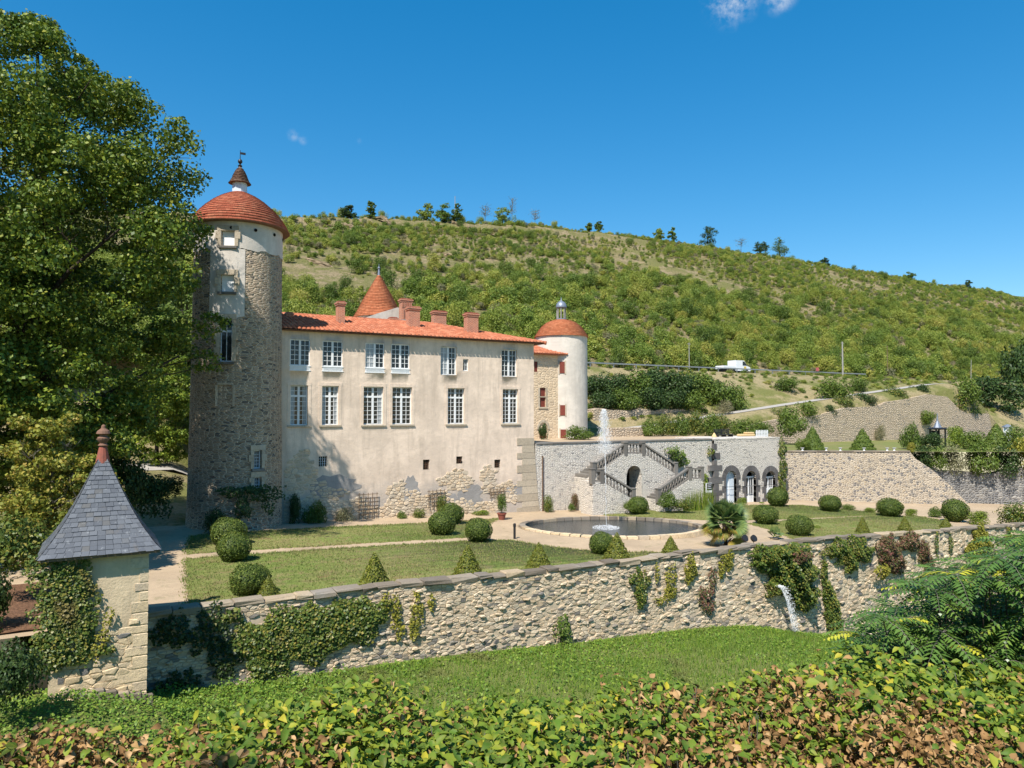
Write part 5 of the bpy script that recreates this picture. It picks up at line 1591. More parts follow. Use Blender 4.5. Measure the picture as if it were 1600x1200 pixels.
# ================================================================== plant builders
def tree_skeleton(mb, base, top, r0, levels, R, spread=0.5, tips=None, n=7):
    """a bent tapered limb with smaller limbs growing from it"""
    base = Vector(base); top = Vector(top)
    L = (top - base).length
    pts = []; k = 6
    off = Vector((R.uniform(-1, 1), R.uniform(-1, 1), 0)) * L * 0.06
    for i in range(k):
        f = i / (k - 1)
        pts.append(base.lerp(top, f) + off * math.sin(f * PI) + Vector((R.uniform(-1, 1), R.uniform(-1, 1), R.uniform(-0.5, 0.5))) * L * 0.015 * f)
    rad = [r0 * (1 - 0.72 * i / (k - 1)) for i in range(k)]
    mb.tube(pts, rad, n)
    if tips is not None: tips.append(pts[-1])
    if levels <= 0: return
    for i in range(R.randint(3, 5)):
        f = R.uniform(0.35, 0.95); p = pts[min(k - 1, int(f * (k - 1)))]
        d = (top - base).normalized()
        side = Vector((R.uniform(-1, 1), R.uniform(-1, 1), R.uniform(-0.1, 0.7))).normalized()
        q = p + (d * (1 - spread) + side * spread * 1.6).normalized() * L * R.uniform(0.32, 0.55)
        tree_skeleton(mb, p, q, max(0.012, r0 * (1 - 0.72 * f) * 0.55), levels - 1, R, spread, tips, max(4, n - 2))

def bush_mesh(name, seed, nclump=14, per=150, leaf=0.085, mat='leaf_bush', squash=0.85, spread=0.62, cr=(0.32, 0.5)):
    """rounded shrub about 2 wide, 1.7 tall, standing on z = 0"""
    R = np.random.default_rng(seed)
    cs = []; rs = []
    for i in range(nclump):
        a = R.random() * 2 * PI; el = R.random() ** 0.7
        rr = spread * math.sqrt(1 - (el * 0.8) ** 2) * (0.55 + 0.45 * R.random())
        cs.append((rr * math.cos(a), rr * math.sin(a), 0.35 + 0.85 * el)); rs.append(R.uniform(*cr))
    cs.append((0, 0, 0.55)); rs.append(0.62)
    P, N = blob_points(cs, rs, [per] * len(cs), R, squash, 0.6)
    P[:, 2] = np.maximum(P[:, 2], 0.02 + 0.1 * R.random(len(P)))
    V, F = leaf_arrays(P, N, leaf, R)
    return np_mesh(name, V, F, mat, rnd=R.random(len(F)))
BUSH = {}
for k_, (m_, sd, lf_, per_) in {'bush': ('leaf_bush', 21, 0.10, 170), 'bush2': ('leaf_bush', 22, 0.11, 150), 'dark': ('leaf_dark', 23, 0.095, 190), 'dark2': ('leaf_dark', 24, 0.10, 170), 'bright': ('leaf_bright', 25, 0.10, 160),
                          'ivy': ('leaf_ivy', 26, 0.10, 170), 'yellow': ('leaf_ivy_yellow', 27, 0.12, 120), 'red': ('leaf_ivy_red', 28, 0.11, 140), 'grey': ('leaf_scrub_grey', 29, 0.08, 150)}.items():
    BUSH[k_] = bush_mesh('shrub_' + k_, sd, 15, per_, lf_, m_)
def bush(u, vb, vt, wpx, y, var, label, name='bush', cat='bush', group=None, base=None, sink=0.15):
    p = at_y(u, vb, y) if y > 0 else at_depth(u, vb, -y)
    if y == 0: p = at_g(u, vb)
    if 66.6 <= y <= 79.5 and u > 900: p = at_bank(u, vb)
    Y = 0.5 * p.x + 0.866 * p.y
    if base is not None and y < 0 and y > -1: p = at_z(u, vb, base); Y = 0.5 * p.x + 0.866 * p.y
    h = (vb - vt) * Y / FPX; w = wpx * Y / FPX
    z = p.z if base is None else base
    o = shared(name, BUSH[var], (p.x, p.y, z - sink * h), random.uniform(0, 6), (w / 2.0, w / 2.0, h * (1 + sink) / 1.6))
    return tag(o, label, cat, group)

def clipped_mesh(name, surf, n, leaf, mat, R, core):
    P, N = surf(n, R)
    V, F = leaf_arrays(P, N + R.normal(scale=0.5, size=N.shape), leaf, R, 0.7, 0.2)
    cv, cf = core
    V2 = np.concatenate([V, cv]); 
    return np_mesh(name, V2, [F, np.asarray(cf) + len(V)], mat, rnd=np.concatenate([R.random(len(F)), np.zeros(len(cf))]))
def sphere_core(r, sq, zc, n=14, m=8):
    V = []; F = []
    for i in range(m + 1):
        t_ = PI * i / m
        for j in range(n): V.append((r * math.sin(t_) * math.cos(2 * PI * j / n), r * math.sin(t_) * math.sin(2 * PI * j / n), zc - r * sq * math.cos(t_)))
    for i in range(m):
        for j in range(n): F.append((i * n + j, i * n + (j + 1) % n, i * n + n + (j + 1) % n, i * n + n + j))
    return np.array(V), np.array(F)
def ball_surf(n, R):
    d = R.normal(size=(n, 3)); d /= np.linalg.norm(d, axis=1, keepdims=True)
    ph = R.random(4) * 6.28
    bump = 1 + 0.06 * np.sin(d[:, 0] * 3.4 + ph[0]) * np.cos(d[:, 1] * 3.8 + ph[1]) + 0.03 * np.sin(d[:, 2] * 7 + d[:, 0] * 5 + ph[2]) + 0.02 * np.sin(d[:, 1] * 13 + ph[3])
    p = d * (0.93 + 0.07 * R.random(n))[:, None] * bump[:, None]
    p[:, 2] = np.maximum(p[:, 2] * 0.88, -0.80) + 0.84
    return p, d
def cone_surf(n, R):
    h = 1 - np.sqrt(R.random(n)); a = R.random(n) * 2 * PI
    r = (1 - h) ** 0.92 * (0.90 + 0.13 * R.random(n)) * (1 + 0.07 * np.sin(h * 34)) + 0.03
    p = np.stack([r * np.cos(a) * 0.5, r * np.sin(a) * 0.5, h + 0.02], axis=1)
    N = np.stack([np.cos(a), np.sin(a), np.full(n, 0.45)], axis=1)
    return p, N
Rn = np.random.default_rng(40)
BALL = [clipped_mesh('box_ball', ball_surf, 4200, 0.085, 'leaf_box', np.random.default_rng(41 + i), sphere_core(0.90, 0.86, 0.82)) for i in range(6)]
def cone_core():
    n = 14; V = [(0.44 * math.cos(2 * PI * j / n), 0.44 * math.sin(2 * PI * j / n), 0.0) for j in range(n)] + [(0.03 * math.cos(2 * PI * j / n), 0.03 * math.sin(2 * PI * j / n), 0.93) for j in range(n)]
    return np.array(V), np.array([(j, (j + 1) % n, n + (j + 1) % n, n + j) for j in range(n)])
CONE = [clipped_mesh('yew_cone', cone_surf, 2600, 0.055, 'leaf_yew', np.random.default_rng(51 + i), cone_core()) for i in range(2)]
CONEG = clipped_mesh('green_cone', cone_surf, 3200, 0.050, 'leaf_bush', np.random.default_rng(55), cone_core())

# ================================================================== clipped balls and cones in the garden
balls = [(352, 853, 27, 'clipped box ball touching the shaded gravel behind its twin near the tower'),
         (361, 879, 27, 'clipped box ball at the left corner of the narrow lawn path'),
         (386, 932, 30, 'biggest clipped box ball on the lawn beside a ragged little yew'),
         (704, 820, 20, 'clipped box ball by the gravel, partly hidden behind its twin opposite the trellises'),
         (689, 837, 22, 'clipped box ball standing in front of its twin opposite the trellises'),
         (747, 848, 22, 'clipped box ball where the narrow lawn path meets the pool gravel'),
         (942, 867, 21, 'clipped box ball pressed against a yew cone in front of the pool'),
         (998, 804, 17, 'clipped box ball on the lawn in front of the dark arched doorway'),
         (1217, 792, 17, 'clipped box ball before the third arch of the garden house'),
         (1198, 820, 20, 'clipped box ball on lawn behind the palm, by the thin crossing path'),
         (1252, 838, 20, 'clipped box ball beside a green seedling bush above the retaining wall'),
         (1300, 800, 17, 'clipped box ball below the battered speckled wall, first after the garden house'),
         (1394, 808, 19, 'clipped box ball below the middle of the battered speckled wall'),
         (1497, 816, 20, 'clipped box ball below the broken end of the battered wall')]
for k, (u, vb, r, lab) in enumerate(balls):
    p = at_g(u, vb); Y = 0.5 * p.x + 0.866 * p.y; s = r * Y / FPX
    b = p + Vector((0.5, 0.866, 0)) * s * 0.35
    o = shared('box_ball', BALL[k % 6], (b.x, b.y, gz(b.x) - 0.02), random.uniform(0, 6), (s * random.uniform(0.96, 1.05), s * random.uniform(0.96, 1.05), s * random.uniform(0.88, 1.04)))
    tag(o, lab, 'topiary ball', 'clipped box balls in the garden')
cones = [(419, 934, 898, 40, 'ragged yellowish yew cone tucked against the biggest box ball'),
         (585, 917, 862, 52, 'tallest yellow green yew cone alone on the lawn by the coping'),
         (731, 898, 850, 48, 'yellow green yew cone by the coping opposite the narrow path end'),
         (842, 885, 846, 40, 'yew cone by the coping where the lawn narrows before the pool'),
         (964, 874, 831, 44, 'broad yew cone in front of the box ball before the pool'),
         (1048, 863, 836, 30, 'small yew cone at the pool gravel beside the coping'),
         (1348, 831, 807, 22, 'little golden yew cone on the far lawn strip, beside the bush-draped coping'),
         (1414, 828, 806, 22, 'little golden yew cone opposite the middle box ball below battered wall'),
         (1478, 823, 808, 20, 'little golden yew cone in front of the last box ball')]
for k, (u, vb, vt, w, lab) in enumerate(cones):
    p = at_g(u, vb, 0.1); Y = 0.5 * p.x + 0.866 * p.y
    if p.y < WALL_Y + 0.75 + w * Y / FPX * 0.4:
        p = Vector((p.x, WALL_Y + 0.75 + w * Y / FPX * 0.4, 0))
        q = p; d = ray(u, vb); p = Vector((d.x * p.y / d.y, p.y, 0)); Y = 0.5 * p.x + 0.866 * p.y
    zt = CAMZ + (HOR - vt) * Y / FPX; h = zt - gz(p.x)
    o = shared('yew_cone', CONE[k % 2], (p.x, p.y, gz(p.x)), random.uniform(0, 6), (w * Y / FPX, w * Y / FPX, h))
    tag(o, lab, 'topiary cone', 'yew cones along the coping')
for u, vb, vt, w, lab in [(1270, 703, 666, 34, 'deep green clipped cone at the terrace edge beside the ivy pier'), (1348, 703, 669, 34, 'deep green clipped cone on the lower terrace between two stretches of open coping'), (1557, 699, 662, 38, 'deep green clipped cone on the lower terrace by the white gate pillar')]:
    p = at_z(u, vb, TER2); Y = 0.5 * p.x + 0.866 * p.y; h = CAMZ + (HOR - vt) * Y / FPX - TER2
    o = shared('terrace_cone', CONEG, (p.x, p.y, TER2), random.uniform(0, 6), (w * Y / FPX * 1.05, w * Y / FPX * 1.05, h)); tag(o, lab, 'topiary cone', 'green cones on the lower terrace')

# ================================================================== pool with its jet
pool = empty('fountain_pool', (0, 0, 0))
pc_ = at_g(955.5, 826); PA, PB = 5.95, 4.15
pz = gz(pc_.x)
pool.location = (pc_.x, pc_.y, pz)
tag(pool, 'oval stone fountain pool of dark water in the gravel of the garden', 'pool')
rgt = Vector((0.866, -0.5, 0)); fwd = Vector((0.5, 0.866, 0))
def ell(a, k=1.0, e=0.0): return pc_ + rgt * ((PA * k + e) * math.cos(a)) + fwd * ((PB * k + e) * math.sin(a))
NS = 54
for i in range(NS):
    a0 = 2 * PI * i / NS + 0.006; a1 = 2 * PI * (i + 1) / NS - 0.006
    m = MB(); pts = []
    am = (a0 + a1) / 2
    top = max(0.20, gz(ell(am).x) - pz + 0.10) + random.uniform(-0.012, 0.012)
    for e, z in ((-0.34, -0.6), (-0.34, top), (0.06, top), (0.09, -0.35)):
        for a in (a0, am, a1): q = ell(a, 1, e); pts.append((q.x, q.y, pz + z))
    fs_ = []
    for r in range(3): 
        for c in range(2): fs_.append((r * 3 + c, r * 3 + c + 1, r * 3 + c + 4, r * 3 + c + 3))
    fs_ += [(0, 3, 6, 9), (11, 8, 5, 2)]
    fs_ = [tuple(reversed(f)) for f in fs_]
    m.add(pts, fs_); m.build('rim_stone', 'coping_grey' if math.sin(am) > -0.3 else 'pale_stones', pool)
wv_ = [ell(2 * PI * i / 72, 1, -0.32) for i in range(72)]
np_obj('water', [(p.x, p.y, pz + 0.02) for p in wv_], np.array([list(range(72))]), 'pool_water', pool)
# the jet: a thin rope of water that opens into falling drops
jet = empty('water_jet', (0, 0, 0)); jp = at_z(943.5, 831, pz); 
jp = pc_ + rgt * (-0.35); jet.location = (jp.x, jp.y, pz)
tag(jet, 'tall white fountain jet with falling spray in the middle of the pool', 'fountain jet')
ztop = 7.15
jpt = at_depth(943.5, 640, (0.5 * jp.x + 0.866 * jp.y))
lean = Vector((jpt.x - jp.x, jpt.y - jp.y, 0))
m = MB(); pts = []; 
for i in range(24):
    f = i / 23; pts.append(jp + lean * f * f + Vector((0.02 * math.sin(i * 1.7), 0.02 * math.cos(i * 2.1), pz * 0 + 0)) + Vector((0, 0, 0.0 + (ztop - pz) * f)))
m.tube(pts, [0.022 + 0.035 * (i / 23) ** 2 for i in range(24)], 6); m.build('jet_stream', 'spray', jet, smooth=True)
def drops(P, S):
    base = np.array([(1, 0, 0), (-1, 0, 0), (0, 1, 0), (0, -1, 0), (0, 0, 1.6), (0, 0, -1.6)], float)
    fc = np.array([(0, 2, 4), (2, 1, 4), (1, 3, 4), (3, 0, 4), (2, 0, 5), (1, 2, 5), (3, 1, 5), (0, 3, 5)])
    V = (P[:, None, :] + base[None] * S[:, None, None]).reshape(-1, 3)
    F = (fc[None] + (np.arange(len(P)) * 6)[:, None, None]).reshape(-1, 3)
    return V, F
n = 4200; f = rng.random(n) ** 0.8
P = np.zeros((n, 3)); drop = (1 - f)
h_ = ztop - 2.9 * drop
spread = 0.04 + 0.21 * np.sqrt(drop)
P[:, 2] = h_
fr_ = np.clip((h_ - pz) / (ztop - pz), 0, 1)
P[:, 0] = jp.x + lean.x * fr_ ** 2 + rng.normal(size=n) * spread; P[:, 1] = jp.y + lean.y * fr_ ** 2 + rng.normal(size=n) * spread
V, F = drops(P, 0.008 + 0.014 * rng.random(n))
tag(np_obj('spray_drops', V, F, 'spray', jet), kind='stuff')
n = 500; a = rng.random(n) * 2 * PI; r = 0.9 * np.sqrt(rng.random(n))
P = np.stack([jp.x + r * np.cos(a), jp.y + r * np.sin(a), pz + 0.05 + 0.28 * rng.random(n) ** 2 * (1 - r)], axis=1)
V, F = drops(P, 0.010 + 0.018 * rng.random(n)); tag(np_obj('splash_drops', V, F, 'spray', jet), kind='stuff')

# ================================================================== the big tree at the left, and its neighbours
def crown_tree(name, base, axis_top, prof, label, nclump, per, leaf, mat, seed, group=None, r0=0.5, cr=(0.9, 1.7), bark='bark', limbs=9, shell=0.62):
    """prof: (z, radius) of the crown's outline round the trunk axis"""
    R = np.random.default_rng(seed); R2 = random.Random(seed)
    root = empty(name, base); tag(root, label, 'tree', group)
    bx, by, bz = base
    zs = [p[0] for p in prof]; rs = [p[1] for p in prof]
    mb = MB(); tips = []
    ztop = zs[-1]
    mid = bz + (ztop - bz) * 0.45
    mb.tube([(bx, by, bz - 0.4), (bx + 0.1, by, bz + 1.2), (bx, by + 0.15, mid), (bx + axis_top[0] * 0.6, by + axis_top[1] * 0.6, bz + (ztop - bz) * 0.75), (bx + axis_top[0], by + axis_top[1], ztop - 1.5)], [r0 * 1.5, r0, r0 * 0.75, r0 * 0.4, r0 * 0.12], 10)
    for i in range(limbs):
        f = 0.22 + 0.6 * i / limbs; z0 = bz + (ztop - bz) * f; a = i * 2.4 + R2.uniform(-0.4, 0.4)
        z1 = min(ztop - 1, z0 + (ztop - bz) * R2.uniform(0.08, 0.22)); rr = float(np.interp(z1, zs, rs)) * R2.uniform(0.65, 0.9)
        tree_skeleton(mb, (bx, by, z0), (bx + rr * math.cos(a), by + rr * math.sin(a), z1), r0 * 0.42 * (1.1 - f), 2, R2, 0.5, tips, 6)
    mb.build('trunk', bark, root, smooth=True)
    cs = []; rad = []
    tot = 0
    while len(cs) < nclump:
        z = R.uniform(zs[0], zs[-1]); rm = float(np.interp(z, zs, rs))
        if R.random() > (rm / max(rs)) ** 1.3 + 0.06: continue
        a = R.random() * 2 * PI; rr = rm * (shell + (1 - shell) * R.random()) if R.random() < 0.8 else rm * R.random() * shell
        wob = 1 + 0.14 * math.sin(3 * a + z * 0.8) + 0.1 * math.sin(5 * a - z * 1.3)
        c = R.uniform(*cr) * (0.55 + 0.45 * rm / max(rs))
        rr = max(0, rr * wob - c * 0.55)
        f = (z - bz) / (ztop - bz)
        cs.append((bx + axis_top[0] * f + rr * math.cos(a), by + axis_top[1] * f + rr * math.sin(a), z)); rad.append(c)
    # each clump breaks into sprays
    P = []; N = []
    for c, r in zip(cs, rad):
        k = max(4, int(per / 26)); sub = R.normal(size=(k, 3)); sub /= np.linalg.norm(sub, axis=1, keepdims=True)
        sub[:, 2] *= 0.6
        sc = np.asarray(c) + sub * r * 0.72
        p, nn = blob_points(sc, np.full(k, r * 0.42), [26] * k, R, 0.62, 0.35)
        P.append(p); N.append(nn)
    P = np.concatenate(P); N = np.concatenate(N)
    leaf_obj('crown', P, N, leaf, mat, root, R, 0.75, 0.2)
    return root
K = 35.0 / FPX
zv = lambda v: CAMZ + (HOR - v) * K
bt = at_depth(62, 700, 35.0); bt = (bt.x, bt.y, 0.2)
big_prof = [(zv(790), 3.0), (zv(700), 5.2), (zv(600), 6.9), (zv(480), 7.6), (zv(380), 8.1), (zv(300), 8.0), (zv(230), 7.6), (zv(170), 6.7), (zv(115), 5.2), (zv(65), 2.8), (zv(28), 0.9)]
crown_tree('broadleaf_tree', bt, (-0.5, 0.2), big_prof, 'huge dark green broadleaf tree towering beside the round tower', 500, 440, 0.175, 'leaf_tree', 61, r0=0.55, cr=(0.9, 1.7), limbs=12, shell=0.58)
q = at_depth(-150, 700, 30.0)
crown_tree('broadleaf_tree', (q.x, q.y, 0.4), (0, 0), [(3, 3.5), (7, 5.5), (12, 5.5), (17, 4.2), (21, 1.5), (22.5, 0.4)], 'second broadleaf tree crowding the huge one from the edge of the garden', 110, 330, 0.21, 'leaf_tree', 62, r0=0.4, cr=(0.9, 1.7))
q = at_depth(78, 900, 29.0)
crown_tree('yellowing_tree', (q.x, q.y, 0.1), (0, 0), [(1.0, 1.2), (2.2, 2.2), (3.8, 2.5), (5.4, 2.1), (6.6, 1.2), (7.6, 0.3)], 'small tree turning yellow behind the slate pavilion', 85, 260, 0.15, 'leaf_yellow', 63, r0=0.13, cr=(0.45, 0.8), bark='bark_grey', limbs=7)
q = at_depth(245, 640, 62.0)
crown_tree('bright_tree', (q.x, q.y, 1.5), (0, 0), [(2.5, 1.6), (5, 3.0), (8, 3.4), (11, 2.6), (13, 0.6)], 'sunlit yellow green tree seen between the huge tree and round tower', 60, 260, 0.22, 'leaf_bright', 64, r0=0.2, cr=(0.8, 1.3))
q = at_depth(290, 620, 75.0)
crown_tree('back_tree', (q.x, q.y, 3.0), (0, 0), [(4, 2.2), (8, 4.2), (13, 4.6), (18, 3.2), (22, 0.6)], 'green tree behind the round tower at the foot of the hill', 60, 260, 0.28, 'leaf_bush', 65, r0=0.25, cr=(1.0, 1.7))
q = at_depth(215, 560, 85.0)
crown_tree('back_tree', (q.x, q.y, 4.0), (0, 0), [(5, 3), (10, 5.0), (17, 5.2), (23, 3.6), (28, 0.6)], 'tall dim tree filling the gap behind the sunlit yellow green tree', 70, 260, 0.3, 'leaf_dark', 66, r0=0.3, cr=(1.2, 2.0))
# shrubs and dark hedge in the tree's shade
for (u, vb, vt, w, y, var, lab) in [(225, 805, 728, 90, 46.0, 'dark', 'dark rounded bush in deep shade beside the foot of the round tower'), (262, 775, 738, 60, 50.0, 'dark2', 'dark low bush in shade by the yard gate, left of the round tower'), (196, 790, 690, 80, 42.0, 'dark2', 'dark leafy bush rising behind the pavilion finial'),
                                    (262, 682, 655, 32, 72.0, 'bush', 'round green bush on sunny grass by the pale yard path'), (292, 690, 650, 30, 70.0, 'bush2', 'bush half hidden by the tower beside the pale yard path'), (245, 650, 606, 60, 78.0, 'bright', 'light green bush at the back of the yard'),
                                    (280, 645, 590, 60, 80.0, 'bush', 'tall green bush at the back of the yard against the tower')]:
    bush(u, vb, vt, w, y, var, lab, base=None)
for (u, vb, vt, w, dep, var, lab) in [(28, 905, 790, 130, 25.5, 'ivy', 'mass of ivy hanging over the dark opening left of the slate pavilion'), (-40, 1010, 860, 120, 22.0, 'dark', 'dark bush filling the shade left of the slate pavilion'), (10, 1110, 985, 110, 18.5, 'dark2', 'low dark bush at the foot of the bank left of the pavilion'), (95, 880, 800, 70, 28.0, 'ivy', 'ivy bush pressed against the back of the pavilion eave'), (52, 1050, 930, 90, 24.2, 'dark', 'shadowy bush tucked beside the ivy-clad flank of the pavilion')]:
    p = at_depth(u, vb, dep); h = (vb - vt) * dep / FPX; w_ = w * dep / FPX
    tag(shared('bush', BUSH[var], (p.x, p.y, p.z - 0.1), random.uniform(0, 6), (w_ / 2, w_ / 2, h / 1.6)), lab, 'bush')
m = at_z(255, 712, 2.6)
sheet('yard_path', np.linspace(-14, 9, 30), np.linspace(0, 3.2, 4), lambda X, Y: 0 * X, 'lane_gravel')
yp = bpy.data.objects['yard_path']
co_ = np.zeros(len(yp.data.vertices) * 3, dtype=np.float32); yp.data.vertices.foreach_get('co', co_); co_ = co_.reshape(-1, 3)
co_[:, 1] += 66 + 0.10 * co_[:, 0]; co_[:, 2] = h_garden(co_[:, 0], co_[:, 1]) + 0.03
yp.data.vertices.foreach_set('co', co_.ravel()); yp.data.update()

# ================================================================== climbers on the walls
def climber(label, spots, y, mat, dens=520, leaf=0.105, depth=0.14, seed=0, name='ivy', side=-1, stem=True, scale=None):
    """spots: (u, v, ru, rv) pixel ellipses on the wall plane y; leaves hug the wall, densest inside"""
    R = np.random.default_rng(100 + seed); P = []
    root = None
    for (u, v, ru, rv) in spots:
        c = at_y(u, v, y); Y = 0.5 * c.x + 0.866 * c.y; k = Y / FPX
        a_, b_ = ru * k * 1.12, rv * k
        n = int(PI * a_ * b_ * dens)
        d = R.normal(size=(n, 2)); rr = np.sqrt(R.random(n)); d /= np.linalg.norm(d, axis=1, keepdims=True)
        wob = 1 + 0.22 * np.sin(3 * np.arctan2(d[:, 1], d[:, 0]) + u) + 0.18 * np.sin(7 * np.arctan2(d[:, 1], d[:, 0]) + v) + 0.12 * R.random(n)
        x = c.x + d[:, 0] * rr * wob * a_; z = c.z + d[:, 1] * rr * wob * b_
        th_ = depth * (1.1 - rr ** 2) * R.random(n) ** 0.6 * (0.6 + 0.5 * np.sin(x * 3.1 + z * 2.3) ** 2)
        P.append(np.stack([x, y - 0.05 - th_, z], axis=1))
    P = np.concatenate(P); n = len(P)
    N = np.stack([R.normal(scale=0.45, size=n), np.full(n, -0.9), 0.55 + R.normal(scale=0.45, size=n)], axis=1)
    c0 = at_y(spots[0][0], spots[0][1] + spots[0][3], y)
    root = empty(name, (c0.x, y - 0.06, c0.z)); tag(root, label, 'climber', None)
    leaf_obj('leaves', P, N, leaf, mat, root, R, 0.85, 0.22)
    if stem:
        m = MB()
        for (u, v, ru, rv) in spots:
            a = at_y(u + random.uniform(-0.3, 0.3) * ru, v + rv, y - 0.045); b = at_y(u, v - rv * 0.8, y - 0.045)
            m.tube([a, a.lerp(b, 0.5) + Vector((random.uniform(-0.15, 0.15), 0, 0)), b], [0.022, 0.016, 0.006], 5)
        m.build('stem', 'bark', root)
    return root
WYF = WALL_Y - 0.03
climber('shade-darkened ivy on the retaining wall in the pavilion shadow', [(268, 985, 26, 24), (330, 985, 26, 34), (352, 1028, 22, 26), (280, 1062, 26, 12)], WYF, 'leaf_ivy_shaded', 420, 0.11, 0.18, 1)
climber('broad dense ivy blanket covering the retaining wall next to the pavilion shadow', [(420, 1003, 46, 42), (478, 978, 44, 36), (490, 1005, 40, 24), (538, 975, 40, 34), (572, 965, 30, 26), (410, 1044, 18, 20), (362, 962, 14, 10)], WYF, 'leaf_ivy', 560, 0.11, 0.22, 2)
climber('thin yellow green ivy strands hanging below the coping past the dense ivy blanket', [(603, 942, 6, 16), (618, 955, 7, 26), (624, 985, 6, 14), (650, 955, 9, 26), (646, 985, 8, 14), (673, 940, 5, 14)], WYF, 'leaf_ivy_yellow', 300, 0.10, 0.10, 3)
climber('small grey green shrub rooted in the foot of the retaining wall', [(877, 980, 14, 16), (882, 1000, 9, 10)], WYF, 'leaf_bush', 420, 0.10, 0.35, 4)
climber('narrow ivy tongue on the retaining wall below the broad yew cone', [(1000, 912, 13, 24), (1000, 935, 9, 14), (985, 905, 5, 8)], WYF, 'leaf_ivy', 460, 0.10, 0.18, 5)
climber('faded ivy ladder climbing the retaining wall left of the palm', [(1025, 895, 4, 14), (1048, 905, 9, 22), (1045, 925, 11, 12), (1030, 938, 10, 6)], WYF, 'leaf_ivy_yellow', 260, 0.10, 0.12, 6)
climber('square yellow green ivy clump under the coping, in line with the small yew cone', [(1078, 885, 10, 18), (1076, 900, 8, 10)], WYF, 'leaf_ivy_yellow', 520, 0.10, 0.16, 7)
climber('withered brownish ivy on the retaining wall below the palm', [(1100, 930, 14, 14), (1105, 948, 12, 10), (1112, 905, 6, 18)], WYF, 'leaf_ivy_red', 320, 0.10, 0.22, 8)
climber('little ivy fringe under the coping below the palm', [(1136, 873, 11, 15), (1126, 890, 6, 12)], WYF, 'leaf_ivy_yellow', 420, 0.10, 0.14, 9)
climber('great overhanging ivy mass around the water spout', [(1195, 868, 32, 16), (1225, 885, 42, 32), (1245, 900, 30, 34), (1215, 910, 26, 18), (1258, 930, 18, 20), (1225, 860, 40, 10)], WYF, 'leaf_ivy', 620, 0.12, 0.75, 10)
climber('reddish withered patch on top of the great ivy mass', [(1252, 870, 18, 9)], WYF - 0.62, 'leaf_ivy_red', 620, 0.10, 0.14, 11, stem=False)
climber('long green ivy column right of the water spout', [(1290, 920, 10, 18), (1296, 945, 14, 26), (1304, 975, 14, 24), (1285, 890, 6, 18)], WYF, 'leaf_ivy', 560, 0.11, 0.28, 12)
climber('wide ivy curtain under the coping beyond the water spout', [(1305, 858, 24, 14), (1335, 862, 34, 20), (1328, 880, 14, 14)], WYF, 'leaf_ivy', 560, 0.11, 0.35, 13)
climber('red and green creeper bulging from the wall above a yellow tuft', [(1382, 862, 18, 26), (1398, 875, 14, 22)], WYF, 'leaf_ivy_red', 560, 0.11, 0.55, 14)
climber('yellow creeper tuft hanging under the red and green creeper', [(1376, 892, 16, 10)], WYF - 0.3, 'leaf_ivy_yellow', 460, 0.12, 0.4, 15)
climber('rusty creeper mat under the coping with a dark drooping end', [(1418, 846, 24, 14), (1440, 860, 12, 16), (1448, 878, 9, 14)], WYF, 'leaf_ivy_red', 520, 0.11, 0.38, 16)
climber('thin climber streaks on pale wall between rusty and golden creepers', [(1462, 850, 5, 18), (1484, 850, 5, 16)], WYF, 'leaf_ivy', 240, 0.10, 0.10, 17)
climber('golden creeper square glowing on the pale end of the wall', [(1530, 846, 24, 22), (1520, 860, 18, 14)], WYF, 'leaf_ivy_yellow', 620, 0.12, 0.22, 18)
climber('last golden creeper strand beside the sumac top', [(1574, 842, 7, 16), (1584, 856, 10, 10)], WYF, 'leaf_ivy_yellow', 460, 0.12, 0.2, 19)
climber('glossy ivy clothing the left half of the slate pavilion', [(88, 890, 34, 24), (100, 925, 34, 40), (106, 960, 34, 40), (98, 1000, 34, 36), (132, 985, 14, 40), (80, 985, 14, 44), (160, 1015, 16, 7), (128, 915, 12, 26), (90, 1030, 26, 16)], PY0 - 0.02, 'leaf_ivy', 640, 0.085, 0.16, 20)
climber('ivy pillar on the corner of the arched garden house', [(1221, 700, 7, 14), (1222, 730, 7, 22), (1220, 765, 7, 18)], AY - 0.02, 'leaf_ivy', 260, 0.15, 0.4, 21)
climber('shrub growing out of the terrace wall above the right stair flight', [(1056, 712, 13, 10), (1048, 704, 10, 7), (1064, 720, 8, 9)], FY - 0.05, 'leaf_bush', 260, 0.14, 0.9, 22)
climber('small tuft growing from the terrace wall beside the corner blocks', [(1108, 706, 5, 6)], FY - 0.05, 'leaf_ivy', 260, 0.14, 0.5, 23)
climber('green climber beside the black sign under the right landing', [(1100, 752, 5, 14)], FY - 0.05, 'leaf_bright', 300, 0.13, 0.3, 24)
climber('tangled climbing rose spreading over the foot of the round tower', [(365, 768, 22, 7), (405, 772, 30, 12), (390, 765, 40, 5), (380, 795, 12, 14), (420, 790, 8, 12)], TY - 2.95, 'leaf_dark', 260, 0.12, 0.45, 25)
climber('yellow green creeper on the ragged lower pavilion wall', [(152, 1005, 10, 22), (165, 985, 5, 26), (172, 960, 5, 12)], PY0 - 0.05, 'leaf_ivy_yellow', 340, 0.075, 0.09, 26)

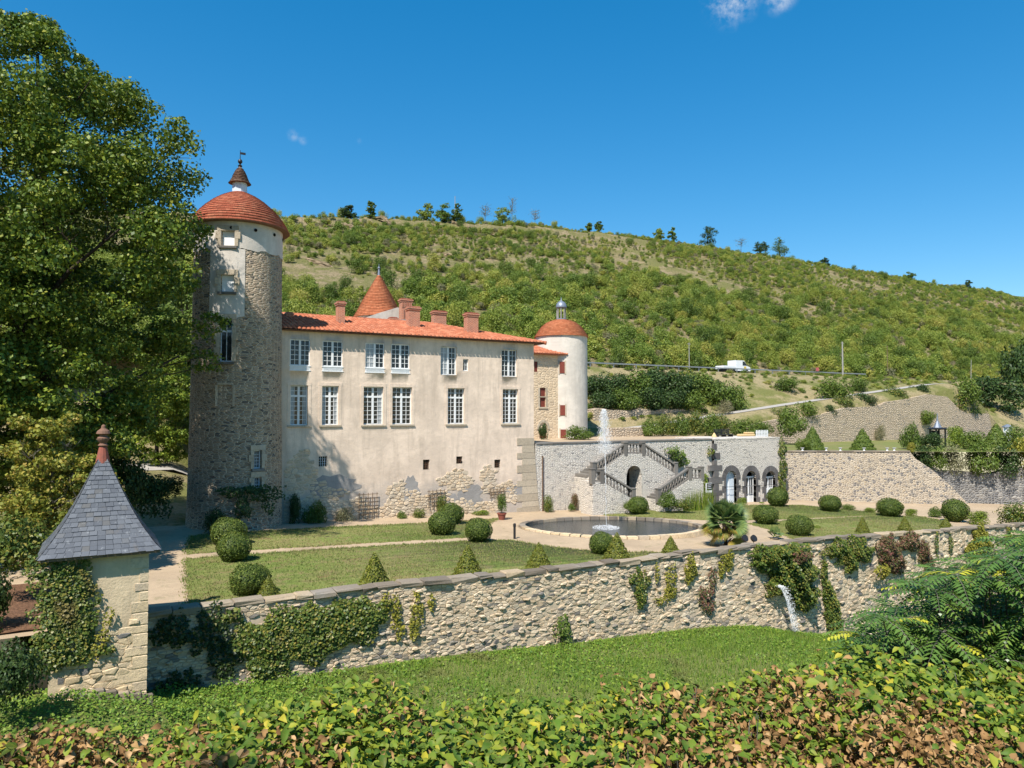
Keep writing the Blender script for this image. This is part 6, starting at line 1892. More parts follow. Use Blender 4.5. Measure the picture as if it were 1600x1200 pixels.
# ================================================================== bushes of the terraces and banks
T1 = TER
for (u, vb, vt, w, y, var, lab) in [
    (905, 697, 672, 52, 56.0, 'bush', 'spreading bush at the foot of the white round tower'),
    (848, 697, 668, 18, 58.0, 'dark', 'dark shrub by the pointed doorway of the rear wing'),
    (1160, 694, 666, 48, 57.0, 'bush2', 'rounded light bush behind the garden seats on the upper terrace'),
    (1238, 694, 646, 52, 58.0, 'bush', 'tall bush above the ivy pier at the end of the upper terrace'),
    (1255, 704, 684, 30, -0.5, 'bush2', 'low bush beside the first deep green cone'),
    (1422, 702, 655, 34, -0.5, 'bush', 'upright leafy bush against the lane wall by the dark kiosk'),
    (1450, 702, 672, 52, -0.5, 'dark', 'low dark bush beside the dark kiosk'),
    (1492, 699, 660, 40, -0.5, 'bright', 'bright green cone-shaped bush to the right of the dark kiosk'),
    (1520, 702, 672, 50, -0.5, 'bush2', 'green bush between the dark kiosk and the white gate pillar'),
    (1592, 702, 660, 50, -0.5, 'bush', 'bush crowding the white gate pillar'),
    (1436, 738, 692, 44, -71.6, 'dark', 'dark bush spilling over the broken end of the battered wall'),
    (1462, 732, 694, 40, -71.6, 'bush', 'green bush above the broken end of the battered wall'),
    (1496, 738, 690, 50, -71.6, 'grey', 'greyish scrub hanging over the dark rubble wall'),
    (1534, 740, 684, 56, -71.6, 'bush', 'thick green bush hanging over the dark rubble wall'),
    (1572, 742, 690, 50, -71.6, 'dark2', 'dark bush over the far end of the dark rubble wall'),
    (1603, 745, 680, 50, -71.6, 'yellow', 'yellowish bush at the far end of the dark rubble wall'),
    (1424, 706, 690, 16, -70.9, 'yellow', 'small yellow tuft on the end of the battered wall coping'),
    (1530, 820, 794, 36, 0, 'bright', 'light green shapeless bush beside the last box ball'),
    (1588, 828, 782, 62, 0, 'ivy', 'clipped broad bush at the far corner of the garden'),
    (1276, 838, 818, 22, 33.0, 'bright', 'small green bush beside a clipped box ball above the wall'),
    (1315, 640, 616, 44, 62.2, 'ivy', 'creeper hanging over the lane wall where it first rises'),
    (1352, 637, 610, 50, 62.4, 'dark', 'dark creeper hanging over the middle of the lane wall'),
    (1398, 627, 602, 46, 62.6, 'ivy', 'green creeper along the lane edge above the highest wall'),
    (1434, 620, 598, 40, 62.8, 'dark', 'dark creeper at the lane bend above the wall'),
    (1488, 646, 602, 52, 62.5, 'ivy', 'large creeper tumbling down beside the highest lane wall'),
    (1512, 655, 618, 40, 62.5, 'bush', 'bush under the tumbling creeper at the wall end'),
    (1255, 652, 624, 52, 62.0, 'bush', 'dense bush on the lane edge above buff rocks'),
    (1290, 650, 630, 36, 62.0, 'dark', 'small dark bush between two stretches of lane wall'),
    (1218, 662, 636, 40, 62.0, 'ivy', 'ivy bush over the start of the lane wall'),
    (1230, 612, 588, 44, 76.0, 'bush2', 'low scrub bush under the guardrail near the white truck'),
    (1303, 622, 586, 62, 74.0, 'bush', 'wide green bush on the bank between guardrail and lane'),
    (1342, 612, 588, 36, 75.5, 'bush2', 'narrow green bush on the bank right of the wide one'),
    (1130, 648, 622, 40, 70.0, 'grey', 'dry greyish scrub at the end of the dark hedge'),
    (1560, 640, 580, 95, 72.0, 'dark', 'large dark green thicket at the bend of the lane'),
    (1508, 630, 584, 55, 72.5, 'bush', 'green thicket where the lane meets the road'),
    (1598, 610, 520, 80, 80.0, 'dark2', 'tall dark tree-like thicket at the edge of the hillside road'),
    (1450, 662, 640, 30, 60.4, 'bush2', 'tuft growing from the face of the lane wall above the kiosk'),
    (1375, 690, 660, 22, 60.4, 'grey', 'dry climbing tuft on the face of the lane wall between two cones'),
]:
    b_ = None
    if y in (56.0, 57.0, 58.0): b_ = TER
    if y == -0.5: b_ = TER2
    bush(u, vb, vt, w, y, var, lab, base=b_)
for k, (u, vt) in enumerate([(1018, 664), (1040, 660), (1062, 656), (1085, 655), (1108, 656), (1128, 660), (1190, 672)]):
    bush(u, 696, vt, 40, 59.6, 'ivy' if k % 2 else 'bush', 'leafy green hedge bush massed behind the upper terrace', 'hedge_bush', 'bush', 'hedge bushes behind the upper terrace', base=TER)
for k, (u, vt, w) in enumerate([(925, 580, 50), (955, 576, 60), (990, 572, 64), (1025, 568, 70), (1060, 570, 66), (1090, 574, 56), (1110, 584, 44), (940, 605, 50), (975, 600, 56), (1012, 600, 60), (1048, 602, 60), (1080, 606, 50), (1128, 592, 48), (1150, 600, 36)]):
    bush(u, 640 if k > 6 else 622, vt, w * 1.15, 70.5 if 6 < k < 12 else 74.0, ['dark', 'dark2', 'bush'][k % 3] if k < 12 else 'bush2', 'bush in the dense dark hedge below the road guardrail', 'hedge_bush', 'bush', 'dark hedge bushes under the guardrail', base=None)

# ================================================================== plants along the house and stairs
for (u, vb, vt, w, y, var, lab) in [
    (462, 822, 765, 26, 46.5, 'dark', 'dark shrub in the corner between tower and house'), (492, 820, 778, 44, 46.3, 'bush', 'sunlit edged shrub against the shaded foot of the house'), (540, 818, 790, 40, 46.4, 'grey', 'greyish rambling shrub against the foot of the house'), (335, 830, 790, 40, 43.6, 'dark2', 'dark shrub at the shaded foot of the round tower'),
    (628, 812, 796, 18, 46.5, 'bush', 'little rose bush near the second trellis'), (655, 810, 794, 24, 46.5, 'ivy', 'straggling rose bush on the foot of the house'), (690, 806, 772, 22, 46.6, 'ivy', 'rose climbing the second trellis'), (752, 804, 796, 30, 46.5, 'bright', 'low green seedlings at the foot of the house'),
    (857, 801, 772, 20, 46.4, 'ivy', 'reddish climbing rose by the drain pipe'), (893, 797, 785, 14, 46.2, 'bush', 'small round plant before the terrace wall'), (898, 795, 770, 16, 46.6, 'red', 'reddish shrub before the terrace wall'),
    (985, 797, 778, 26, 42.9, 'bush', 'leafy plant at the foot of the left stair flight'), (1044, 793, 764, 34, 42.8, 'bush', 'dark green plant under the right stair flight'), (1066, 796, 780, 44, 42.6, 'ivy', 'low plants in front of the tall reeds'), (1160, 793, 774, 20, 45.5, 'bright', 'green bush between the first and second arch'), (1191, 791, 783, 14, 46.0, 'bright', 'low cushion plant before the third arch'),
    (1325, 797, 786, 26, 0, 'bush', 'weedy plant along the foot of the battered wall beyond the first ball'), (1360, 801, 792, 22, 0, 'bright', 'pale weeds along the foot of the battered wall'), (1425, 806, 793, 26, 0, 'bright', 'weeds with pale flowers beside the middle ball'), (1462, 808, 790, 26, 0, 'bush', 'green plant at the foot of the battered wall near its broken end')]:
    bush(u, vb, vt, w, y, var, lab, 'garden_plant', 'plant')
# tall reeds by the right stair flight
Rr = np.random.default_rng(77)
c0 = at_y(1085, 792, 44.0); root = empty('reed_clump', (c0.x, 44.0, gz(c0.x))); tag(root, 'clump of tall bright green reeds beneath the right stair landing', 'plant')
n = 900; x = c0.x + (Rr.random(n) - 0.5) * 3.4; y = 44.0 + (Rr.random(n) - 0.5) * 1.6; h_ = 1.3 + 0.7 * Rr.random(n)
b0 = np.stack([x, y, np.full(n, gz(c0.x))], axis=1); lx = Rr.normal(scale=0.18, size=(n, 3)); lx[:, 2] = 0
tp_ = b0 + lx + np.stack([0 * x, 0 * x, h_], axis=1); w_ = np.stack([np.full(n, 0.022), Rr.normal(scale=0.01, size=n), 0 * x], axis=1)
V = np.stack([b0 - w_, b0 + w_, tp_], axis=1).reshape(-1, 3)
np_obj('blades', V, np.arange(3 * n).reshape(-1, 3), 'grass_reed', root, rnd=Rr.random(n))
# trellises against the house
def trellis(u0, u1, v0, v1, lab, nb=4, nr=6):
    a = at_y(u0, v1, FY - 0.14); b = at_y(u1, v0, FY - 0.14)
    root = empty('trellis', ((a.x + b.x) / 2, FY - 0.14, a.z)); tag(root, lab, 'trellis', 'trellises on the house foot')
    for i in range(nb + 1):
        x = a.x + (b.x - a.x) * i / nb; m = MB(); m.box(x - 0.018, x + 0.018, FY - 0.17, FY - 0.14, a.z - 0.2, b.z); m.build('upright', 'timber', root)
    for i in range(nr):
        z = a.z + (b.z - a.z) * (i + 0.6) / nr; m = MB(); m.box(a.x - 0.1, b.x + 0.1, FY - 0.139, FY - 0.115, z - 0.016, z + 0.016); m.build('crossbar', 'timber', root)
trellis(561, 589, 769, 808, 'weathered wooden trellis in the tree shadow on the house wall')
trellis(670, 694, 764, 790, 'wooden trellis beside the round patch of bare stones', 4, 4)
trellis(766, 787, 762, 775, 'wooden trellis above the potted plant at the house corner', 4, 3)
# potted plants
def potted(u, vb, lab):
    p = at_g(u, vb); root = empty('potted_plant', p); tag(root, lab, 'potted plant', 'terracotta pots on the gravel')
    m = MB(); m.lathe([(0.20, 0), (0.29, 0.38), (0.33, 0.39), (0.33, 0.47), (0.28, 0.47), (0.27, 0.42)], tuple(p), 16); m.build('pot', 'terracotta', root)
    m = MB(); m.tube([p + Vector((0, 0, 0.3)), p + Vector((0.03, 0.02, 0.9))], 0.03, 6); m.build('stem', 'bark_grey', root)
    o = shared('foliage', BUSH['bush2'], p + Vector((0, 0, 0.5)), 1.0, (0.42, 0.42, 0.85), parent=root)
potted(784, 812, 'terracotta pot with tall shrub by the house corner trellis')
potted(920, 802, 'terracotta pot with tall shrub before the left stair flight')
# bollard lamps
for (u, vb, vt, lab) in [(804, 842, 818, 'dark bollard lamp on gravel at the pool edge beside the lawn tip'), (963, 797, 776, 'dark bollard lamp before the left stair flight')]:
    p = at_g(u, vb); Y = 0.5 * p.x + 0.866 * p.y; h = (vb - vt) * Y / FPX
    root = empty('bollard_lamp', p); tag(root, lab, 'lamp', 'bollard lamps in the garden')
    m = MB(); m.lathe([(0.07, 0), (0.07, h * 0.78)], tuple(p), 12); m.build('post', 'iron', root)
    m = MB(); m.lathe([(0.085, h * 0.78), (0.085, h * 0.96), (0.05, h)], tuple(p), 12); m.build('lamp_head', 'iron', root)
# two garden floodlights by the palm
for (u, v, lab) in [(1163.5, 847, 'black round floodlight on a short stake, nearer the palm trunk'), (1177.5, 846, 'black round floodlight on a short stake, farther from the palm trunk')]:
    p = at_y(u, v, WALL_Y + 1.0); p.z = gz(p.x); root = empty('floodlight', p); tag(root, lab, 'lamp', 'floodlights by the palm')
    hz_ = at_y(u, 841.5, WALL_Y + 1.0).z
    fr = Matrix.Translation((p.x, p.y, hz_)) @ Matrix.Rotation(math.radians(60), 4, 'X')
    m = MB(fr); m.lathe([(0.10, -0.10), (0.17, -0.06), (0.19, 0.05), (0.19, 0.08)], (0, 0, 0), 18); m.build('lamp_head', 'iron', root)
    m = MB(); m.tube([p, (p.x, p.y, hz_ - 0.08)], 0.02, 6); m.build('stake', 'steel', root)
# black sign on a post
p = at_y(1107, 787, 46.2); root = empty('garden_sign', (p.x, 46.2, gz(p.x))); tag(root, 'small white board with a black panel beside the corner blocks', 'sign')
a = at_y(1104, 766, 46.2); b = at_y(1112, 755, 46.2)
m = MB(); m.box(a.x - 0.06, b.x + 0.03, 46.2, 46.24, a.z - 0.22, b.z + 0.03); m.build('board', 'paint_white', root)
m = MB(); m.box(a.x + 0.03, b.x, 46.185, 46.197, a.z, b.z); m.build('panel', 'iron', root)
m = MB(); 
for i in range(3): m.box(a.x + 0.10, b.x - 0.08 - 0.05 * (i == 1), 46.178, 46.183, a.z + 0.12 + 0.15 * i, a.z + 0.16 + 0.15 * i)
m.build('print_lines', 'paint_white', root)
m = MB(); m.box(p.x - 0.03, p.x + 0.03, 46.205, 46.235, gz(p.x) - 0.1, a.z - 0.22); m.build('post', 'paint_white', root)

# ================================================================== palms
def palm(base, h, spread, nl, lab, seed, yellow=0.25, trunk=True, name='fan_palm'):
    R = random.Random(seed); base = Vector(base)
    root = empty(name, base); tag(root, lab, 'palm')
    top = base + Vector((0, 0, h * 0.42))
    if trunk:
        m = MB(); m.tube([base - Vector((0, 0, 0.1)), base + Vector((0.05, 0, h * 0.2)), top], [0.26, 0.22, 0.17], 10); tr = m.build('trunk', 'bark', root)
        m = MB()
        for i in range(60):
            a = R.uniform(0, 2 * PI); z = R.uniform(0.05, 0.42) * h; p = base + Vector((0.2 * math.cos(a), 0.2 * math.sin(a), z))
            m.tube([p, p + Vector((math.cos(a) * 0.16, math.sin(a) * 0.16, 0.18))], [0.035, 0.01], 4)
        tag(m.build('leaf_bases', 'bark_grey', tr), kind='stuff')
    for i in range(nl):
        f = i / nl; a = i * 2.39996 + R.uniform(-0.2, 0.2)
        el = math.radians(84 - 132 * f + R.uniform(-16, 16))
        d = Vector((math.cos(a) * math.cos(el), math.sin(a) * math.cos(el), math.sin(el)))
        L = spread * R.uniform(0.30, 0.6)
        old = f > 1 - yellow
        org = top if not old else base + Vector((0, 0, h * R.uniform(0.28, 0.42)))
        if old: L *= 0.8; d = Vector((math.cos(a), math.sin(a), R.uniform(-0.9, 0.1))).normalized()
        e = org + d * L + Vector((0, 0, -0.10 * L))
        m = MB(); m.tube([org, org.lerp(e, 0.5) + Vector((0, 0, 0.06)), e], [0.02, 0.015, 0.012], 4)
        b = d.cross(Vector((0, 0, 1))); b = b.normalized() if b.length > 0.05 else Vector((1, 0, 0)); b = Matrix.Rotation(R.uniform(-1.0, 1.0), 3, d) @ b; nn = b.cross(d).normalized()
        fs = spread * R.uniform(0.55, 0.68); ns = 24
        for k in range(ns):
            t_ = -1.35 + 2.7 * k / (ns - 1)
            dd = (d * math.cos(t_) + b * math.sin(t_)).normalized()
            tip = e + dd * fs * (1 - 0.18 * abs(t_)) + Vector((0, 0, -0.16 * fs * (1 + 0.8 * old))) + nn * 0.10 * fs
            mid = e + dd * fs * 0.5 + nn * 0.07 * fs
            w_ = (b * math.cos(t_) - d * math.sin(t_)) * 0.042
            m.add([e - w_ * 0.4, e + w_ * 0.4, mid + w_, mid - w_, tip], [(0, 1, 2, 3), (3, 2, 4)], R.random())
        m.build('frond', 'leaf_palm_yellow' if old else 'leaf_palm', root)
pb = at_g(1134, 854); pb = Vector((pb.x, max(pb.y, WALL_Y + 1.6), 0)); d_ = ray(1134, 850); pb = Vector((d_.x * pb.y / d_.y, pb.y, gz(pb.x)))
Yp = 0.5 * pb.x + 0.866 * pb.y
palm(pb, (852 - 782) * Yp / FPX * 1.3, 1.5, 52, 'bushy fan palm with yellow lower leaves by the pool edge', 5, 0.2)
p2 = at_g(1210, 842); p2 = Vector((p2.x, max(p2.y, WALL_Y + 1.2), gz(p2.x)))
palm(p2, 0.5, 0.62, 12, 'tiny young fan palm in yellowing grass beside the coping', 6, 0.3, trunk=False)

# ================================================================== things on the upper terrace
def place(u, v, y): return at_y(u, v, y)
y_ = 50.0
a = place(1123, 690, y_); b = place(1146, 681, y_); z0 = TER + 0.02
root = empty('garden_bench', ((a.x + b.x) / 2, y_, z0)); tag(root, 'dark metal garden bench with slatted back on the upper terrace edge', 'bench')
m = MB(); m.box(a.x, b.x, y_, y_ + 0.6, z0 + 0.38, z0 + 0.45); m.build('seat', 'iron', root)
for i in range(5): m = MB(); m.box(a.x, b.x, y_ + 0.56, y_ + 0.6, z0 + 0.5 + 0.09 * i, z0 + 0.56 + 0.09 * i); m.build('slat', 'iron', root)
for xx in (a.x + 0.03, (a.x + b.x) / 2, b.x - 0.07): m = MB(); m.box(xx, xx + 0.05, y_ + 0.02, y_ + 0.62, z0, z0 + 0.98 * 0.4); m.box(xx, xx + 0.05, y_ + 0.55, y_ + 0.62, z0, z0 + 0.98); m.build('leg', 'iron', root)
a = place(1160, 690, y_); b = place(1180, 684, y_)
root = empty('cushion_lounger', ((a.x + b.x) / 2, y_, z0)); tag(root, 'low lounger with tan cushions on the upper terrace edge', 'lounger')
m = MB(); m.box(a.x, b.x, y_, y_ + 0.7, z0 + 0.2, z0 + 0.42, 0.05); m.build('cushion', 'canvas_tan', root)
m = MB(); m.box(a.x + 0.8, b.x, y_ + 0.1, y_ + 0.6, z0 + 0.42, z0 + 0.60, 0.06); m.build('pillow', 'canvas_tan', root)
m = MB(); m.box(a.x + 0.02, b.x - 0.02, y_ + 0.03, y_ + 0.67, z0 + 0.08, z0 + 0.2); m.build('frame', 'timber', root)
a = place(1182.5, 690, y_); b = place(1202, 681, y_)
root = empty('white_picket_screen', ((a.x + b.x) / 2, y_, z0)); tag(root, 'short white picket screen beside the tan lounger', 'fence')
for i in range(8):
    x = a.x + (b.x - a.x) * (i + 0.5) / 8; m = MB(); m.box(x - 0.07, x + 0.07, y_ + 0.1, y_ + 0.13, z0, z0 + 0.72); m.prism([(x - 0.07, z0 + 0.72), (x + 0.07, z0 + 0.72), (x, z0 + 0.80)], y_ + 0.1, y_ + 0.13); m.build('picket', 'paint_white', root)
for zz in (0.2, 0.55): m = MB(); m.box(a.x, b.x, y_ + 0.131, y_ + 0.16, z0 + zz, z0 + zz + 0.06); m.build('rail', 'paint_white', root)
a = place(1116, 690, y_); root = empty('stone_lantern', (a.x, y_, z0)); tag(root, 'small ochre pointed ornament on the wall top beside the dark bench', 'ornament')
m = MB(); m.box(a.x - 0.22, a.x + 0.22, y_ - 0.2, y_ + 0.2, z0, z0 + 0.22, 0.02); m.build('base', 'canvas_tan', root)
m = MB(); m.lathe([(0.26, 0.22), (0.22, 0.3), (0.08, 0.55), (0.02, 0.62)], (a.x, y_, z0), 8); m.build('cap', 'canvas_tan', root)
# dark kiosk on the lower terrace
kp = at_z(1465.5, 697, TER2); kY = 0.5 * kp.x + 0.866 * kp.y; k0 = TER2; kz = lambda v: CAMZ + (HOR - v) * kY / FPX; kw = 7.0 * kY / FPX
root = empty('garden_kiosk', kp); tag(root, 'small black iron kiosk with pale pointed top before the lane wall', 'kiosk')
for sx in (-1, 1):
    for sy in (-1, 1):
        q = kp + RG * sx * kw + FW * sy * 0.6; m = MB(); m.box(q.x - 0.07, q.x + 0.07, q.y - 0.07, q.y + 0.07, k0, kz(670)); m.build('post', 'iron', root)
m = MB(); m.lathe([(1.0, 0.0), (1.05, 0.12), (0.8, 0.22)], (kp.x, kp.y, kz(671)), 8); m.build('canopy', 'iron', root)
m = MB(); m.lathe([(0.45, 0.22), (0.30, 0.55), (0.1, 1.0), (0.02, kz(645) - kz(671))], (kp.x, kp.y, kz(671)), 8); m.build('spire', 'lead', root)
m = MB(Matrix.Translation(kp) @ Matrix((RG, FW, Vector((0, 0, 1)))).transposed().to_4x4()); m.box(-kw * 0.8, kw * 0.8, 0.5, 0.55, 0.1, kz(673) - k0); m.build('back_panel', 'iron', root)
p = at_z(1575, 697, TER2); pY = 0.5 * p.x + 0.866 * p.y; zt = CAMZ + (HOR - 668) * pY / FPX
root = empty('gate_pillar', p); tag(root, 'white gate pillar with grey cap among bushes on the lower terrace', 'pillar')
m = MB(); m.box(p.x - 0.35, p.x + 0.35, p.y - 0.3, p.y + 0.3, TER2, zt); m.build('shaft', 'paint_white', root)
m = MB(); m.lathe([(0.62, 0), (0.62, 0.1), (0.1, 0.38)], (p.x, p.y, zt), 4); m.build('cap', 'lead', root)
# urns on the coping of the lower terrace
for u in (1253, 1290, 1312, 1349, 1385, 1396):
    p = rw_pt(u, None, 0.2); z = TER2 + 0.14
    root = empty('stone_urn', (p.x, p.y, z)); tag(root, 'small white stone urn on the battered wall coping', 'urn', 'urns on the lower terrace coping')
    m = MB(); m.lathe([(0.12, 0), (0.06, 0.06), (0.06, 0.10), (0.15, 0.22), (0.19, 0.28)], (p.x, p.y, z), 10); m.build('bowl', 'paint_white', root)

# ================================================================== road furniture
gy = 79.3
root = empty('guardrail', (75, gy, 13)); tag(root, 'long steel guardrail along the hillside road', 'guardrail')
x = 56.0
m = MB(); m.box(40, 118, gy, gy + 0.05, 13.52, 13.70); m.build('rail', 'steel', root)
x = 42
while x < 118: m = MB(); m.box(x, x + 0.12, gy + 0.06, gy + 0.16, 12.8, 13.7); m.build('post', 'steel', root); x += 4.0
for (u, vb, vt, y, lab, mt) in [(1077, 578, 535, 79.0, 'thin pale utility pole left of the white truck', 'pole_grey'), (1317, 586, 534, 79.0, 'stout grey concrete utility pole on the roadside', 'pole_grey'), (1387, 586, 540, 86.0, 'thin wooden utility pole beyond the concrete one', 'timber'), (1517, 590, 562, 86.0, 'leaning short pole near the lane end', 'pole_grey')]:
    p = at_y(u, vb, y); q = at_y(u, vt, y)
    root = empty('utility_pole', (p.x, y, p.z - 0.3)); tag(root, lab, 'pole')
    w = 0.15 if 'stout' in lab else 0.07
    m = MB(); m.tube([(p.x, y, p.z - 0.8), (p.x + (0.3 if 'leaning' in lab else 0), y, q.z)], [w, w * 0.7], 8); m.build('shaft', mt, root)
    if 'leaning' not in lab: m = MB(); m.box(p.x - 0.28, p.x + 0.28, y - 0.05, y + 0.05, q.z - 0.3, q.z - 0.2); m.build('crossarm', mt, root)
p = at_y(1276, 590, 79.2); root = empty('road_marker', (p.x, 79.0, 13)); tag(root, 'small red and white marker board at the guardrail', 'sign')
m = MB(); m.box(p.x - 0.35, p.x + 0.35, 79.0, 79.04, 13.75, 14.35); m.build('board', 'sign_red', root); m = MB(); m.box(p.x - 0.04, p.x + 0.04, 79.05, 79.1, 12.9, 14.2); m.build('post', 'steel', root)
# the white flatbed truck, heading right along the road
ty = 81.0; a = at_y(1131, 583, ty); b = at_y(1173, 583, ty); L = b.x - a.x; z0 = 13.03
truck = empty('flatbed_truck', ((a.x + b.x) / 2, ty, z0)); tag(truck, 'white flatbed truck on the hillside road behind the guardrail', 'truck')
S = L / 6.6
X = lambda t_: a.x + t_ * S
prof_ = [(3.0, 0.45), (6.5, 0.45), (6.6, 0.75), (6.45, 1.15), (5.75, 1.35), (5.1, 2.15), (4.9, 2.28), (3.0, 2.28)]
m = MB(); m.prism([(X(x), z0 + z * S) for x, z in prof_], ty, ty + 1.95 * S); m.build('cab', 'paint_white', truck)
m = MB(); m.prism([(X(5.72), z0 + 1.40 * S), (X(5.05), z0 + 2.12 * S), (X(4.6), z0 + 2.12 * S), (X(4.6), z0 + 1.40 * S)], ty - 0.012, ty + 1.97 * S); m.build('side_window', 'glass', truck)
m = MB(); m.add([(X(5.80), ty + 0.1, z0 + 1.38 * S), (X(5.80), ty + 1.85 * S, z0 + 1.38 * S), (X(5.14), ty + 1.85 * S, z0 + 2.16 * S), (X(5.14), ty + 0.1, z0 + 2.16 * S)], [(0, 1, 2, 3)]); m.build('windscreen', 'glass', truck)
m = MB(); m.box(X(0), X(2.95), ty + 0.02, ty + 1.93 * S, z0 + 0.75 * S, z0 + 0.92 * S); m.build('bed', 'paint_white', truck)
m = MB(); m.box(X(0.05), X(2.9), ty, ty + 0.05, z0 + 0.92 * S, z0 + 1.28 * S); m.build('side_board', 'paint_white', truck)
m = MB(); m.box(X(0), X(0.06), ty, ty + 1.93 * S, z0 + 0.92 * S, z0 + 1.28 * S); m.build('tail_board', 'paint_white', truck)
m = MB(); m.box(X(0.2), X(5.9), ty + 0.3, ty + 1.6 * S, z0 + 0.42 * S, z0 + 0.74 * S); m.build('chassis', 'iron', truck)
m = MB(); m.box(X(4.9), X(5.5), ty - 0.006, ty, z0 + 0.75 * S, z0 + 1.25 * S); m.build('door_mark', 'sign_yellow', truck)
for xx in (1.1, 5.6):
    for yy in (0.05, 1.65):
        fr = Matrix.Translation((X(xx), ty + yy * S, z0 + 0.36 * S)) @ Matrix.Rotation(math.radians(90), 4, 'X')
        m = MB(fr); m.lathe([(0.36 * S, -0.12), (0.36 * S, 0.12)], (0, 0, 0), 18); w = m.build('wheel', 'rubber', truck)
        m = MB(fr); m.lathe([(0.2 * S, 0.121), (0.2 * S, 0.135)], (0, 0, 0), 12); m.build('rim', 'steel', w)
m = MB(); m.box(X(6.5), X(6.62), ty + 0.08, ty + 0.4, z0 + 0.78 * S, z0 + 0.98 * S); m.build('headlight', 'steel', truck)

# ================================================================== scrub on the hillside (uncountable) and single trees on the ridge
proto = bpy.data.collections.new('scrub_prototypes')
def scrub_mesh(i, mat, leaf, tall, ncl=9, per=70):
    return bush_mesh('scrub', 200 + i, ncl, per, leaf, mat, tall, 0.55, (0.26, 0.5))
for i, (mt, lf_, tl, per_) in enumerate([('leaf_hill', 0.17, 0.95, 60), ('leaf_hill', 0.15, 0.8, 70), ('leaf_hill', 0.18, 1.1, 55), ('leaf_hill', 0.16, 0.9, 60), ('leaf_scrub_grey', 0.13, 0.8, 55), ('leaf_hill', 0.16, 1.0, 65)]):
    o = bpy.data.objects.new('scrub_%s' % 'abcdef'[i], scrub_mesh(i, mt, lf_, tl, 9, per_)); proto.objects.link(o)
Rh = np.random.default_rng(90)
proto_trees = bpy.data.collections.new('hill_tree_prototypes')
for i, mt in enumerate(['leaf_hill', 'leaf_hill', 'leaf_hill', 'leaf_bush']):
    o = bpy.data.objects.new('hill_tree_%s' % 'abcd'[i], bush_mesh('hill_tree', 230 + i, 20, 120, 0.082, mt, 1.0, 0.66, (0.24, 0.42))); proto_trees.objects.link(o)
def scatter(name, P, S, kind='stuff', proto=proto):
    me = bpy.data.meshes.new(name); me.vertices.add(len(P)); me.vertices.foreach_set('co', np.asarray(P, dtype=np.float32).ravel())
    a_ = me.attributes.new('sc', 'FLOAT_VECTOR', 'POINT'); a_.data.foreach_set('vector', np.asarray(S, dtype=np.float32).ravel())
    o = bpy.data.objects.new(name, me); COL.objects.link(o); tag(o, kind=kind)
    ng = bpy.data.node_groups.new(name + '_nodes', 'GeometryNodeTree')
    ng.interface.new_socket('Geometry', in_out='INPUT', socket_type='NodeSocketGeometry'); ng.interface.new_socket('Geometry', in_out='OUTPUT', socket_type='NodeSocketGeometry')
    gi = ng.nodes.new('NodeGroupInput'); go = ng.nodes.new('NodeGroupOutput')
    ci = ng.nodes.new('GeometryNodeCollectionInfo'); ci.inputs['Collection'].default_value = proto; ci.inputs['Separate Children'].default_value = True; ci.inputs['Reset Children'].default_value = True
    ip = ng.nodes.new('GeometryNodeInstanceOnPoints'); ip.inputs['Pick Instance'].default_value = True
    rv = ng.nodes.new('FunctionNodeRandomValue'); rv.data_type = 'FLOAT_VECTOR'; rv.inputs[0].default_value = (-0.12, -0.12, 0); rv.inputs[1].default_value = (0.12, 0.12, 6.28)
    at = ng.nodes.new('GeometryNodeInputNamedAttribute'); at.data_type = 'FLOAT_VECTOR'; at.inputs['Name'].default_value = 'sc'
    ng.links.new(gi.outputs[0], ip.inputs['Points']); ng.links.new(ci.outputs[0], ip.inputs['Instance']); ng.links.new(rv.outputs[0], ip.inputs['Rotation']); ng.links.new(at.outputs[0], ip.inputs['Scale'])
    ng.links.new(ip.outputs[0], go.inputs[0])
    md = o.modifiers.new('scatter', 'NODES'); md.node_group = ng
    return o
n = 60000
X = Rh.uniform(-60, 460, n); Y = 85.5 + 125 * Rh.random(n)
t_ = (Y - 85) / 115
dens = 0.50 + 0.60 * vnoise(X, Y * 1.8, 0.055, 3) + 0.40 * vnoise(X, Y * 1.5, 0.16, 5) + 0.02 * ((t_ > 0.4) & (t_ < 0.95)) + 0.35 * (t_ > 0.955)
dens = dens + 0.35 * (t_ < 0.35) + 0.25 * (t_ < 0.12)
ledge = (np.abs(t_ - 0.925 - 0.01 * np.sin(X * 0.05)) < 0.020) & (X < 185)
dens = np.where(ledge, dens - 0.9, dens)
ledge2 = (np.abs(t_ - 0.62 - 0.03 * np.sin(X * 0.07)) < 0.02) & (X < 120)
dens = np.where(ledge2, dens - 0.7, dens)
keep = Rh.random(n) < np.clip(dens, 0.04, 1.0)
X, Y, t_ = X[keep], Y[keep], t_[keep]
Z = h_hill(X, Y)
s = Rh.uniform(0.22, 1.05, len(X)) * (1.05 + 0.5 * np.clip(vnoise(X, Y, 0.09, 8), -1, 1)) * np.where(t_ < 0.35, 1.3, 1.0)
S = np.stack([s * Rh.uniform(0.85, 1.3, len(X)), s * Rh.uniform(0.85, 1.3, len(X)), s * Rh.uniform(0.7, 1.25, len(X))], axis=1)
Z = Z - 0.8 * ((t_ > 0.95) & (X < 260))
scatter('hillside_scrub', np.stack([X, Y, Z - 0.2], axis=1), S)
k = Rh.random(len(X)) < np.where(t_ < 0.15, 0.10, np.where(t_ < 0.5, 0.055, 0.014)); Xt, Yt, Zt = X[k], Y[k] + 0.4, Z[k]
st_ = Rh.uniform(1.3, 2.5, len(Xt)) * np.where(t_[k] < 0.5, 1.1, 0.8)
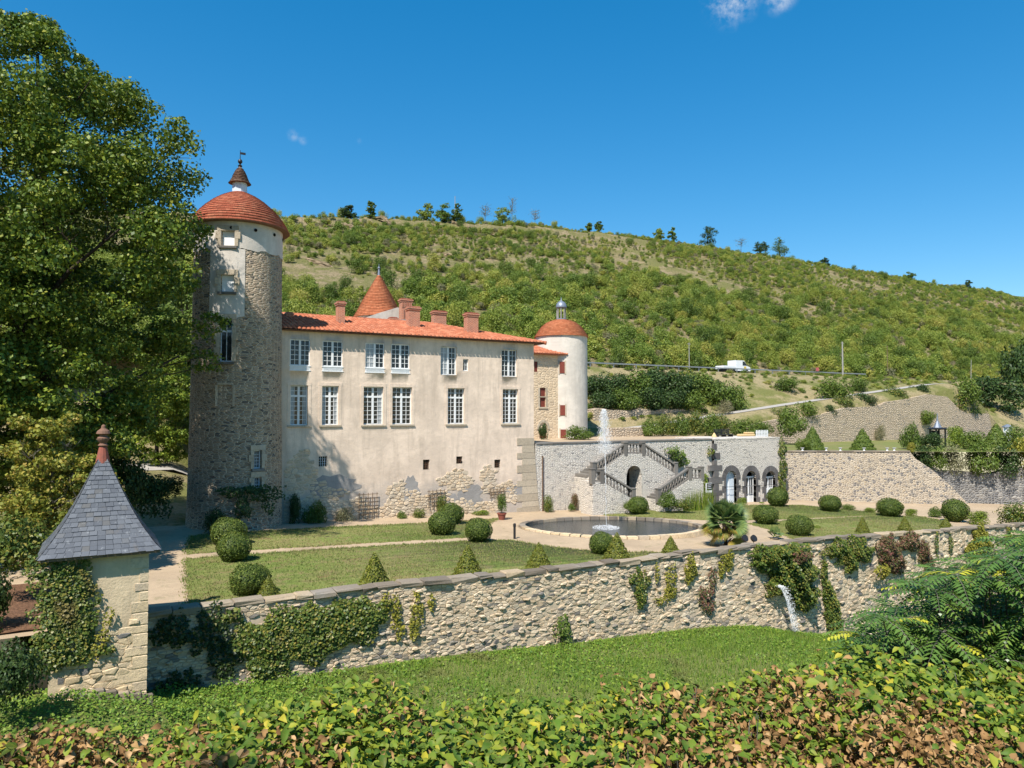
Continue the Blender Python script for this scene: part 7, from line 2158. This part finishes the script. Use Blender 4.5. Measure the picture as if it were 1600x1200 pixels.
scatter('hillside_wood', np.stack([Xt, Yt, Zt - 0.2], axis=1), np.stack([st_ * Rh.uniform(0.8, 1.15, len(Xt)), st_ * Rh.uniform(0.8, 1.15, len(Xt)), st_ * Rh.uniform(0.8, 1.4, len(Xt))], axis=1), proto=proto_trees)
# rock outcrops breaking through the scrub
def at_hill(u, v):
    d = ray(u, v)
    for y in np.arange(86, 215, 0.4):
        x = d.x / d.y * y; z = CAMZ + d.z / d.y * y
        if z <= float(h_hill(np.array(x), np.array(y))): return Vector((x, y, z))
    return None
mat_rubble('hill_rock', [(0, (0.25, 0.18, 0.11)), (0.6, (0.36, 0.27, 0.17)), (1, (0.20, 0.155, 0.10))], (0.14, 0.105, 0.06), 0.8, 1.6, joint=0.25, bump=1.0, stain=(0.24, 0.20, 0.10))
Rk = np.random.default_rng(95)
for k, (u, v, w, h, lab) in enumerate([(495, 412, 48, 9, 'pale rock outcrop on the hill directly right of the round tower'), (705, 402, 40, 9, 'tan rock scar above the conical tower roof'), (610, 352, 90, 8, 'long tan ledge just under the ridge above the long house'), (740, 360, 80, 8, 'long tan ledge just under the ridge below the bare trees'), (540, 353, 60, 7, 'tan ledge under the round dark ridge tree'), (1205, 442, 24, 6, 'small bare scar high on the hill below the big green ridge tree'), (1555, 482, 44, 16, 'bare earth scar on the hill at its far end'), (840, 425, 36, 7, 'small tan scar on the hill above the long house roof end'), (1095, 440, 20, 5, 'tiny bare scar on the hill below the umbrella pine')]):
    p = at_hill(u, v)
    if p is None: continue
    Yd = 0.5 * p.x + 0.866 * p.y; W = w * Yd / FPX; H_ = h * Yd / FPX * 0.75
    nx, nz = max(8, int(W / 0.7)), 7; V = []
    for j in range(nz):
        for i in range(nx):
            f = i / (nx - 1); g = j / (nz - 1)
            env = math.sin(PI * f) ** 0.6
            q = p + RG * (W * (f - 0.5)); zb = float(h_hill(np.array(q.x), np.array(q.y)))
            off = -0.5 * env * math.sin(PI * min(1, g * 1.1)) - 0.8 * Rk.random() * env + 1.2 * g
            V.append((q.x + FW.x * off + 0.3 * Rk.normal(), q.y + FW.y * off, zb - 0.4 + (H_ * env + 0.4) * g * (0.8 + 0.4 * Rk.random())))
    F = [(j * nx + i, j * nx + i + 1, j * nx + nx + i + 1, j * nx + nx + i) for j in range(nz - 1) for i in range(nx - 1)]
    tag(np_obj('rock_outcrop', np.array(V), np.array(F), 'hill_rock'), lab, 'rock', 'rock outcrops on the hillside')
# rough growth on the banks beside lane and road
n = 1500; X = Rh.uniform(46, 175, n); Y = Rh.uniform(66.6, 79.0, n)
keep = (Rh.random(n) < 0.36 + 0.5 * vnoise(X, Y, 0.3, 4))
X, Y = X[keep], Y[keep]; Z = h_bank(X, Y); s = Rh.uniform(0.22, 0.62, len(X))
scatter('bank_scrub', np.stack([X, Y, Z - 0.1], axis=1), np.stack([s * 1.3, s * 1.3, s * 0.8], axis=1))
# trees standing clear on the skyline
def ridge_tree(u, vt, h_px, wpx, mat, lab, seed, pine=False, bare=False):
    d = ray(u, 400); t0 = None
    best = None
    for yy in np.linspace(186, 206, 41):
        x = d.x / d.y * yy; Yd = 0.5 * x + 0.866 * yy; z = float(h_hill(np.array(x), np.array(yy))); e = (z - CAMZ) / Yd
        if best is None or e > best[0]: best = (e, x, yy, z, Yd)
    e, x, yy, z, Yd = best
    ztop = CAMZ + (HOR - vt) * Yd / FPX; h = max(h_px * 0.75 * Yd / FPX, ztop - z); ztop = z + h; w = wpx * Yd / FPX / 2
    if bare:
        root = empty('bare_tree', (x, yy, z)); tag(root, lab, 'tree')
        R2 = random.Random(seed); m = MB(); m.tube([(x, yy, z - 0.3), (x, yy, z + h * 0.5), (x + 0.2, yy, ztop)], [0.16, 0.12, 0.04], 6)
        for i in range(14): 
            f = R2.uniform(0.35, 0.95); aa = R2.uniform(0, 6.28); q = Vector((x, yy, z + h * f)); tree_skeleton(m, q, q + Vector((math.cos(aa) * w, math.sin(aa) * w, h * 0.16)), 0.05, 1, R2)
        m.build('trunk', 'bark_grey', root)
        Rx = np.random.default_rng(seed); P = np.stack([x + Rx.normal(scale=w * 0.5, size=160), yy + Rx.normal(scale=w * 0.5, size=160), z + h * (0.4 + 0.6 * Rx.random(160))], axis=1)
        leaf_obj('crown', P, Rx.normal(size=(160, 3)), 0.3, mat, root, Rx)
        return
    b0 = z + h * (0.06 if not pine else 0.15)
    prof = [(b0, w * 0.85), (b0 + (ztop - b0) * 0.35, w), (b0 + (ztop - b0) * 0.7, w * 0.8), (ztop, w * 0.2)] if not pine else [(b0, w * 0.8), (b0 + (ztop - b0) * 0.5, w), (b0 + (ztop - b0) * 0.8, w * 0.7), (ztop, w * 0.25)]
    crown_tree('ridge_tree', (x, yy, z), (0, 0), prof, lab, 16, 180, 0.34, mat, seed, 'trees along the ridge', r0=0.18, cr=(0.8 * w / 2.2, 1.25 * w / 2.2), limbs=3)
for k, (u, vt, h, w, mt, lab, pine, bare) in enumerate([
    (545, 319, 20, 32, 'leaf_dark', 'round dark tree on the ridge above the long house', 0, 0), (578, 309, 26, 20, 'leaf_bush', 'taller slim green tree next to the round dark ridge tree', 0, 0), (665, 315, 24, 30, 'leaf_hill', 'pale bushy tree at the start of the ridge thicket', 0, 0),
    (692, 311, 28, 30, 'leaf_hill', 'pale tree in the middle of the ridge thicket below the mast', 0, 0), (715, 316, 26, 26, 'leaf_bush', 'green tree closing the ridge thicket', 0, 0), (758, 318, 22, 20, 'leaf_scrub_grey', 'thin grey nearly leafless tree on the ridge', 0, 1), (800, 306, 40, 14, 'leaf_scrub_grey', 'tallest bare tree spiking above the ridge', 0, 1), (836, 325, 24, 16, 'leaf_scrub_grey', 'bare dead tree where the ridge starts to fall', 0, 1),
    (785, 322, 24, 40, 'leaf_hill', 'bushy light green tree between the bare ridge trees', 0, 0), (921, 346, 16, 14, 'leaf_bush', 'small green tree on the ridge above the white tower, left of a pair', 0, 0), (936, 342, 20, 18, 'leaf_bush', 'small green tree on the ridge above the white tower, right of a pair', 0, 0),
    (1030, 360, 20, 20, 'leaf_hill', 'light tree on the ridge left of the dark pine', 0, 0), (1052, 352, 24, 16, 'leaf_hill', 'slim light tree on the ridge just left of the dark pine', 0, 0), (1106, 350, 34, 34, 'leaf_dark', 'dark umbrella pine standing up from the ridge', 1, 0), (1158, 372, 20, 18, 'leaf_scrub_grey', 'bare reddish tree between two dark ridge trees', 0, 1),
    (1188, 376, 20, 30, 'leaf_dark', 'broad dark pine on the falling ridge', 1, 0), (1218, 372, 34, 40, 'leaf_bush', 'big green tree on the falling ridge beside the broad dark pine', 0, 0), (1290, 401, 16, 16, 'leaf_dark', 'small lone dark tree far down the ridge', 0, 0), (1420, 424, 14, 20, 'leaf_bush', 'low green tree near the far end of the ridge', 0, 0), (1510, 437, 12, 16, 'leaf_dark', 'small dark tree at the far end of the ridge', 0, 0)]):
    ridge_tree(u, vt, h, w, mt, lab, 300 + k, pine, bare)
d = ray(711, 320); x = d.x / d.y * 199.0; z = float(h_hill(np.array(x), np.array(199.0))); Yd = 0.5 * x + 0.866 * 199
m = MB(); m.tube([(x, 199, z - 0.3), (x, 199, CAMZ + (HOR - 303) * Yd / FPX)], [0.16, 0.08], 6); tag(m.build('radio_mast', 'pole_grey'), 'thin pale mast rising from the ridge thicket', 'mast')

# ================================================================== short grass of the lawns
def in_poly(P, X, Y):
    inside = np.zeros(len(X), bool); n = len(P); j = n - 1
    for i in range(n):
        c = ((P[i, 1] > Y) != (P[j, 1] > Y)) & (X < (P[j, 0] - P[i, 0]) * (Y - P[i, 1]) / (P[j, 1] - P[i, 1] + 1e-12) + P[i, 0])
        inside ^= c; j = i
    return inside
Rl = np.random.default_rng(440); Vg = []; rg_ = []
for P in LAWNS:
    a0 = P.min(0); a1 = P.max(0); n = int((a1[0] - a0[0]) * (a1[1] - a0[1]) * 260)
    X = Rl.uniform(a0[0], a1[0], n); Y = Rl.uniform(a0[1], a1[1], n)
    k = in_poly(P, X, Y) & (Rl.random(n) < 0.62 + 0.5 * vnoise(X, Y, 0.8, 3)); X, Y = X[k], Y[k]
    # ragged fringe
    e = np.repeat(P, 22, axis=0) + Rl.normal(scale=0.11, size=(len(P) * 22, 2)); X = np.concatenate([X, e[:, 0]]); Y = np.concatenate([Y, e[:, 1]])
    n = len(X); b0 = np.stack([X, Y, gz_v(X) + 0.02], axis=1); tp = b0 + np.stack([Rl.normal(scale=0.03, size=n), Rl.normal(scale=0.03, size=n), 0.05 + 0.05 * Rl.random(n)], axis=1)
    w = Rl.normal(scale=0.014, size=(n, 3)); w[:, 2] = 0
    Vg.append(np.stack([b0 - w, b0 + w, tp], axis=1).reshape(-1, 3)); rg_.append(np.clip(0.5 + 0.35 * vnoise(X, Y, 0.5, 2) + 0.25 * Rl.normal(size=n), 0, 1))
mat_leaf('leaf_lawn', [(0, (0.105, 0.150, 0.034)), (0.4, (0.185, 0.235, 0.055)), (0.75, (0.275, 0.265, 0.095)), (1, (0.29, 0.21, 0.11))], 0.2, rough=0.7)
Vg = np.concatenate(Vg); tag(np_obj('lawn_blades', Vg, np.arange(len(Vg)).reshape(-1, 3), 'leaf_lawn', rnd=np.concatenate(rg_)), kind='stuff')
# ================================================================== lower meadow growth
def low_leaves(name, n, xr, yr, zoff, leaf, mat, seed, dens=None, hmax=0.2):
    R = np.random.default_rng(seed)
    X = R.uniform(*xr, n); Y = R.uniform(*yr, n)
    if dens is not None:
        k = R.random(n) < dens(X, Y); X, Y = X[k], Y[k]
    n = len(X); Z = h_low(X, Y) + zoff + hmax * R.random(n) * (0.5 + 0.5 * np.sin(X * 1.7 + Y) ** 2)
    N = np.stack([R.normal(scale=0.5, size=n), R.normal(scale=0.5, size=n) - 0.25, np.ones(n)], axis=1)
    V, F = leaf_arrays(np.stack([X, Y, Z], axis=1), N, leaf, R, 0.8, 0.2)
    return tag(np_obj(name, V, F, mat, rnd=R.random(n)), kind='stuff')
low_leaves('ground_cover', 26000, (-5, 8), (17.5, 26.0), 0.0, 0.085, 'leaf_ground', 401, lambda X, Y: np.clip(1.2 - np.clip((X - 3) / 5, 0, 1) * 0.9, 0, 1) * (1 - 0.9 * ((X > PX0) & (X < PX1) & (Y > PY0))), 0.35)
low_leaves('meadow_weeds', 34000, (4, 48), (19.0, 26.05), 0.0, 0.10, 'leaf_ground', 402, lambda X, Y: np.clip(0.30 + 0.75 * np.clip((Y - 24.4) / 1.5, 0, 1) + 0.5 * vnoise(X, Y, 0.7, 2), 0, 1), 0.16)
Rg = np.random.default_rng(410)
n = 60000; X = Rg.uniform(2, 50, n); Y = Rg.uniform(18.0, 26.0, n); Z = h_low(X, Y)
b0 = np.stack([X, Y, Z], axis=1); ln = Rg.normal(scale=0.05, size=(n, 3)); ln[:, 2] = 0.10 + 0.14 * Rg.random(n)
w_ = Rg.normal(scale=0.010, size=(n, 3)); w_[:, 2] = 0
V = np.stack([b0 - w_, b0 + w_, b0 + ln], axis=1).reshape(-1, 3)
tag(np_obj('meadow_grass', V, np.arange(3 * n).reshape(-1, 3), 'leaf_ground', rnd=Rg.random(n)), kind='stuff')
# reddish litter in the clearing left of the pavilion
sheet('leaf_litter_ground', np.linspace(-12, -1.2, 20), np.linspace(26.6, 34, 16), lambda X, Y: h_garden(X, Y) + 0.05 + 0.04 * vnoise(X, Y, 2), 'leaf_litter')

# ---- water spout breaking from the ivy
sp = empty('water_spout', (0, 0, 0)); a = at_y(1222, 916, WALL_Y - 0.7); g = at_y(1248, 986, WALL_Y - 1.3)
sp.location = (g.x, WALL_Y - 1.3, g.z); tag(sp, 'stream of water falling from the great ivy mass down the wall', 'waterfall')
for k in range(12):
    m = MB(); pts = []
    dx = random.uniform(-0.10, 0.14); e = Vector((g.x + random.uniform(-0.30, 0.12), WALL_Y - 1.25 + random.uniform(-0.2, 0.2), g.z))
    s0 = a + Vector((dx, 0.3, random.uniform(-0.1, 0.05)))
    for i in range(9):
        f = i / 8; q = s0.lerp(e, f); q.z = s0.z + (e.z - s0.z) * f * f; q.x += 0.015 * math.sin(i * 2 + k)
        pts.append(q)
    m.tube(pts, [0.010 * (1 - 0.3 * (i / 8)) for i in range(9)], 5); m.build('water_strand', 'spray', sp, smooth=True)
n = 700; f = Rg.random(n); P = np.zeros((n, 3)); 
P[:, 0] = a.x + (g.x - a.x) * f + Rg.normal(scale=0.10, size=n); P[:, 1] = WALL_Y - 0.6 - 0.6 * f + Rg.normal(scale=0.08, size=n); P[:, 2] = a.z + (g.z - a.z) * f * f
V, F = drops(P, 0.008 + 0.014 * Rg.random(n)); tag(np_obj('water_drops', V, F, 'spray', sp), kind='stuff')

# ================================================================== sumac at the right
def sumac():
    R = np.random.default_rng(500); R2 = random.Random(500)
    c = at_depth(1500, 1080, 11.5); gzz = float(h_low(np.array(c.x), np.array(c.y)))
    root = empty('sumac_shrub', (c.x, c.y, gzz)); tag(root, 'large sumac shrub with long feathery leaves in front of the wall end', 'shrub')
    rgt = Vector((0.866, -0.5, 0)); fw = Vector((0.5, 0.866, 0))
    tips = []
    mb = MB()
    for i in range(150):
        u = R2.uniform(1345, 1690); 
        top = interp(u, [(1345, 985), (1400, 940), (1450, 905), (1500, 880), (1560, 850), (1620, 835), (1700, 830)])
        v = top + (1085 - top) * R2.random() ** 1.25
        dep = R2.uniform(9.6, 13.0)
        tips.append(at_depth(u, v, dep))
    base = Vector((c.x, c.y, gzz))
    for k, tpt in enumerate(tips):
        b = base + Vector((R2.uniform(-0.8, 0.8), R2.uniform(-0.8, 0.8), 0)); m1 = b.lerp(tpt, 0.55) + Vector((R2.uniform(-0.4, 0.4), R2.uniform(-0.4, 0.4), -0.5))
        mb.tube([b, m1, tpt], [0.030, 0.018, 0.007], 5)
    mb.build('stem', 'bark', root)
    V = []; F = []; rn = []; m = MB()
    for tpt in tips:
        nf = R2.randint(6, 9); a0 = R2.uniform(0, 6.28)
        for i in range(nf):
            a = a0 + i * 2 * PI / nf + R2.uniform(-0.3, 0.3); el = R2.uniform(-0.15, 0.6)
            d = Vector((math.cos(a) * math.cos(el), math.sin(a) * math.cos(el), math.sin(el))); L = R2.uniform(0.50, 0.78)
            side = d.cross(Vector((0, 0, 1))).normalized(); rr = R2.random()
            np_ = 10
            prev = tpt
            for j in range(np_ + 1):
                f = (j + 1) / (np_ + 1); p = tpt + d * L * f + Vector((0, 0, -0.32 * L * f * f * 1.3))
                tang = (p - prev).normalized(); nrm = side.cross(tang).normalized(); prev = p
                ll = 0.150 * math.sin(PI * (0.18 + 0.76 * f)) * R2.uniform(0.9, 1.1); ww = 0.024
                for sg in ((-1, 1) if j < np_ else (0,)):
                    dd = (side * sg + tang * 0.45 - nrm * R2.uniform(-0.05, 0.35)).normalized() if sg else tang
                    pe = p + dd * ll + Vector((0, 0, -0.02)); mid = p + dd * ll * 0.42; wv = tang * ww if sg else side * ww
                    b = len(V); V += [p, mid + wv, pe, mid - wv]; F.append((b, b + 1, b + 2, b + 3)); rn.append(min(0.999, 0.8 * rr + 0.2 * R2.random()) if rr < 0.97 else 1.0)
            m.tube([tpt, tpt + d * L * 0.5 + Vector((0, 0, -0.1 * L)), tpt + d * L + Vector((0, 0, -0.42 * L))], [0.006, 0.004, 0.002], 3)
    np_obj('leaves', np.array([tuple(v) for v in V]), np.array(F), 'leaf_sumac', root, rnd=rn)
    m.build('leaf_stalks', 'bark_grey', root)
    P, N = blob_points([tuple(base + Vector((0.2 * i - 1.2, 0.3 * (i % 3), 1.2 + 0.5 * (i % 4)))) for i in range(12)], [1.0] * 12, [260] * 12, R)
    leaf_obj('inner_leaves', P, N, 0.12, 'leaf_dark', root, R, 0.4)
sumac()

# a tree on the viewer's bank whose shade reaches the near end of the hedge and the foot of the pavilion
crown_tree('bank_tree', (-5.5, -0.7, 4.6), (0, 0), [(8.0, 1.2), (9.5, 2.0), (11.5, 2.2), (13.5, 1.5), (14.5, 0.4)], 'broadleaf tree on the near bank that shades the withered end of the hedge', 45, 260, 0.16, 'leaf_tree', 67, r0=0.2, cr=(0.6, 1.0), limbs=6)
# ================================================================== the hedge at the viewer's feet
HZ = CAMZ - 1.46
def hedge_pt(r, f): return np.stack([0.8660254 * r + 0.5 * f, -0.5 * r + 0.8660254 * f], axis=-1)
def far_edge(r): return 3.16 + (r + 2.27) * 0.198
def hedge_top(r, f): return HZ + 0.05 * np.sin(r * 2.3 + f) + 0.04 * np.sin(r * 5.1 - 2 * f) + 0.03 * np.sin(r * 9 + f * 4)
hedge = empty('clipped_hedge', (0, 2.5, 4.2)); tag(hedge, 'low broad hedge of green and withered brown leaves along the near edge', 'hedge')
rs_ = np.linspace(-5.5, 6.5, 90); fs2 = np.linspace(0, 1, 10)
V = []; 
for f in list(fs2) + [1.02]:
    for r in rs_:
        ff = 1.2 + (far_edge(r) - 1.2) * min(f, 1.0); q = hedge_pt(r, ff); z = hedge_top(r, ff) - 0.13 if f <= 1 else 3.6
        V.append((q[0], q[1], z))
nr = len(rs_); F = [(i * nr + j, i * nr + j + 1, i * nr + nr + j + 1, i * nr + nr + j) for i in range(10) for j in range(nr - 1)]
np_obj('twig_body', np.array(V), np.array(F), 'leaf_litter', hedge)
def hedge_leaves(name, n, size, mat, seed, want, curl, zr):
    R = np.random.default_rng(seed)
    r = R.uniform(-3.6, 4.6, n); fe = far_edge(r); f = fe + 0.04 - (fe - 1.9) * R.random(n) ** 1.0
    cl = 0.5 + 0.5 * vnoise(r * 2.2, f * 3.0, 1.0, 6) + 0.22 * vnoise(r, f, 5.0, 9) + 0.22 * np.exp(-((r + 2.2) / 0.8) ** 2)
    left = np.clip((-0.2 - r) / 2.0, 0, 1) * 0.15
    k = want(cl + left * 0, r, f, R); r, f = r[k], f[k]; n = len(r)
    q = hedge_pt(r, f); z = hedge_top(r, f) - 0.15 + zr * R.random(n) ** 0.75 + 0.06 * (R.random(n) < 0.06)
    P = np.column_stack([q, z])
    N = np.stack([R.normal(scale=curl, size=n), R.normal(scale=curl, size=n) - 0.25, np.ones(n)], axis=1); N /= np.linalg.norm(N, axis=1, keepdims=True)
    T = np.cross(N, R.normal(size=(n, 3))); T /= np.linalg.norm(T, axis=1, keepdims=True); B = np.cross(N, T)
    s = (size * (0.5 + 0.95 * R.random(n) ** 1.3))[:, None]
    c1 = R.normal(scale=curl * 0.5, size=(n, 1)) * s; fold = (0.10 + 0.25 * curl * R.random((n, 1))) * s
    wd = (0.27 + 0.08 * R.random((n, 1))) * s
    p0 = P - T * s * 0.5; p1 = P - T * s * 0.15 + N * c1 * 0.4; p2 = P + T * s * 0.2 + N * c1 * 0.5; p3 = P + T * s * 0.58 - N * np.abs(c1) * 0.6
    l1 = p1 + B * wd + N * fold; l2 = p2 + B * wd * 0.78 + N * fold * 0.8; r1 = p1 - B * wd + N * fold; r2 = p2 - B * wd * 0.78 + N * fold * 0.8
    V = np.stack([p0, p1, p2, p3, l1, l2, r1, r2], axis=1).reshape(-1, 3)
    b = (np.arange(n) * 8)[:, None]
    tri = np.concatenate([b + np.array([[0, 1, 4]]), b + np.array([[2, 3, 5]]), b + np.array([[0, 6, 1]]), b + np.array([[2, 7, 3]])]); qd = np.concatenate([b + np.array([[1, 2, 5, 4]]), b + np.array([[6, 7, 2, 1]])])
    rn = R.random(n)
    o = np_obj(name, V, [tri, qd], mat, hedge, smooth=True, rnd=np.concatenate([rn] * 6))
    return tag(o, kind='stuff')
hedge_leaves('green_leaves', 62000, 0.043, 'leaf_hedge', 601, lambda c, r, f, R: R.random(len(r)) < np.clip(1.25 - 1.0 * np.clip(c, 0, 1), 0.15, 1), 0.5, 0.24)
hedge_leaves('withered_leaves', 90000, 0.034, 'leaf_dead', 602, lambda c, r, f, R: R.random(len(r)) < np.clip(2.2 * (c - 0.36), 0.05, 1), 1.15, 0.23)
m = MB()
for i in range(220):
    r = random.uniform(-3.4, 4.4); f = far_edge(r) - random.uniform(0.05, 1.2); q = hedge_pt(r, f); z = HZ - 0.15
    m.tube([(q[0], q[1], z), (q[0] + random.uniform(-0.06, 0.06), q[1] + random.uniform(-0.06, 0.06), z + random.uniform(0.12, 0.24))], [0.004, 0.002], 4)
tag(m.build('twigs', 'bark_grey', hedge), kind='stuff')
